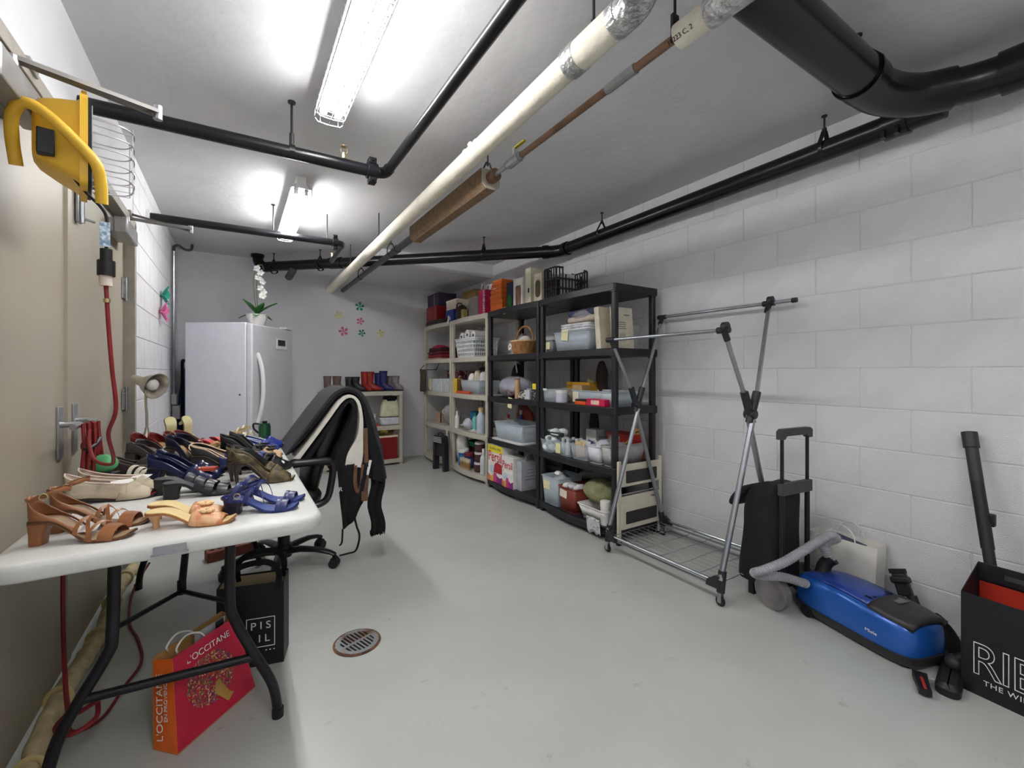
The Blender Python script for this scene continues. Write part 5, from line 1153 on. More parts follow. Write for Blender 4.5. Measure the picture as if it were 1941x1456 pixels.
t = detergent('smaller detergent box with a white cord loop on the black bottom shelf', 3.62, 0.2, 2.175, 0.16, 0.29, False)
t = at('carrier_bag', 'grey white paper bag with cord handles beside the smaller detergent box', 'bag', 3.41, 0.08, 2.2, 0.22, 0); P_box(t, 0.075, 0.2, 0.27, pm((176, 178, 184)), 'bag_body')
MB().tube(cat([(0.035, -0.06, 0.26), (0.035, -0.04, 0.33), (0.035, 0.03, 0.33), (0.035, 0.06, 0.26)], 5), 0.003, 6).build('handle', WH, t)
for i in range(4): MB().box((0.039, 0.0, 0.1 + 0.03 * i), (0.001, 0.12 - 0.02 * i, 0.006)).build('text_line', pm((110, 116, 120)), t)
t = at('slatted_crate', 'black slatted plastic crate in shadow at the back of the bottom shelf', 'crate', 3.42, 0.3, 2.46, 0.15, 0)
MB().box((0, 0.03, 0.16), (0.3, 0.09, 0.32)).build('crate_body', pm((46, 44, 54), 0.4), t)
for i in range(4): MB().box((0, -0.025, 0.05 + 0.075 * i), (0.29, 0.02, 0.035)).build('slat', pm((70, 68, 80), 0.35), t)
# --- unit C
t = at('laundry_basket', 'white perforated laundry basket on the taupe shelf holding paper rolls', 'laundry basket', 4.79, 0.5, 2.22, 0.33, 3)
P_lw = pm((222, 224, 228), 0.4)
for i in range(5):
    k = 0.84 + 0.16 * i / 4; MB().loft([tub_ring(0.5 * k, 0.33 * k, 0.04, 0.002 + 0.045 * i), tub_ring(0.5 * (k + 0.012), 0.33 * (k + 0.012), 0.04, 0.002 + 0.045 * i + 0.02)], cap=False).build('basket_band', P_lw, t, solid=0.003)
ri = MB()
for i in range(40):
    pts0 = tub_ring(0.5 * 0.84, 0.33 * 0.84, 0.04, 0.0, 9); pts1 = tub_ring(0.5, 0.33, 0.04, 0.2, 9)
    a, b = V3(pts0[i % len(pts0)]), V3(pts1[i % len(pts1)])
for sy in (-1, 1):
    for i in range(16):
        x = (-0.5 + (i + 0.5) / 16) * 0.42
        MB().box((0, 0, 0), (0.014, 0.003, 0.205), T(x * 1.08, sy * 0.152, 0.105) @ RX(sy * -7.3)).build('basket_rib', P_lw, t)
for sx in (-1, 1):
    for i in range(11):
        y = (-0.5 + (i + 0.5) / 11) * 0.28
        MB().box((0, 0, 0), (0.003, 0.014, 0.205), T(sx * 0.23, y * 1.08, 0.105) @ RY(sx * 11)).build('basket_rib', P_lw, t)
MB().prism(rrect(-0.205, 0.205, -0.135, 0.135, 0.03, 4), 0.0, 0.004).build('basket_floor', P_lw, t)
MB().tube([V3(p) for p in tub_ring(0.51, 0.34, 0.045, 0.212)], 0.009, 8, closed=True).build('rim', P_lw, t)
for i, (x, z_, r_) in enumerate(((-0.17, 0.25, 0.05), (-0.02, 0.265, 0.06), (0.13, 0.25, 0.055))):
    t = thing('paper_roll', ['paper towel roll at the left of the laundry basket', 'paper towel roll in the middle of the laundry basket, highest', 'paper towel roll at the right of the laundry basket'][i], 'paper roll', (2.385, 4.54 - x, LV[3] + z_), -90, 'paper rolls in the laundry basket')
    MB(RX(90)).lathe([(0.018, -0.115), (r_, -0.115), (r_, 0.115), (0.018, 0.115)], 24, cap=False).build('roll', pm((232, 230, 228), 0.8), t); MB(RX(90)).lathe([(0.018, -0.116), (0.0165, -0.116), (0.0165, 0.116), (0.018, 0.116)], 16, cap=False).build('core', pm((120, 100, 80)), t)
t = at('laundry_pile', 'blue and white cloths under the paper rolls in the laundry basket', 'cloth', 4.74, 0.38, 2.26, 0.25, 3, dz=0.006); lump(t, 'cloth_pile', pm((120, 150, 170), 0.8), (0, 0, 0.1), (0.18, 0.115, 0.095), 71, 0.12)
t = at('yellow_packet', 'yellow packet on the taupe shelf below the laundry basket', 'packet', 4.83, 0.09, 2.22, 0.06, 2); P_box(t, 0.09, 0.055, 0.17, pm((226, 190, 50), 0.45)); MB().box((0.046, 0, 0.085), (0.002, 0.05, 0.16)).build('brown_side', pm((130, 80, 40)), t)
t = at('orange_tray', 'flat orange tray in front of the clear bin on the taupe shelf', 'tray', 4.72, 0.34, 2.2, 0.04, 2); P_box(t, 0.34, 0.036, 0.03, pm((206, 86, 52), 0.45))
t = at('clear_bin', 'clear bin of white cloths on the taupe shelf behind the orange tray', 'storage bin', 4.72, 0.46, 2.26, 0.28, 2); P_tub(t, 0.46, 0.28, 0.15, m_clear2)
t = at('white_cloths', 'white and lilac cloths sticking out of the clear bin on the taupe shelf', 'cloth', 4.66, 0.36, 2.3, 0.2, 2, dz=0.004)
for i in range(5): lump(t, 'cloth', [WH, pm((206, 208, 226), 0.8), pm((210, 200, 180), 0.8), pm((60, 66, 110), 0.8), WH][i], (-0.14 + 0.07 * i, -0.03 + 0.05 * (i % 2), 0.13 + 0.02 * (i % 3)), (0.055, 0.055, 0.1), 75 + i, 0.25, 12, 8)
t = at('dark_sack', 'dark glittery sack at the back of the taupe shelf above the bottles', 'bag', 4.85, 0.34, 2.5, 0.12, 2); lump(t, 'sack', pm((52, 48, 44), 0.5, 'sack', rgb2=(120, 116, 110), scale=40, thr=(0.35, 0.5)), (0, 0, 0.15), (0.16, 0.055, 0.16), 81, 0.2)
bottle('lotion_bottle', 'slim white bottle at the left of the taupe shelf', 'bottle', 4.78, 2.245, 1, 0.03, 0.2, WH, WH)
bottle('shampoo_bottle', 'teal bottle among the toiletries on the taupe shelf', 'bottle', 4.4, 2.29, 1, 0.036, 0.21, pm((120, 190, 180), 0.3), pm((40, 120, 110)))
bottle('shampoo_bottle', 'tall pale lilac bottle with a tan cap by the taupe post', 'bottle', 4.22, 2.27, 1, 0.05, 0.28, pm((196, 206, 220), 0.3), pm((200, 170, 120)), neck=0.5)
bottle('shampoo_bottle', 'plum coloured bottle between the teal and lilac ones', 'bottle', 4.32, 2.3, 1, 0.03, 0.19, pm((70, 40, 80), 0.3), pm((220, 220, 226)))
bottle('shampoo_bottle', 'navy bottle standing low behind the white funnel', 'bottle', 4.5, 2.33, 1, 0.035, 0.15, pm((50, 56, 100), 0.3), pm((220, 220, 226)))
t = at('blue_carton', 'bright blue box behind the white bottle on the taupe shelf', 'box', 4.8, 0.16, 2.43, 0.1, 1, dz=0.1); P_box(t, 0.16, 0.1, 0.09, pm((40, 130, 176), 0.4))
t = at('dark_basket', 'dark basket under the bright blue box', 'basket', 4.83, 0.22, 2.41, 0.15, 1); P_box(t, 0.22, 0.15, 0.098, pm((44, 42, 50)))
t = thing('funnel', 'white funnel lying on its side among the toiletries', 'funnel', (2.25, 4.53, LV[1] + 0.07), rot=(0, R(90), R(200))); MB().lathe([(0.066, -0.02), (0.062, -0.01), (0.02, 0.05), (0.011, 0.055), (0.008, 0.1)], 20, cap=False).build('cone', pm((206, 206, 216), 0.4), t, solid=0.002)
MB().tube([(0.066 * cos(R(a)), 0.066 * sin(R(a)), -0.02) for a in range(0, 360, 18)], 0.003, 6, closed=True).build('rim', pm((206, 206, 216), 0.4), t)
t = thing('dish', 'white round dish at the edge of the toiletries shelf', 'dish', (2.25, 4.31, LV[1] + 0.001)); MB().lathe([(0, 0.0), (0.045, 0.0), (0.068, 0.02), (0.07, 0.026), (0.06, 0.014), (0, 0.006)], 24).build('dish', WH, t)
t = at('bracelet_pile', 'tan beads piled behind the white funnel', 'beads', 4.6, 0.12, 2.36, 0.08, 1); lump(t, 'bead_pile', pm((190, 170, 150), 0.5, 'beads', scale=80, rgb2=(110, 90, 84)), (0, 0, 0.08), (0.06, 0.04, 0.08), 85, 0.25)
jar('paint_bucket', 'blue bucket with a white lid on the bottom taupe shelf', 'bucket', 4.67, 2.28, 0, 0.062, 0.19, pm((36, 104, 170), 0.4), WH, pm((60, 130, 190), 0.4))
jar('supplement_jar', 'navy jar with a dark red lid next to the blue bucket', 'jar', 4.51, 2.27, 0, 0.055, 0.17, pm((38, 46, 100), 0.35), pm((120, 30, 50)), pm((70, 84, 150), 0.4))
for i, (v, u, dz) in enumerate(((4.26, 2.27, 0), (4.27, 2.28, 0.108), (4.28, 2.29, 0.216))):
    jar('coffee_jar', ['dark brown jar with a white lid, lowest of three by the taupe post', 'dark brown jar with a white lid, middle of three by the taupe post', 'dark brown jar with a white lid, top of three by the taupe post'][i], 'jar', v, u, 0, 0.056, 0.105, pm((62, 34, 32), 0.35), pm((216, 206, 206)), pm((80, 46, 44), 0.4), 'stacked brown jars', dz)
for i, v in enumerate((4.545, 4.475, 4.4)):
    jar('spice_tub', ['beige tub, leftmost of three in front of the navy jar', 'beige tub, middle of three on the bottom taupe shelf', 'beige tub, rightmost of three in front of the brown jars'][i], 'tub', v, 2.205, 0, 0.028, 0.115, pm((176, 160, 124), 0.5), pm((206, 196, 170)), pm((150, 110, 70)), 'beige tubs on the bottom shelf')
bottle('milk_bottle', 'tall white bottle right beside the taupe post at the bottom', 'bottle', 4.13, 2.25, 0, 0.036, 0.27, pm((206, 212, 214), 0.35), WH)
bottle('milk_bottle', 'slim white bottle behind the beige tubs', 'bottle', 4.42, 2.36, 0, 0.025, 0.25, pm((216, 214, 214), 0.35), WH)
t = at('plant_pot_tray', 'green plastic tray and tools behind the blue bucket', 'tray', 4.85, 0.4, 2.38, 0.2, 0); MB().loft([tub_ring(0.34, 0.16, 0.03, 0.2), tub_ring(0.38, 0.19, 0.03, 0.26)], cap=False).prism(rrect(-0.17, 0.17, -0.08, 0.08, 0.03, 3), 0.2, 0.204).build('tray', pm((24, 106, 70), 0.4), t, solid=0.003)
MB().box((0, 0, 0.1), (0.3, 0.15, 0.2)).build('dark_stand', pm((54, 30, 34)), t); MB().cyl((0.02, 0, 0.22), (0.05, -0.02, 0.37), 0.012, 8).build('red_handle', pm((170, 40, 50)), t)
for i in range(5): MB(T(-0.04, -0.02, 0.24) @ RZ(40 * i) @ RY(-40)).prism([(0, -0.01), (0.1, -0.022), (0.14, 0), (0.1, 0.022), (0, 0.01)], 0, 0.004).build('leaf_blade', pm((30, 120, 76), 0.4), t)
# --- unit D
t = at('folded_clothes', 'red and pink folded clothes on the far taupe shelf', 'clothes', 5.71, 0.58, 2.2, 0.36, 3)
for i, (c_, w_, h_, z_) in enumerate((((196, 150, 120), 0.5, 0.02, 0), ((128, 24, 40), 0.54, 0.045, 0.02), ((96, 30, 40), 0.5, 0.04, 0.065), ((70, 22, 34), 0.44, 0.05, 0.105))): folded(t, 'garment', pm(c_, 0.8), w_, 0.33, h_, z_, layers=1, seed=i + 3)
lump(t, 'pink_bundle', pm((190, 40, 80), 0.8), (-0.08, -0.05, 0.15), (0.15, 0.1, 0.05), 91, 0.15)
t = thing('hanging_cloth', 'olive brown cloth hanging from a bar at the far taupe shelf', 'cloth', (2.155, 5.66, 0.94), -90)
MB().grid(lambda a, b: V3((-0.11 + 0.22 * a + 0.008 * sin(14 * a) * b, -0.006 + 0.014 * sin(16 * a + 2 * b), 0.27 - 0.29 * b)), 16, 6).build('cloth', pm((70, 64, 48), 0.8), t, ang=180, solid=0.004); MB().cyl((-0.12, 0, 0.275), (0.36, 0.04, 0.275), 0.006, 8).build('hanging_bar', m_dark, t)
for x in (-0.12, 0.36): MB().cyl((x, 0.0 if x < 0 else 0.04, 0.275), (x, 0.08, 0.36), 0.005, 6).build('bar_hook', m_dark, t)
t = at('white_carton', 'white carton on the middle shelf of the far taupe unit', 'box', 5.53, 0.28, 2.23, 0.2, 2); P_box(t, 0.28, 0.2, 0.16, pm((206, 212, 216)))
t = at('white_carton', 'second white carton right of the first on the far taupe unit', 'box', 5.23, 0.24, 2.23, 0.2, 2); P_box(t, 0.24, 0.2, 0.165, pm((196, 198, 204))); MB().box((-0.1, -0.102, 0.082), (0.03, 0.002, 0.165)).build('tape', WH, t)
t = at('ribbon_bow', 'cream ribbon bow leaning on the white cartons', 'ribbon', 5.62, 0.1, 2.205, 0.03, 2); lump(t, 'bow', pm((216, 208, 180), 0.6), (0, 0, 0.08), (0.04, 0.015, 0.085), 95, 0.35)
t = at('gift_bag', 'dark red and white paper bag behind the white cartons', 'bag', 5.55, 0.4, 2.46, 0.1, 2); P_box(t, 0.4, 0.1, 0.27, pm((110, 36, 48), 0.5, 'bag print', rgb2=(214, 200, 196), scale=24, thr=(0.38, 0.44)), 'bag_body'); MB().tube(cat([(-0.03, -0.05, 0.26), (-0.02, -0.052, 0.34), (0.07, -0.052, 0.34), (0.08, -0.05, 0.26)], 5), 0.005, 6).build('handle', WH, t)
t = at('ribbon_bag', 'clear bag bulging with white ribbons on the far taupe unit', 'bag', 5.26, 0.3, 2.21, 0.24, 1)
for i in range(12):
    rg = random.Random(i); MB(T(rg.uniform(-0.07, 0.07), rg.uniform(-0.07, 0.02), 0.15 + rg.uniform(-0.02, 0.07)) @ RZ(rg.uniform(0, 360)) @ RX(rg.uniform(-50, 50))).tube([(0.05 * cos(R(a)), 0.032 * sin(R(a)), 0.012 * sin(R(2 * a))) for a in range(0, 360, 24)], 0.009, 5, closed=True, flat=(0.35, 1)).build('ribbon_loop', pm((226, 222, 216), 0.5), t)
lump(t, 'dark_fill', pm((60, 58, 58), 0.6), (0, 0, 0.08), (0.11, 0.09, 0.08), 97, 0.15); lump(t, 'plastic_bag', m_film, (0, 0, 0.13), (0.14, 0.115, 0.135), 98, 0.12)
t = at('tan_box', 'small tan box with a dark edge at the left of the ribbon bag', 'box', 5.58, 0.2, 2.3, 0.12, 1); P_box(t, 0.2, 0.12, 0.13, pm((186, 154, 132))); MB().box((0.085, -0.061, 0.065), (0.03, 0.003, 0.13)).build('dark_edge', m_blackm, t)
# folding stool on the floor in front of unit D
t = thing('folding_stool', 'black folded step stool standing on the floor at the far taupe unit', 'stool', (2.1, 4.93, 0), -80)
mbs = pm((40, 39, 46), 0.42, 'stool plastic')
MB().loft([[(x * k, y, z_) for x, y in ((-0.1, -0.045), (0.1, -0.045), (0.1, 0.045), (-0.1, 0.045))] for z_, k in ((0.33, 1.0), (0.4, 0.9), (0.42, 0.8))]).build('top', mbs, t, bevel=0.006)
for i in range(4): MB().box((0, -0.05, 0.345 + 0.018 * i), (0.18 - 0.01 * i, 0.006, 0.007)).build('grip_strip', pm((196, 198, 204)), t)
for sx in (-1, 1):
    MB().loft([[(sx * (0.095 + 0.012 * (1 - z_ / 0.34)) + x, y, z_) for x, y in ((-0.022, -0.035), (0.022, -0.035), (0.022, 0.035), (-0.022, 0.035))] for z_ in (0.0, 0.34)]).build('leg', mbs, t, bevel=0.004)
MB().box((0, 0, 0.25), (0.17, 0.03, 0.16)).build('side_panel', mbs, t); MB().tube(cat([(-0.06, 0, 0.42), (-0.04, 0, 0.445), (0.04, 0, 0.445), (0.06, 0, 0.42)], 4), 0.007, 8).build('carry_handle', mbs, t)
t = at('white_pillow', 'white pillow pushed in behind the black folding stool', 'pillow', 5.03, 0.3, 2.25, 0.2, 0); lump(t, 'pillow', WH, (0, 0, 0.2), (0.13, 0.08, 0.21), 99, 0.08)
# --- low shelf by the back wall (local frame faces the room)
def onlow(name, label, cat_, u, v, z, group=None, rz=0): return thing(name, label, cat_, (u, v, z + 0.001), rz, group)
t = onlow('drawstring_bag', 'cream canvas bag with a black lining on the low taupe shelf', 'bag', 1.7, 5.66, 0.5)
MB().loft([[(x * k + 0.012 * z_, y * k, z_) for x, y in rrect(-0.13, 0.13, -0.07, 0.07, 0.05, 4)] for z_, k in ((0.11, 0.98), (0.13, 1.0), (0.25, 0.9), (0.33, 0.72))]).build('bag_body', pm((206, 206, 176), 0.8), t, ang=180); MB().loft([[(x * k + 0.004, y * k, z_) for x, y in rrect(-0.1, 0.1, -0.06, 0.06, 0.045, 4)] for z_, k in ((0.31, 0.9), (0.37, 0.85))]).build('black_lining', m_bcloth, t)
MB().loft([[(x, y, z_) for x, y in rrect(-0.13, 0.13, -0.08, 0.08, 0.05, 4)] for z_ in (0.0, 0.1)]).build('base_roll', pm((206, 206, 214), 0.6), t, bevel=0.02)
t = onlow('orange_folder', 'orange red folder under the cream bag on the low shelf', 'folder', 1.4, 5.65, 0.5); P_box(t, 0.24, 0.2, 0.03, pm((214, 66, 36), 0.45)); 
t = onlow('clear_container', 'clear container on the orange folder behind the coat', 'storage box', 1.38, 5.64, 0.532); P_tub(t, 0.24, 0.2, 0.12, m_clear2)
t = onlow('red_fabric_box', 'red fabric storage box with a cream rim on the bottom of the low shelf', 'storage box', 1.62, 5.7, 0.075); P_box(t, 0.3, 0.3, 0.28, pm((124, 18, 22), 0.8, bump=0.2)); MB().box((0, 0, 0.288), (0.306, 0.306, 0.02)).build('rim', pm((222, 206, 186)), t)
t = onlow('knitwear', 'yellow and brown knitwear on the red fabric box', 'cloth', 1.62, 5.68, 0.374); lump(t, 'knit_pile', pm((120, 100, 50), 0.9, 'knit', rgb2=(70, 54, 36)), (0, 0, 0.03), (0.13, 0.1, 0.04), 101, 0.2); lump(t, 'yellow_scarf', pm((206, 190, 80), 0.9), (-0.01, -0.07, 0.04), (0.05, 0.03, 0.04), 102, 0.25)
# ankle boots
def boot(label, u, v, h, rgb, ln=0.2, rz=0, group=None, lean=0):
    t = onlow('ankle_boot', label, 'boot', u, v, 0.94, group, rz)
    m_ = pm(rgb, 0.5, 'boot leather'); prof = []
    rings = []
    for z_, x0, x1, w_ in ((0.012, -0.06, ln - 0.06, 0.034), (0.035, -0.063, ln - 0.062, 0.038), (0.06, -0.062, ln * 0.55, 0.037), (0.085, -0.06, ln * 0.26, 0.036), (0.11, -0.058, 0.035, 0.034), (h * 0.75, -0.06 + lean, 0.04 + lean, 0.036), (h, -0.064 + lean, 0.046 + lean, 0.04)):
        c_, hx = (x0 + x1) / 2, (x1 - x0) / 2
        rings.append([(c_ + hx * cos(2 * pi * i / 18), w_ * sin(2 * pi * i / 18) * (1 - 0.12 * cos(2 * pi * i / 18)), z_) for i in range(18)])
    MB().loft(rings).build('upper', m_, t, ang=180); MB().loft([[(p[0], p[1] * 1.04, zz) for p in rings[0]] for zz in (0.0, 0.012)]).build('sole', m_dark, t)
    MB().loft([[(x, y, zz) for x, y in rrect(-0.062, -0.012, -0.028, 0.028, 0.015, 3)] for zz in (0.0, 0.028)]).build('heel', m_dark, t)
    MB().tube([V3((0, 0, 0)) + V3(p) for p in rings[-1]], 0.003, 5, closed=True).build('collar', pm(tuple(int(c_ * 0.8) for c_ in rgb), 0.5), t)
    return t
for a in (('brown and white ankle boot at the left end of the low shelf top', 0.95, 5.66, 0.19, (104, 84, 80), 0.17, -60, 0.0), ('brown ankle boot next to the leftmost one on the low shelf', 1.06, 5.66, 0.19, (96, 78, 72), 0.17, -40, -0.0), ('black ankle boot standing behind the coat shoulder, left of the pair', 1.2, 5.68, 0.18, (36, 34, 38), 0.19, -70, 0.0), ('black ankle boot standing right of its pair next to the red boots', 1.28, 5.66, 0.18, (30, 28, 34), 0.19, -40, 0.0), ('red ankle boot, left one of the tall red pair', 1.39, 5.68, 0.245, (140, 32, 20), 0.2, -70, 0.0), ('red ankle boot, right one of the tall red pair', 1.455, 5.66, 0.245, (134, 30, 20), 0.21, -35, 0.0), ('dark blue ankle boot, shorter one beside the red pair', 1.56, 5.7, 0.23, (30, 32, 92), 0.2, -75, 0.0), ('dark blue ankle boot, taller one beside the grey boots', 1.625, 5.66, 0.255, (28, 28, 84), 0.2, -40, 0.0), ('grey brown ankle boot at the right, first of its pair', 1.71, 5.7, 0.19, (112, 98, 104), 0.17, -70, 0.0), ('grey ankle boot at the right end of the low shelf top', 1.785, 5.66, 0.19, (120, 110, 118), 0.17, -50, 0.0)):
    boot(a[0], a[1], a[2], a[3], a[4], a[5], a[6], 'ankle boots on the low shelf', a[7])
# ---------------------------------------------------------------- shoes on the table (local x from heel to toe)
SRNG = random.Random(21)
def sole_z(x, L, h):
    s = x / L
    if h < 0.012: return h * 0.5 * (1 - s)
    if s < 0.18: return h
    if s > 0.64: return 0.0 + 0.012 * max(0, (s - 0.86) / 0.14) ** 2
    k = (s - 0.18) / 0.46
    return h * (0.5 + 0.5 * cos(pi * k)) 
def sole_w(x, L, pt=0.0):
    s = x / L
    pts = [(0, 0.0), (0.03, 0.6), (0.12, 0.82), (0.3, 0.72), (0.45, 0.7), (0.62, 0.95), (0.72, 1.0), (0.84, 0.92 - 0.18 * pt), (0.94, 0.7 - 0.34 * pt), (1.0, 0.0)]
    for (a, wa), (b, wb_) in zip(pts, pts[1:]):
        if a <= s <= b:
            k = (s - a) / (b - a); return 0.037 * (wa + (wb_ - wa) * (k * (2 - k) if a < 0.05 else (k if b < 1 else 1 - math.sqrt(max(0, 1 - k * k)))))
    return 0.0
def xs_(n): return [0.5 - 0.5 * cos(pi * i / n) for i in range(n + 1)]
def sole_mesh(L, h, th, pt, ins=0.0, dz=0.0, wk=1.0):
    b = MB(); n = 22; X = xs_(n)
    top = []; 
    def P(i, sgn, z): 
        x = X[i] * L; return (ins + x * (1 - 2 * ins / L), sgn * max(0.0008, sole_w(x, L, pt) * wk - ins), sole_z(x, L, h) + z + dz)
    rings = [[P(i, -1, 0), P(i, 1, 0), P(i, 1, th), P(i, -1, th)] for i in range(n + 1)]
    b.loft(rings); return b
def heel_mesh(kind, h, L):
    b = MB()
    if kind == 'slim': b.loft([[(x * k + 0.003, y * k, z) for x, y in rrect(0.0, 0.042, -0.025, 0.025, 0.011, 3)] for z, k in ((0, 0.68), (h * 0.5, 0.74), (h * 0.85, 0.95), (h, 1.1))])
    elif kind == 'block': b.loft([[(x * k + 0.004, y * k, z) for x, y in rrect(0.0, 0.052, -0.027, 0.027, 0.012, 3)] for z, k in ((0, 0.86), (h * 0.5, 0.88), (h, 1.05))])
    elif kind == 'kitten': b.loft([[(x0 + a * cos(2 * pi * i / 12), a * sin(2 * pi * i / 12), z) for i in range(12)] for z, x0, a in ((0, 0.026, 0.008), (h * 0.5, 0.024, 0.009), (h * 0.82, 0.024, 0.017), (h, 0.028, 0.027))])
    elif kind == 'stiletto': b.loft([[(x0 + a * cos(2 * pi * i / 12), a * sin(2 * pi * i / 12), z) for i in range(12)] for z, x0, a in ((0, 0.02, 0.0055), (h * 0.45, 0.016, 0.0075), (h * 0.78, 0.017, 0.015), (h, 0.027, 0.028))])
    elif kind == 'low': b.loft([[(x, y, z) for x, y in rrect(0.002, 0.05, -0.026, 0.026, 0.014, 3)] for z in (0, h)])
    return b
def wall_pt(th, t, L, h, hb, hs, x1, pt):
    """th in -1..1 around the heel, t up the wall"""
    a = abs(th); sgn = 1 if th >= 0 else -1
    x = x1 * L * (a ** 1.5)
    w = sole_w(max(x, 0.0), L, pt)
    if a < 0.02: w = 0.0
    hh = (hb * (1 - min(1, a * 1.5)) ** 1.2 + hs * min(1, a * 1.5)) 
    return V3((x + 0.003 - (0.004 * t * (1 - a)), sgn * w * (1 + 0.05 * sin(pi * t) - 0.16 * t), sole_z(max(x, 0), L, h) + t * hh + 0.002))
def shoe(name, label, loc, rz, L=0.23, h=0.06, heel='block', up='pump', col=(40, 40, 50), insole=(200, 180, 150), solec=None, heelc=None, pt=0.0, group=None, rot=None, gloss=0.35, hb=0.055, vx=0.55, peep=False, straps=(), strapw=0.012, ankle=False, tag_=None, hs=None, wedge=False, var_=0.12, rgb2=None, buckle=None, flower=None, trim=None, th=0.006):
    if rot is None and loc[1] > 2.36:
        rot = (R(SRNG.uniform(-13, 13)), 0, R(rz + SRNG.uniform(-16, 16))); loc = (loc[0], loc[1], loc[2] + 0.008)
    t = thing(name, label, 'shoe', loc, rz, group, rot)
    kw = dict(rgb2=rgb2, scale=40) if rgb2 else {}
    mu = pm(col, gloss, 'shoe leather', var=var_, **kw); mi = pm(insole, 0.6, 'insole'); ms = pm(solec or tuple(int(c * 0.55) for c in col), 0.6, 'shoe sole'); mh = pm(heelc or col, gloss, 'shoe heel')
    sole_mesh(L, h, th, pt).build('sole', ms, t, ang=30)
    sole_mesh(L, h, 0.002, pt, ins=0.002, dz=th).build('insole', mi, t, ang=30)
    if wedge:
        n = 14; b = MB()
        b.loft([[(x * L, -sole_w(x * L, L, pt) * 0.98, 0), (x * L, sole_w(x * L, L, pt) * 0.98, 0), (x * L, sole_w(x * L, L, pt), sole_z(x * L, L, h) + 0.002), (x * L, -sole_w(x * L, L, pt), sole_z(x * L, L, h) + 0.002)] for x in [0.004 + 0.66 * i / n for i in range(n + 1)]])
        b.build('wedge', mh, t, ang=40)
    elif h > 0.012: heel_mesh(heel, h, L).build('heel', mh, t, ang=40)
    if up in ('pump', 'flat', 'dorsay'):
        x1 = vx + 0.06
        MB().grid(lambda a, b: wall_pt(a * 2 - 1, b, L, h, hb, hs or (0.03 if up != 'flat' else 0.026), x1, pt) + V3((0, 0, th)), 26, 4).build('quarter', mu, t, ang=180, solid=0.0025)
        if trim:
            MB().tube([wall_pt(k / 13 - 1, 1.0, L, h, hb, hs or (0.03 if up != 'flat' else 0.026), x1, pt) + V3((0, 0, th)) for k in range(27)], 0.0028, 6).build('edge_binding', pm(trim, 0.5), t)
    if up in ('pump', 'flat', 'mule'):
        x1 = vx if up != 'mule' else 0.54
        x2 = 0.985 if not peep else (0.93 if up != 'mule' else 0.87)
        def vamp(a, b):
            s = x1 + (x2 - x1) * a; x = s * L
            w = sole_w(x, L, pt) * 1.03; z0 = sole_z(x, L, h)
            hv = (0.046 if up == 'pump' else (0.04 if up == 'flat' else 0.022)) * (1 - a) ** 0.7 + (0.016 if up != 'mule' else 0.015)
            if a > 0.85 and not peep: hv *= math.sqrt(max(0.0, 1 - ((a - 0.85) / 0.15) ** 2)) * 0.9 + 0.1
            q = pi * b
            dip = 0.03 * (1 - a) * (1 - abs(2 * b - 1)) if up != 'mule' else 0.0
            return V3((x + dip * (1 if a < 0.5 else 0.5) - 0.01 * (1 - a) * abs(2 * b - 1), -w * cos(q), z0 + th * 0.6 + hv * sin(q) ** 0.75))
        MB().grid(vamp, 10, 10).build('vamp', mu, t, ang=180, solid=0.002)
        if flower:
            fm_ = pm(flower, 0.5); b = MB()
            p = vamp(0.35 if up == 'mule' else 0.2, 0.5)
            for i in range(7): b.ball((p.x + 0.014 * cos(i * 0.9), p.y + 0.014 * sin(i * 0.9), p.z + 0.004), (0.009, 0.007, 0.006), 7, 5)
            b.build('bow', fm_, t)
    if up == 'sandal_counter':
        MB().grid(lambda a, b: wall_pt(a * 2 - 1, b, L, h, hb, 0.008, 0.46, pt) + V3((0, 0, th)), 22, 4).build('heel_counter', mu, t, ang=180, solid=0.0025)
    for st in straps:
        s0, s1, hs, w_ = st[:4]     # from left edge station s0 over to right edge station s1
        pts = []
        for i in range(11):
            b = i / 10; s = s0 + (s1 - s0) * b; x = s * L
            w = sole_w(x, L, pt) * 1.04; q = pi * b
            pts.append(V3((x, -w * cos(q), sole_z(x, L, h) + th * 0.6 + hs * sin(q) ** 0.8)))
        MB().tube(pts, w_, 6, flat=(0.14, 1.0)).build('strap', pm(st[4], gloss) if len(st) > 4 else mu, t)
    if ankle:
        zt = h + hb + 0.004; c = 0.045
        MB().tube([V3((0.038 + 0.044 * cos(R(a)), 0.031 * sin(R(a)), zt + 0.014 * cos(R(a)) + (0.006 if a % 60 else 0))) for a in range(0, 360, 24)], 0.0055, 6, closed=True, flat=(1.0, 0.3)).build('ankle_strap', mu, t)
        if buckle: MB(T(0.045, -0.033, zt + 0.004)).tube([(0.009 * cos(R(a)), 0, 0.009 * sin(R(a))) for a in range(0, 360, 45)], 0.0016, 5, closed=True).build('buckle', pm(buckle, 0.3, 'buckle', metal=0.7), t)
    if tag_:
        x, y, z, a = tag_; MB(T(x, y, z) @ RZ(a) @ RX(14)).box((0, 0, 0), (0.06, 0.035, 0.0012)).build('price_label', WH, t)
    return t
Zt = TZ + 0.0005
BR = (140, 90, 56)
kw = dict(L=0.225, h=0.058, heel='slim', up='sandal_counter', col=BR, insole=(150, 124, 96), heelc=(140, 90, 54), solec=(96, 62, 40), ankle=True, buckle=(220, 206, 160), hb=0.062, group='brown T strap sandals at the table corner', straps=((0.76, 0.8, 0.03, 0.019), (0.46, 0.62, 0.05, 0.0055), (0.62, 0.46, 0.05, 0.0055), (0.58, 0.74, 0.042, 0.0045)))
shoe('sandal', 'brown leather block heel sandal nearest the table corner', (-0.446, 1.615, Zt), -14, tag_=(0.11, 0.0, 0.03, 10), **kw)
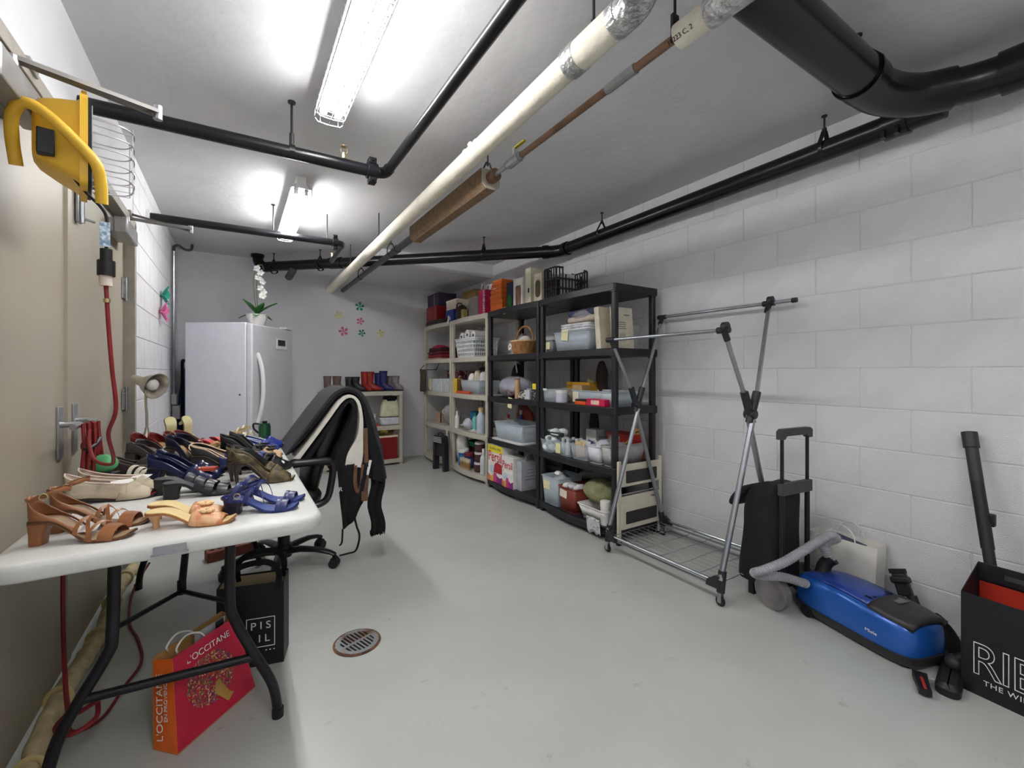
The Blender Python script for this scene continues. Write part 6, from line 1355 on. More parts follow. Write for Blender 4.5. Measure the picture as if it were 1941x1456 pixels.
shoe('sandal', 'brown leather block heel sandal behind the one at the table corner', (-0.432, 1.71, Zt), -8, **kw)
kw = dict(L=0.25, h=0.012, up='flat', col=(186, 174, 152), insole=(170, 40, 52), solec=(40, 36, 36), hb=0.082, vx=0.6, peep=True, trim=(226, 206, 194), hs=0.05, gloss=0.75, group='beige peep toe flats', th=0.007)
shoe('flat_shoe', 'beige peep toe flat with a red lining, nearer of the pair', (-0.482, 2.045, Zt), -6, tag_=(0.15, 0.0, 0.06, 30), **kw)
shoe('flat_shoe', 'beige peep toe flat with a red lining, half hidden behind its pair', (-0.468, 2.135, Zt), -7, tag_=(0.17, 0.01, 0.055, -20), **kw)
kw = dict(L=0.225, h=0.042, heel='kitten', up='mule', col=(222, 180, 134), insole=(220, 196, 140), heelc=(206, 160, 114), solec=(160, 104, 60), peep=True, rgb2=(196, 128, 88), flower=(232, 196, 150), group='peach kitten heel mules', gloss=0.4)
shoe('mule', 'peach kitten heel mule with a bow, nearest the table edge', (-0.215, 1.605, Zt), -13, **kw)
shoe('mule', 'peach kitten heel mule with a bow, behind its pair', (-0.22, 1.695, Zt), -14, **kw)
BL = (34, 42, 92)
kw = dict(L=0.215, h=0.04, heel='block', up='none', col=BL, insole=(58, 74, 134), heelc=(22, 24, 44), solec=(30, 40, 96), group='royal blue sandals', ankle=True, hb=0.012, buckle=(190, 170, 120), straps=((0.8, 0.82, 0.026, 0.012), (0.72, 0.76, 0.03, 0.006), (0.3, 0.5, 0.05, 0.008), (0.12, 0.36, 0.052, 0.007)), flower=None)
shoe('sandal', 'royal blue sandal with a block heel at the near right table corner', (-0.03, 1.645, Zt), -15, **kw)
shoe('sandal', 'royal blue sandal behind its pair at the near right table corner', (0.0, 1.735, Zt), -14, **kw)
BK = (32, 32, 36)
kw = dict(L=0.235, h=0.05, heel='block', up='none', col=BK, insole=(60, 60, 66), heelc=(22, 21, 23), solec=(24, 24, 26), group='black strappy block heel sandals', straps=((0.44, 0.56, 0.05, 0.016), (0.56, 0.66, 0.042, 0.016), (0.74, 0.8, 0.03, 0.019)))
shoe('sandal', 'black strappy block heel sandal behind the peach mules', (-0.215, 1.945, Zt), -3, **kw)
shoe('sandal', 'black strappy block heel sandal overlapping the navy pumps', (-0.25, 2.035, Zt), -5, **kw)
NVY = (22, 28, 66)
kw = dict(L=0.25, h=0.055, heel='block', up='pump', col=NVY, insole=(52, 50, 62), heelc=(28, 30, 60), group='glossy navy pumps', gloss=0.22, hb=0.06)
shoe('pump', 'glossy navy pump behind the black strappy sandals', (-0.292, 2.24, Zt), -19, **kw)
shoe('pump', 'glossy navy pump, farther one of the pair', (-0.275, 2.335, Zt), -19, **kw)
t = thing('red_box', 'small red packets lying on the toe of the navy pump', 'packet', (-0.105, 2.165, TZ + 0.052), -19)
for i in range(3): MB().box((0, 0.0 + 0.014 * i, 0.0), (0.075, 0.012, 0.012)).build('packet', pm((186, 76, 58), 0.4), t)
BZ = (64, 54, 40)
kw = dict(L=0.225, h=0.082, heel='stiletto', up='pump', col=BZ, insole=(168, 146, 120), heelc=(66, 52, 44), solec=(50, 42, 34), peep=True, group='bronze peep toe pumps', gloss=0.4, hb=0.052, vx=0.58, rgb2=(104, 92, 62))
shoe('pump', 'bronze peep toe stiletto pump at the right table edge', (-0.012, 2.045, Zt), -6, **kw)
shoe('pump', 'bronze peep toe stiletto pump, farther one of the pair', (-0.03, 2.125, Zt), -5, **kw)
kw = dict(L=0.23, h=0.072, heel='stiletto', up='pump', col=(22, 21, 24), insole=(60, 56, 54), pt=1.0, group='black pointed pumps', gloss=0.4, hb=0.05)
t = shoe('pump', 'black pointed pump with a white oval sticker at the right table edge', (0.0, 2.235, Zt), 8, **kw)
MB(T(0.168, -0.024, 0.036) @ RX(70)).ball((0, 0, 0), (0.022, 0.012, 0.0015), 12, 4).build('sticker', WH, t)
shoe('pump', 'black pointed pump behind the one with the sticker', (-0.03, 2.32, Zt), 4, flower=(30, 28, 32), **kw)
# left group
kw = dict(L=0.24, h=0.01, up='flat', col=(48, 44, 42), insole=(170, 152, 130), hb=0.05, gloss=0.4, group='dark brown ballet flats', trim=(90, 80, 72), pt=0.6)
shoe('flat_shoe', 'dark brown flat with a tan insole nearest the hanging cord', (-0.42, 2.47, Zt), -33, h=0.01, **{k: v for k, v in kw.items() if k != 'h'}) 
shoe('flat_shoe', 'dark brown flat behind the one nearest the hanging cord', (-0.46, 2.6, Zt), -35, **kw)
kw = dict(L=0.23, h=0.05, heel='block', up='pump', col=(58, 54, 56), insole=(150, 136, 124), hb=0.05, group='charcoal pumps beside the door', gloss=0.4)
shoe('pump', 'charcoal pump standing among the flats by the door', (-0.44, 2.75, Zt), -36, **kw)
shoe('pump', 'charcoal pump behind its pair by the door', (-0.4, 2.84, Zt), -38, **kw)
kw = dict(L=0.225, h=0.006, up='none', col=(222, 216, 200), insole=(206, 200, 180), solec=(120, 110, 96), group='white strappy flat sandals', straps=((0.7, 0.74, 0.028, 0.012), (0.56, 0.6, 0.036, 0.012), (0.3, 0.34, 0.05, 0.011), (0.44, 0.48, 0.044, 0.011)))
shoe('sandal', 'white strappy flat sandal left of the navy pumps', (-0.4, 2.38, Zt), -30, **kw)
shoe('sandal', 'white strappy flat sandal behind the first white one', (-0.36, 2.49, Zt), -30, **kw)
RD = (112, 26, 26)
kw = dict(L=0.235, h=0.06, heel='block', up='pump', col=RD, insole=(190, 160, 116), hb=0.06, group='dark red pumps by the door', gloss=0.45)
shoe('pump', 'dark red pump with a tan insole nearest the door', (-0.44, 2.98, Zt), -40, **kw)
shoe('pump', 'dark red pump right of the first by the door', (-0.36, 2.94, Zt), -40, **kw)
kw = dict(L=0.235, h=0.05, heel='low', up='pump', col=(116, 44, 40), insole=(150, 116, 92), hb=0.055, group='chestnut loafers', gloss=0.3, trim=(150, 90, 76))
shoe('loafer', 'chestnut loafer leaning towards the lamp', (-0.33, 3.07, Zt), -42, **kw)
shoe('loafer', 'chestnut loafer, farther one of the pair', (-0.27, 3.12, Zt), -44, **kw)
kw = dict(L=0.23, h=0.05, heel='kitten', up='none', col=(216, 196, 184), insole=(196, 170, 150), group='pale pink sandals', straps=((0.76, 0.8, 0.028, 0.012), (0.6, 0.66, 0.04, 0.009), (0.4, 0.46, 0.05, 0.008)))
shoe('sandal', 'pale pink sandal in front of the chestnut loafers', (-0.3, 2.86, Zt), -38, **kw)
shoe('sandal', 'pale pink sandal behind its pair, by the loafers', (-0.24, 2.92, Zt), -38, **kw)
kw = dict(L=0.23, h=0.085, heel='stiletto', up='pump', col=(20, 22, 48), insole=(196, 162, 120), heelc=(60, 24, 30), hb=0.056, group='navy stiletto pumps with tan insoles', gloss=0.35, peep=True)
shoe('pump', 'navy stiletto pump with tan insole in the middle of the table', (-0.265, 2.585, Zt), -25, **kw)
shoe('pump', 'navy stiletto pump with tan insole, farther one of the pair', (-0.225, 2.68, Zt), -25, **kw)
ESP = (38, 34, 36)
kw = dict(L=0.25, h=0.05, up='flat', wedge=True, col=ESP, insole=(214, 190, 162), heelc=(38, 34, 36), hb=0.05, trim=(222, 196, 170), group='black wedges with cream edging', gloss=0.5, vx=0.68)
shoe('wedge_shoe', 'black wedge shoe with cream edging in the middle of the table', (-0.17, 2.44, Zt), -28, **kw)
shoe('wedge_shoe', 'black wedge shoe with cream edging, tilted on its side', (-0.14, 2.58, Zt + 0.02), 0, rot=(R(38), 0, R(-35)), **kw)
kw = dict(L=0.23, h=0.008, up='flat', col=(44, 60, 118), insole=(200, 176, 150), hb=0.045, group='mid blue ballet flats', gloss=0.3)
shoe('flat_shoe', 'mid blue flat between the black wedge and the bronze pumps', (-0.06, 2.37, Zt), -20, **kw)
shoe('flat_shoe', 'mid blue flat behind the first blue one', (-0.04, 2.46, Zt), -20, **kw)
kw = dict(L=0.225, h=0.05, heel='kitten', up='mule', col=(176, 30, 36), insole=(200, 70, 70), solec=(120, 24, 30), group='red mules at the back of the table', gloss=0.35, peep=True, flower=(186, 36, 40))
shoe('mule', 'red mule with a bow at the back of the table', (-0.17, 2.94, Zt + 0.01), -30, **kw)
shoe('mule', 'red mule with a bow, behind its pair', (-0.12, 3.04, Zt + 0.01), -30, **kw)
kw = dict(L=0.22, h=0.04, heel='kitten', up='none', col=(176, 150, 96), insole=(196, 170, 130), group='gold flowered sandals', straps=((0.74, 0.8, 0.03, 0.014), (0.5, 0.6, 0.04, 0.006), (0.2, 0.4, 0.05, 0.006)), ankle=True, hb=0.01)
shoe('sandal', 'gold strappy sandal in front of the red mules', (-0.13, 2.72, Zt), -25, **kw)
shoe('sandal', 'gold strappy sandal, farther one of the pair', (-0.08, 2.8, Zt), -25, **kw)
kw = dict(L=0.22, h=0.07, heel='stiletto', up='none', col=(214, 196, 150), insole=(222, 206, 176), group='pale gold high sandals', straps=((0.74, 0.8, 0.03, 0.012), (0.55, 0.62, 0.042, 0.005), (0.35, 0.44, 0.05, 0.005), (0.16, 0.3, 0.055, 0.005)), ankle=True, hb=0.02, gloss=0.25)
shoe('sandal', 'pale gold high heel sandal at the far right of the pile', (-0.03, 2.95, Zt), -18, **kw)
shoe('sandal', 'pale gold high heel sandal behind its pair at the far right', (0.0, 3.04, Zt), -18, **kw)
kw = dict(L=0.23, h=0.07, heel='stiletto', up='pump', col=(30, 28, 32), insole=(80, 70, 60), group='black flower pumps', gloss=0.5, flower=(36, 34, 38))
shoe('pump', 'black pump with a cloth flower left of the gold sandals', (-0.06, 2.62, Zt), -22, **kw)
shoe('pump', 'black pump with a cloth flower, behind its pair', (-0.03, 2.7, Zt), -22, **kw)
kw = dict(L=0.225, h=0.03, heel='low', up='pump', col=(46, 60, 140), insole=(196, 206, 222), group='bright blue low pumps', gloss=0.3, trim=(206, 216, 232))
shoe('pump', 'bright blue low pump with pale lining near the right table edge', (0.0, 2.84, Zt), -12, **kw)
shoe('pump', 'bright blue low pump, farther one near the right table edge', (0.02, 2.92, Zt + 0.0), -12, **kw)
kw = dict(L=0.215, h=0.012, up='flat', col=(206, 172, 132), insole=(150, 124, 96), hb=0.045, group='tan flats with black bows', flower=(30, 28, 30), gloss=0.4)
shoe('flat_shoe', 'tan flat with a black bow at the right table edge', (-0.01, 2.5, Zt), -8, **kw)
shoe('flat_shoe', 'tan flat with a black bow, farther one at the right table edge', (0.0, 2.59, Zt), -8, **kw)
kw = dict(L=0.22, h=0.05, heel='kitten', up='mule', col=(210, 200, 140), insole=(216, 208, 160), group='pale yellow mules by the lamp', peep=True, gloss=0.4)
shoe('mule', 'pale yellow mule stood on its toe beside the lamp', (-0.34, 3.18, Zt + 0.168), 0, rot=(0, R(62), R(-60)), **kw)
shoe('mule', 'pale yellow mule stood on its toe right of its pair', (-0.28, 3.2, Zt + 0.168), 0, rot=(0, R(62), R(-45)), **kw)
kw = dict(L=0.225, h=0.008, up='none', col=(216, 210, 196), insole=(196, 190, 170), group='off white thong sandals behind the pile', straps=((0.74, 0.78, 0.03, 0.012), (0.6, 0.64, 0.035, 0.01), (0.45, 0.5, 0.045, 0.01)))
shoe('sandal', 'off white sandal in front of the pale yellow mules', (-0.25, 3.04, Zt), -40, **kw)
shoe('sandal', 'off white sandal behind the red mules', (-0.16, 3.15, Zt), -35, **kw)
# other things on the table
t = thing('green_pouch', 'round green plastic thing on a black box beside the cord loop', 'pouch', (-0.43, 2.32, Zt), -20)
MB().box((0, 0, 0.025), (0.07, 0.05, 0.05)).build('black_box', m_blackm, t, bevel=0.004)
MB(T(-0.01, 0, 0.085)).ball((0, 0, 0), (0.05, 0.03, 0.036), 16, 10).build('green_pad', pm((90, 176, 116), 0.5), t)
t = thing('bottle', 'small dark green bottle at the far right end of the table', 'bottle', (0.16, 3.2, Zt))
MB().lathe([(0, 0), (0.034, 0), (0.034, 0.1), (0.03, 0.112), (0.03, 0.12), (0, 0.12)], 18).build('bottle_body', pm((24, 76, 50), 0.3), t); MB().lathe([(0.014, 0.12), (0.014, 0.135), (0, 0.136)], 12).build('cap', m_blackm, t)
MB().tube(cat([(-0.034, 0, 0.06), (-0.06, 0, 0.09), (-0.06, 0, 0.12), (-0.03, 0, 0.118)], 4), 0.006, 6).build('lever', m_blackm, t)
# desk lamp
m_nick = mat('brushed nickel', (196, 190, 178), 0.3, metal=0.8, var=0.06)
dl = thing('desk_lamp', 'small gooseneck desk lamp with a cone shade at the table end', 'lamp', (-0.425, 3.22, Zt))
MB().lathe([(0, 0), (0.075, 0), (0.075, 0.008), (0.06, 0.016), (0.02, 0.022), (0.016, 0.04), (0.026, 0.06), (0.024, 0.075), (0.011, 0.11), (0.009, 0.13)], 22).build('base', m_nick, dl)
MB().tube(cat([(0, 0, 0.125), (0.0, 0.0, 0.2), (-0.004, 0.0, 0.27), (-0.004, -0.003, 0.33), (-0.012, 0.012, 0.38), (-0.03, 0.03, 0.4)], 6), 0.0068, 10).build('gooseneck', m_nick, dl)
dirv = V3((0.75, -0.62, -0.28)).normalized()
q_ = dirv.to_track_quat('Z', 'X').to_matrix().to_4x4()
SM = T(-0.03, 0.03, 0.395) @ q_
MB(SM).lathe([(0.012, -0.05), (0.024, -0.048), (0.026, -0.01), (0.03, 0.02), (0.05, 0.05), (0.072, 0.1), (0.075, 0.105), (0.071, 0.105), (0.048, 0.052), (0.026, 0.022)], 28, cap=False).build('shade', m_nick, dl)
MB(SM @ T(0, 0, 0.075)).ball((0, 0, 0), (0.034, 0.034, 0.03), 18, 10).build('bulb', pm((236, 234, 228), 0.3, 'bulb glass'), dl)
# ---------------------------------------------------------------- office chair (local x points away from the table)
m_lea = mat('black leather', (20, 19, 22), 0.42, var=0.15, bump=0.25, bscale=90, spec=0.5)
m_plas = mat('black chair plastic', (23, 22, 26), 0.36, var=0.1, spec=0.5)
oc = thing('office_chair', 'black swivel office chair beside the table, draped with coats', 'chair', (0.25, 2.98, 0))
def chp(u, v, z): return (u - 0.25, v - 2.98, z)
for a in (-32, 40, 112, 184, 256):
    d = V3((cos(R(a)), sin(R(a)), 0)); sd = V3((-d.y, d.x, 0))
    rings = []
    for r_, z_, w_, h_ in ((0.02, 0.1, 0.034, 0.04), (0.1, 0.112, 0.03, 0.036), (0.2, 0.108, 0.026, 0.03), (0.28, 0.09, 0.022, 0.026), (0.31, 0.078, 0.018, 0.02)):
        c = d * r_ + V3((0, 0, z_)); rings.append([c + sd * (w_ * cos(2 * pi * i / 10)) + V3((0, 0, h_ * 0.5 * sin(2 * pi * i / 10))) for i in range(10)])
    MB().loft(rings).build('base_arm', m_plas, oc, ang=60)
    c = d * 0.305
    MB().cyl(c + sd * -0.027 + V3((0, 0, 0.027)), c + sd * -0.006 + V3((0, 0, 0.027)), 0.027, 16).cyl(c + sd * 0.006 + V3((0, 0, 0.027)), c + sd * 0.027 + V3((0, 0, 0.027)), 0.027, 16).cyl(c + V3((0, 0, 0.03)), c + V3((0, 0, 0.085)), 0.012, 8).cyl(c + sd * -0.02 + V3((0, 0, 0.045)), c + sd * 0.02 + V3((0, 0, 0.045)), 0.02, 12).build('castor', m_blackm, oc)
MB().cyl((0, 0, 0.07), (0, 0, 0.14), 0.045, 18).cyl((0, 0, 0.13), (0, 0, 0.34), 0.027, 16, ).cyl((0, 0, 0.14), (0, 0, 0.27), 0.034, 16).cyl((0, 0, 0.33), (0, 0, 0.4), 0.018, 12).build('gas_lift', m_plas, oc)
MB().box((-0.01, 0, 0.395), (0.2, 0.18, 0.03)).build('mechanism', m_plas, oc, bevel=0.005)
MB().loft([[(x - 0.03, y, z_) for x, y in rrect(-0.24 + i_, 0.22 - i_, -0.23 + i_, 0.23 - i_, 0.08, 5)] for i_, z_ in ((0.03, 0.41), (0.005, 0.425), (0, 0.46), (0.02, 0.495), (0.07, 0.51))]).build('seat', m_lea, oc, ang=180)
bk_ = [(0.13, 0.46), (0.15, 0.6), (0.19, 0.75), (0.25, 0.88), (0.295, 0.97), (0.315, 1.0)]
rings = []
for i, (x, z_) in enumerate(bk_):
    w_ = (0.2, 0.225, 0.225, 0.21, 0.18, 0.12)[i]; tk = (0.035, 0.05, 0.055, 0.055, 0.05, 0.03)[i]
    rings.append([(x + tk * abs(sin(2 * pi * k / 20)) ** 0.7 * (1 if sin(2 * pi * k / 20) > 0 else -1), w_ * abs(cos(2 * pi * k / 20)) ** 0.6 * (1 if cos(2 * pi * k / 20) > 0 else -1), z_ - 0.3 * tk * sin(2 * pi * k / 20)) for k in range(20)])
MB().loft(rings).build('backrest', m_lea, oc, ang=180)
for sy in (-1, 1):
    y = sy * 0.25
    ar = cat([(0.01, y, 0.66), (0.1, y, 0.665), (0.215, y, 0.655), (0.235, y, 0.62), (0.225, y, 0.53), (0.205, y, 0.45), (0.16, y, 0.42), (0.08, y, 0.415), (0.0, y, 0.42)], 5)
    MB().tube(ar, 0.02, 10, flat=(1.0, 1.2)).build('armrest_loop', m_plas, oc)
    MB().loft([[(x, y + yy, z_) for x, yy in rrect(0.0 + i_, 0.235 - i_, -0.034 + i_, 0.034 - i_, 0.026, 4)] for i_, z_ in ((0.008, 0.652), (0, 0.665), (0.003, 0.68), (0.014, 0.69))]).build('arm_pad', m_plas, oc, ang=60)
# ---------------------------------------------------------------- coats draped over the backrest
def drape(name, label, cat_, outer, inner, v0, v1, mt, seed, wob=0.012, n=9):
    """thick garment folded over the chair back: outer and inner outlines in (u, z), lofted along v with folds"""
    t = thing(name, label, cat_, (outer[0][0], v0, 0.0))
    rg = random.Random(seed); ph = [rg.uniform(0, 6.28) for _ in range(4)]
    outer = [(p[0], 0.7 + (p[1] - 0.7) * (0.9 if p[1] > 0.7 else 1)) for p in outer]; inner = [(p[0], 0.7 + (p[1] - 0.7) * (0.9 if p[1] > 0.7 else 1)) for p in inner]
    O = cat([(p[0], p[1], 0) for p in outer], 4); I = cat([(p[0], p[1], 0) for p in inner], 4)[::-1]
    rings = []
    for j in range(n + 1):
        k = j / n; v = v0 + (v1 - v0) * k; r = []
        for q in list(O) + list(I):
            low = max(0, 1.05 - q.y)
            w_ = wob * low * 2.2
            r.append((q.x - outer[0][0] + w_ * sin(9 * k * 3 + ph[0] + q.y * 6), v - v0 + w_ * 0.7 * sin(q.y * 14 + ph[1]) * (1 if j in (0, n) else 0.3), q.y + 0.6 * w_ * sin(7 * k + ph[2] + q.x * 10)))
        rings.append(r)
    MB().loft(rings).build('cloth', mt, t, ang=60)
    return t
m_coat = mat('charcoal wool', (54, 52, 58), 0.85, var=0.15, scale=40, bump=0.35, bscale=300)
m_coat2 = mat('black wool', (16, 15, 19), 0.85, var=0.2, scale=40, bump=0.3, bscale=300)
m_shirt = mat('off white cotton', (222, 218, 208), 0.8, var=0.05, bump=0.2, bscale=120)
m_brown = mat('brown suede', (104, 74, 54), 0.8, var=0.12, bump=0.2)
w_out = [(0.285, 0.70), (0.36, 0.80), (0.45, 0.94), (0.525, 1.055), (0.585, 1.085), (0.635, 1.04), (0.655, 0.93), (0.66, 0.8), (0.665, 0.69), (0.655, 0.6)]
w_in = [(0.315, 0.69), (0.385, 0.8), (0.47, 0.935), (0.535, 1.035), (0.585, 1.065), (0.62, 1.03), (0.635, 0.93), (0.625, 0.8), (0.575, 0.69), (0.565, 0.62)]
t = drape('white_shirt', 'off white garment folded over the chair back under the dark coat', 'shirt', w_out, w_in, 2.735, 3.17, m_shirt, 3)
drape('dark_jacket', 'thin black jacket under the off white garment on the chair back', 'jacket', [(0.325, 0.685), (0.395, 0.795), (0.477, 0.925), (0.54, 1.025), (0.585, 1.055), (0.614, 1.02), (0.622, 0.93), (0.605, 0.8), (0.565, 0.7), (0.54, 0.6)], [(0.35, 0.68), (0.42, 0.785), (0.5, 0.915), (0.553, 1.0), (0.58, 1.03), (0.597, 1.0), (0.588, 0.92), (0.545, 0.8), (0.5, 0.7), (0.475, 0.6)], 2.745, 3.16, m_coat2, 9)
c_in = [(0.25, 0.715), (0.345, 0.83), (0.44, 0.965), (0.515, 1.072), (0.585, 1.1), (0.645, 1.05), (0.672, 0.93), (0.685, 0.8), (0.7, 0.66), (0.71, 0.52)]
c_mid = [(0.235, 0.71), (0.335, 0.845), (0.43, 0.985), (0.505, 1.085), (0.585, 1.118), (0.655, 1.065), (0.7, 0.94), (0.73, 0.8), (0.765, 0.66), (0.785, 0.49)]
c_out = [(0.225, 0.705), (0.325, 0.855), (0.42, 1.0), (0.495, 1.1), (0.585, 1.137), (0.665, 1.085), (0.72, 0.95), (0.755, 0.8), (0.79, 0.66), (0.81, 0.5)]
drape('black_coat', 'black coat hanging over the chair back between white garment and grey coat', 'coat', c_mid, c_in, 2.75, 3.19, m_coat2, 5)
t = drape('grey_coat', 'outermost charcoal coat draped over the top of the chair back', 'coat', c_out, [(p[0] + 0.002 if p[0] < 0.58 else p[0] - 0.002, p[1] - 0.002) for p in c_mid], 2.755, 3.2, m_coat, 7)
t = thing('scarf', 'ragged black scarf end hanging lowest from the chair back', 'scarf', (0.75, 2.76, 0.0))
MB().grid(lambda a, b: V3((-0.045 + 0.085 * a + 0.012 * sin(9 * b), 0.012 * sin(13 * a + 3 * b), 0.56 - 0.37 * b - 0.03 * abs(sin(17 * a)) * b)), 12, 12).build('scarf_cloth', m_coat2, t, ang=180, solid=0.006)
for i in range(6): MB().tube(cat([(-0.04 + 0.015 * i, 0.005 * (-1) ** i, 0.2), (-0.042 + 0.015 * i, 0, 0.185), (-0.036 + 0.014 * i, 0.004, 0.165)], 4), 0.0035, 6).build('fringe', m_coat2, t)
t = thing('apron', 'black apron with a white printed letter hanging from the chair side', 'apron', (0.585, 2.735, 0.0))
MB().grid(lambda a, b: V3((-0.075 + 0.03 * b + (0.175 - 0.06 * b ** 2) * a, 0.012 * sin(11 * a + 5 * b), 0.63 - (0.38 - 0.14 * a * a) * b)), 12, 12).build('apron_cloth', m_coat2, t, ang=180, solid=0.005)
MB().tube(cat([(-0.045, 0, 0.25), (-0.048, -0.005, 0.2), (-0.05, 0.0, 0.17), (-0.06, 0.01, 0.15)], 5), 0.006, 6, flat=(0.25, 1)).build('apron_tie', m_coat2, t)
MB().tube(cat([(0.02, 0.0, 0.32), (0.035, -0.004, 0.25), (0.05, -0.005, 0.2), (0.047, 0.0, 0.15), (0.03, 0.01, 0.1), (-0.01, 0.02, 0.09), (-0.06, 0.02, 0.088)], 6), 0.007, 6, flat=(0.25, 1)).build('apron_tie', m_coat2, t)
lettering('R', 0.035, m_wprint, t, T(-0.06, -0.017, 0.49) @ RX(90), name='printed_letter', depth=0.0004)
t = thing('brown_belt', 'brown suede strap looped among the coats on the chair', 'belt', (0.66, 2.735, 0.0))
MB().tube(cat([(0.012, 0, 0.84), (0.015, -0.004, 0.7), (0.018, -0.006, 0.56), (0.012, -0.004, 0.46), (0.0, 0.0, 0.42)], 6), 0.013, 8, flat=(0.3, 1)).build('strap', m_brown, t)
MB().tube(cat([(-0.045, -0.002, 0.62), (-0.05, -0.006, 0.52), (-0.035, -0.006, 0.46), (-0.012, -0.006, 0.5), (-0.005, -0.004, 0.62)], 6), 0.011, 8, flat=(0.3, 1)).build('loop', m_brown, t)
MB().box((0.004, -0.012, 0.43), (0.04, 0.016, 0.06)).build('buckle_end', m_brown, t, bevel=0.006)
MB(T(0.03, -0.012, 0.6) @ RY(12)).box((0, 0, 0), (0.016, 0.0015, 0.09)).build('white_label', WH, t, label='white woven label')
# ---------------------------------------------------------------- bags under the table
t = thing('paper_bag', 'black paper carrier bag with a white square logo behind the table leg', 'bag', (0.068, 2.095, 0), -14)
def bag_shell(parent, W, D, H, mt, inner_m, lean=0.0):
    b = MB(); wl_ = 0.002
    for s_, (cx_, cy_, sx, sy) in enumerate(((0, -D / 2, W, wl_), (0, D / 2, W, wl_), (-W / 2, 0, wl_, D), (W / 2, 0, wl_, D))):
        b.box((cx_, cy_, H / 2), (sx, sy, H))
    b.box((0, 0, 0.002), (W, D, 0.004)); b.build('bag_body', mt, parent)
    b = MB(); b.box((0, D / 2 - 0.003, H * 0.6), (W - 0.006, 0.001, H * 0.76)).box((-W / 2 + 0.003, 0, H * 0.6), (0.001, D - 0.008, H * 0.76)).box((W / 2 - 0.003, 0, H * 0.6), (0.001, D - 0.008, H * 0.76)); b.build('lining', inner_m, parent, label='tan paper inside')
bag_shell(t, 0.235, 0.12, 0.33, m_bpaper, pm((190, 172, 136), 0.8))
for y in (-0.064, 0.058): MB().tube(cat([(-0.07, y, 0.3), (-0.075, y, 0.37), (-0.03, y, 0.41), (0.06, y, 0.415), (0.1, y, 0.37), (0.095, y, 0.3)], 6), 0.013, 6, flat=(0.2, 1)).build('handle', m_coat2, t)
F = T(0.035, -0.0615, 0.135) @ RX(90)
for c_, d_ in (((0, 0.058), (0.1, 0.003)), ((0, -0.058), (0.1, 0.003)), ((0.05, 0), (0.003, 0.118)), ((-0.05, 0), (0.003, 0.118))): MB(F).box((*c_, 0), (*d_, 0.0006)).build('logo_frame', m_wprint, t)
lettering('P I S', 0.042, m_wprint, t, F @ T(0.0, 0.026, 0), depth=0.0004); lettering('I L', 0.042, m_wprint, t, F @ T(0.012, -0.026, 0), depth=0.0004)
for i in range(3): MB(F).box((0.02 + 0.014 * i, -0.074, 0), (0.006, 0.004, 0.0006)).build('logo_dot', m_wprint, t)
# red and orange gift bag, front face turned 45 degrees
t = thing('gift_bag', 'crimson and orange paper gift bag with a speckled tree, under the table', 'bag', (-0.15, 1.69, 0), 44.6)
m_crim = mat('crimson paper', (186, 22, 58), 0.45, var=0.06, bump=0.05); m_oran = mat('orange paper', (222, 100, 30), 0.45, var=0.06, bump=0.05)
Wb, Db, Hb_ = 0.303, 0.095, 0.262
MB().loft([[(0, 0, 0), (Wb, 0, 0), (Wb, 0.002, 0), (0, 0.002, 0)], [(0.04, 0.07, Hb_), (Wb - 0.015, 0.08, Hb_), (Wb - 0.015, 0.082, Hb_), (0.04, 0.072, Hb_)]]).build('front_panel', m_crim, t)
MB().loft([[(0, 0, 0), (0, Db, 0), (0.002, Db, 0), (0.002, 0, 0)], [(0.04, 0.07, Hb_), (0.03, Db + 0.04, Hb_ * 0.97), (0.032, Db + 0.04, Hb_ * 0.97), (0.042, 0.07, Hb_)]]).build('side_panel', m_oran, t, label='orange gusset side')
MB().loft([[(0, Db, 0), (Wb, Db, 0), (Wb, Db - 0.002, 0), (0, Db - 0.002, 0)], [(0.03, Db + 0.042, Hb_), (Wb - 0.01, Db + 0.05, Hb_ + 0.01), (Wb - 0.01, Db + 0.048, Hb_ + 0.01), (0.03, Db + 0.04, Hb_)]]).loft([[(Wb, 0, 0), (Wb, Db, 0), (Wb - 0.002, Db, 0), (Wb - 0.002, 0, 0)], [(Wb - 0.015, 0.08, Hb_), (Wb - 0.01, Db + 0.05, Hb_ + 0.01), (Wb - 0.012, Db + 0.05, Hb_ + 0.01), (Wb - 0.017, 0.08, Hb_)]]).box((Wb / 2, Db / 2, 0.002), (Wb, Db, 0.003)).build('back_panel', pm((176, 132, 76), 0.7), t, label='tan paper back and inside')
tilt = math.degrees(math.atan2(0.075, Hb_))
FF = T(0, -0.0012, 0) @ RX(90 - tilt)
rg = random.Random(5)
tc = (0.15, 0.14)
pal = [(196, 160, 60), (222, 190, 110), (120, 60, 130), (150, 40, 60), (206, 130, 50), (90, 110, 60), (226, 206, 170), (110, 80, 50), (70, 60, 120), (186, 60, 90), (130, 130, 70)]
for ci, c_ in enumerate(pal):
    b = MB(FF)
    for i in range(95):
        r_ = 0.078 * math.sqrt(rg.random()); a = rg.uniform(0, 6.283)
        x, y = tc[0] + r_ * cos(a) * 1.12, tc[1] + r_ * sin(a)
        L_ = rg.uniform(0.003, 0.011); w_ = rg.uniform(0.0012, 0.0032)
        b.box((0, 0, 0.0004 + 0.0001 * ci), (L_, w_, 0.0004), T(x, y, 0) @ RZ(rg.uniform(0, 180)))
    tag(b.build('tree_flecks', pm(c_, 0.5), t), kind='stuff')
MB(FF).prism([(0.15, 0.085), (0.19, 0.03), (0.215, 0.045), (0.2, 0.06), (0.175, 0.12), (0.16, 0.115)], 0.0006, 0.0016).build('tree_trunk', pm((176, 136, 60), 0.5), t)
lettering("L'OCCITANE", 0.029, m_wprint, t, FF @ T(0.165, 0.235, 0.0006), depth=0.0004)
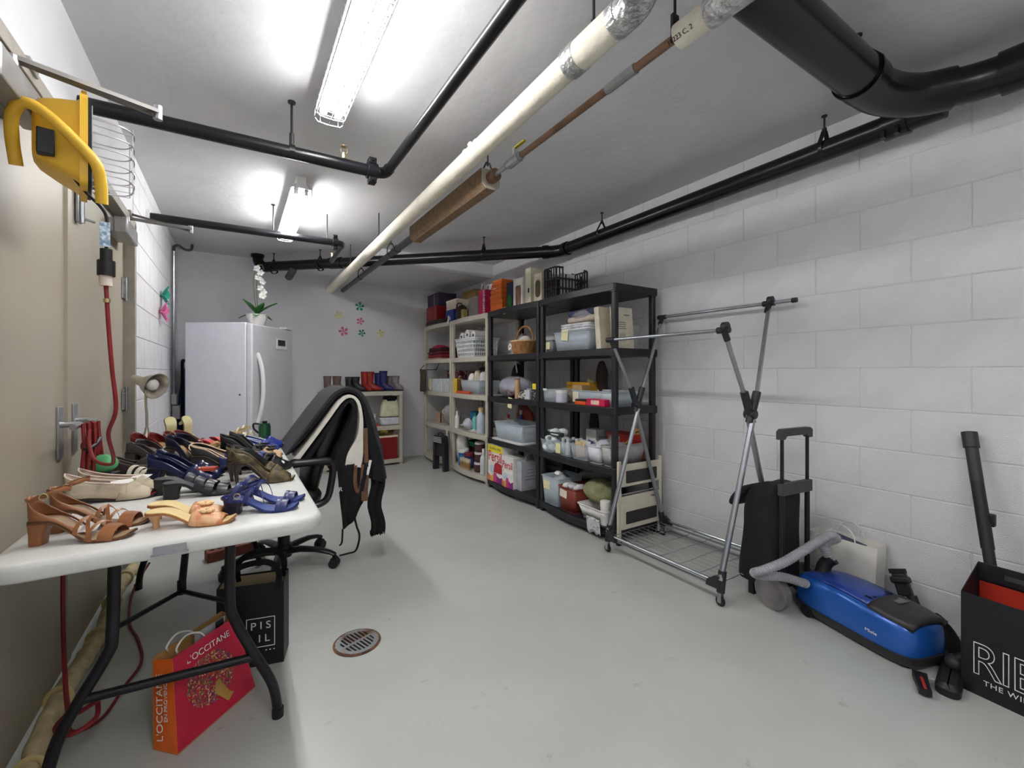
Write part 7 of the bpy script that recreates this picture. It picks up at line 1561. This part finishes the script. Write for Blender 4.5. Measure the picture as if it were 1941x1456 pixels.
e_up = V3((0.035, 0.05, Hb_)).normalized(); e_w = V3((0, 1, 0)); e_w = (e_w - e_up * e_w.dot(e_up)).normalized(); e_n = e_up.cross(e_w)
SF = MX(((e_up.x, e_w.x, e_n.x, 0.0115), (e_up.y, e_w.y, e_n.y, 0.072), (e_up.z, e_w.z, e_n.z, 0.128), (0, 0, 0, 1)))
lettering("L'OCCITANE", 0.034, m_wprint, t, SF @ T(0, 0.01, 0.0012), depth=0.0004)
lettering('EN PROVENCE', 0.0185, m_wprint, t, SF @ T(0.018, -0.014, 0.0012), depth=0.0004)
for y in (0.085, 0.125): MB().tube(cat([(0.07, y, 0.26), (0.06, y - 0.01, 0.285), (0.1, y, 0.3), (0.15, y + 0.004, 0.28), (0.17, y, 0.255)], 6), 0.0032, 6).build('handle', m_cord, t)
tt = thing('tissue_sheet', 'grey card sticking out of the crimson gift bag', 'card', (-0.075, 1.895, 0.006), 44.6); MB().box((0, 0, 0.14), (0.12, 0.004, 0.27), RX(0)).build('card', pm((150, 150, 152), 0.5), tt); MB().box((0.035, -0.003, 0.25), (0.03, 0.004, 0.045)).build('dark_strip', m_blackm, tt)
# white lid at the lower left edge
t = thing('bucket_lid', 'white round lid on the floor by the table foot, cut by the bottom edge', 'lid', (-0.378, 1.69, 0)); MB().lathe([(0, 0), (0.045, 0), (0.047, 0.01), (0.042, 0.016), (0, 0.014)], 28).build('lid', WH, t)
# ---------------------------------------------------------------- door furniture, cord, foam
for nm, (u_, v_, z_, L_) in (('first', (UL + 0.028, 1.72, 1.945, 0.32)), ('second', (UL + 0.028, 3.18, 1.955, 0.3))):
    t = thing('door_closer', 'silver door closer on the %s beige door' % ('near' if nm == 'first' else 'far'), 'door closer', (u_, v_, z_))
    MB().box((-0.005, 0, 0), (0.055, L_, 0.085)).box((-0.045, 0, 0), (0.04, L_ - 0.03, 0.07)).build('closer_body', m_alu, t, bevel=0.006)
    ex, ey, ez = (0.285, 0.14, 0.1) if nm == 'first' else (0.27, 0.17, 0.11)
    MB().cyl((0, -0.03, 0.035), (0, -0.03, 0.075), 0.016, 12).build('pivot', m_steel, t)
    p0, p1, p2 = V3((0, -0.03, 0.07)), V3((ex, ey, ez)), V3((-0.005, 0.14, 0.14))
    def bar(a, b, w_, h_):
        d = (b - a).normalized(); s_ = d.cross(V3((0, 0, 1))).normalized() * w_; up = V3((0, 0, h_))
        return MB().loft([[q + s_ + up, q - s_ + up, q - s_ - up, q + s_ - up] for q in (a, b)])
    m_arm = pm((112, 110, 106), 0.45, 'dull steel', metal=0.4)
    bar(p0, p1, 0.014, 0.006).build('main_arm', m_arm, t); bar(p1 - V3((0, 0, 0.012)), p2, 0.008, 0.005).build('forearm', m_arm, t)
    MB().cyl(p1 - V3((0, 0, 0.025)), p1 + V3((0, 0, 0.02)), 0.013, 12).build('elbow_screw', m_steel, t)
    MB().box(p2 + V3((-0.012, 0, 0)), (0.03, 0.07, 0.03)).build('arm_shoe', m_alu, t)
fb_ = thing('flush_bolt', 'chrome bolt with a small lever near the top of the far door', 'door bolt', (DU + 0.006, 2.53, 1.93))
MB().box((0.004, 0, 0), (0.01, 0.05, 0.24)).build('bolt_plate', m_steel, fb_, bevel=0.002); MB().cyl((0.016, 0, -0.12), (0.016, 0, 0.12), 0.008, 10).build('bolt_rod', m_steel, fb_); MB().cyl((0.016, 0, -0.1), (0.05, 0.02, -0.105), 0.006, 8).build('lever', m_steel, fb_)
for v_, lab in ((2.32, 'near'), (2.5, 'far')):
    t = thing('door_lever', 'satin lever handle on the %s beige door behind the cord bundle' % lab, 'door handle', (DU, v_, 0.95))
    MB().box((0.004, 0, 0), (0.008, 0.055, 0.2)).build('handle_plate', m_steel, t, bevel=0.002); MB().tube(cat([(0.005, 0, 0.03), (0.05, 0, 0.03), (0.062, -0.02 if lab == 'near' else 0.0, 0.03), (0.064, -0.11, 0.028)], 5), 0.011, 10).build('lever', m_steel, t)
m_rcord = mat('red cord', (122, 26, 30), 0.5, var=0.12)
ec = thing('cable_loops', 'bundle of red extension cord hanging on the door lever', 'cord', (-0.475, 2.33, 0.74))
for i in range(7):
    x0 = 0.012 * (i % 3) - 0.012; y0 = -0.06 + 0.02 * i
    MB().tube(cat([(x0, y0, 0.24), (x0 + 0.005, y0 - 0.012, 0.16), (x0, y0 - 0.014, 0.06), (x0 + 0.004, y0 - 0.004, 0.012), (x0 + 0.008, y0 + 0.012, 0.02), (x0 + 0.008, y0 + 0.016, 0.1), (x0, y0 + 0.01, 0.2), (x0, y0 + 0.002, 0.245)], 5), 0.0058, 8).build('cord_loop', m_rcord, ec)
MB().tube([(0.02 * cos(R(a)), -0.0 + 0.075 * sin(R(a)), 0.17 + 0.02 * sin(R(a))) for a in range(0, 360, 20)], 0.007, 6, closed=True).build('black_tie', m_blackm, ec)
# yellow work light hung on the closer arm
m_wy = mat('yellow enamel', (222, 178, 54), 0.4, var=0.06, spec=0.5)
wl_ = thing('work_light', 'yellow halogen work light with a wire guard hung on the door closer arm', 'work light', (-0.417, 1.802, 1.847), 12.3)
def hx(px_, py_, y=0.0): return ((px_ - 130) / 907.0, y, (280 - py_) / 638.5)
MB().loft([[(x, y, z_) for y, z_ in rrect(-w_, w_, b_, t_, 0.02, 3)] for x, w_, b_, t_ in ((-0.072, 0.05, -0.055, 0.085), (-0.06, 0.065, -0.07, 0.1), (-0.025, 0.08, -0.09, 0.108), (0.016, 0.09, -0.11, 0.115), (0.024, 0.095, -0.115, 0.12))]).build('housing', m_wy, wl_, ang=40)
MB().loft([[(x, y, z_) for y, z_ in rrect(-0.1, 0.1, -0.13, 0.135, 0.02, 3)] for x in (0.023, 0.04)]).box((0.032, 0, 0.15), (0.012, 0.06, 0.04)).build('front_frame', m_wy, wl_)
MB().loft([[(x, y, z_) for y, z_ in rrect(-0.092, 0.092, -0.122, 0.127, 0.015, 3)] for x in (0.04, 0.048)]).build('gasket', m_blackm, wl_)
MB().box((0.0492, 0, 0), (0.002, 0.165, 0.22)).build('glass', pm((206, 210, 214), 0.1), wl_)
gd = 0
for z_ in (0.07, 0.03, -0.01, -0.05, -0.085):
    MB().tube(cat([(0.048, -0.09, z_), (0.11, -0.09, z_), (0.14, -0.06, z_), (0.146, 0, z_), (0.14, 0.06, z_), (0.11, 0.09, z_), (0.048, 0.09, z_)], 4), 0.0022, 6).build('guard_wire', m_wire, wl_)
for y in (-0.055, 0.0, 0.055): MB().tube([(0.048, y, 0.09), (0.14 + (0.006 if y == 0 else 0), y, 0.085), (0.14 + (0.006 if y == 0 else 0), y, -0.095), (0.048, y, -0.1)], 0.0022, 6).build('guard_wire', m_wire, wl_)
MB().tube(cat([hx(36, 335, 0), hx(30, 290, -0.02), hx(34, 258, -0.06), hx(58, 244, -0.1), hx(100, 262, -0.115), hx(150, 296, -0.115), hx(180, 322, -0.115), hx(190, 350, -0.1), hx(193, 388, -0.08)], 6), 0.0145, 12).build('stand_tube', m_wy, wl_)
MB().box((-0.044, -0.08, -0.03), (0.036, 0.03, 0.07)).build('junction_box', m_blackm, wl_, bevel=0.003)
MB().tube(cat([hx(100, 318, -0.07), hx(130, 338, -0.06), hx(165, 365, -0.03), hx(192, 382, -0.01), hx(204, 398, 0), hx(205, 425, 0), hx(204, 470, 0)], 6), 0.0045, 8).build('lamp_cord', m_blackm, wl_)
MB().box(hx(201, 434, -0.008), (0.024, 0.002, 0.075)).build('warning_label', pm((206, 216, 226), 0.5, 'label print', rgb2=(110, 140, 170), scale=90), wl_, label='pale blue and white warning label')
MB().cyl(hx(204, 462), hx(204, 485), 0.015, 12).cyl(hx(204, 485), hx(204, 515), 0.022, 12).build('plug', m_blackm, wl_)
MB().cyl(hx(203, 512), hx(203, 535), 0.016, 12).build('clear_socket', pm((222, 206, 196), 0.3), wl_)
wm = wl_.matrix_basis if False else T(-0.417, 1.802, 1.847) @ RZ(12.3)
rc = thing('power_cord', 'red cord dropping from the work light plug to a loop on the table', 'cord', (-0.335, 1.74, 1.45))
O_ = V3((-0.335, 1.74, 1.45))
pts = [wm @ V3(hx(203, 530)), wm @ V3(hx(205, 560)), wm @ V3(hx(209, 620)), wm @ V3(hx(216, 700)), wm @ V3(hx(224, 780)), V3((-0.34, 1.86, 0.985)), V3((-0.34, 1.93, 0.9)), V3((-0.36, 2.0, 0.865)), V3((-0.42, 2.1, 0.87)), V3((-0.46, 2.22, 0.92)), V3((-0.47, 2.28, 0.96))]
MB().tube([q - O_ for q in cat(pts, 6)], 0.0058, 8).build('cord', m_rcord, rc); MB().cyl(pts[1] - O_, pts[1] - O_ + V3((0, 0, -0.012)), 0.009, 8).build('cord_clip', m_brass, rc)
fc = thing('extension_lead', 'red cord hanging behind the table and wrapped round its left leg', 'cord', (-0.45, 1.9, 0.0))
O_ = V3((-0.45, 1.9, 0))
MB().tube([q - O_ for q in cat([V3((-0.5, 2.13, 0.74)), V3((-0.505, 2.12, 0.5)), V3((-0.5, 2.1, 0.3)), V3((-0.46, 1.95, 0.21)), V3((-0.43, 1.84, 0.185)), V3((-0.4, 1.75, 0.19)), V3((-0.35, 1.74, 0.21)), V3((-0.33, 1.8, 0.2)), V3((-0.4, 1.83, 0.17)), V3((-0.44, 1.78, 0.15)), V3((-0.4, 1.74, 0.14)), V3((-0.35, 1.77, 0.15)), V3((-0.36, 1.82, 0.19))], 6)], 0.0065, 8).build('cord', m_rcord, fc)
MB().tube([q - O_ for q in cat([V3((-0.41, 3.2, 0.1)), V3((-0.46, 3.05, 0.012)), V3((-0.42, 2.7, 0.008)), V3((-0.36, 2.5, 0.008)), V3((-0.32, 2.3, 0.008)), V3((-0.35, 2.15, 0.008)), V3((-0.38, 2.0, 0.008)), V3((-0.43, 1.9, 0.05)), V3((-0.43, 1.83, 0.15))], 6)], 0.0055, 8).build('cord', m_rcord, fc)
m_foamr = mat('yellowed foam strip', (206, 190, 150), 0.85, var=0.15, scale=18, bump=0.6, bscale=50)
fo = thing('foam_draught_strip', 'yellowed foam draught strip lying along the bottom of the beige doors', 'draught strip', (-0.512, 2.4, 0))
rgf = random.Random(11); pts = []; rr = []
v = -0.95
while v < 1.0:
    pts.append((0.012 * sin(v * 7) + rgf.uniform(-0.004, 0.004), v, 0.033)); rr.append(0.031 * (1 if rgf.random() > 0.25 else 0.85)); v += 0.035
MB().tube(pts, rr, 12).build('foam_roll', m_foamr, fo, ang=180)
for k in (-0.6, -0.25, 0.15, 0.5, 0.8): MB().tube([(0.012 * sin(k * 7) + 0.034 * cos(R(a)), k + 0.01 * sin(R(a)), 0.034 + 0.033 * sin(R(a))) for a in range(0, 360, 24)], 0.004, 5, closed=True, flat=(0.4, 2)).build('tape_band', pm((196, 176, 120), 0.5), fo)
# things squeezed beside the freezer
t = thing('blue_sack', 'blue plastic sack squeezed between the wall and the freezer', 'bag', (-0.435, 5.8, 0)); lump(t, 'sack', pm((40, 96, 150), 0.4), (0, 0, 0.62), (0.075, 0.1, 0.62), 111, 0.12)
t = thing('umbrella', 'black hooked umbrella handle beside the freezer', 'umbrella', (-0.46, 5.64, 0)); MB().tube(cat([(0, 0, 0), (0, 0, 0.7), (0, 0.0, 1.2), (0.0, 0.02, 1.3), (0.015, 0.06, 1.3)], 5), 0.014, 8).build('shaft', m_blackm, t)
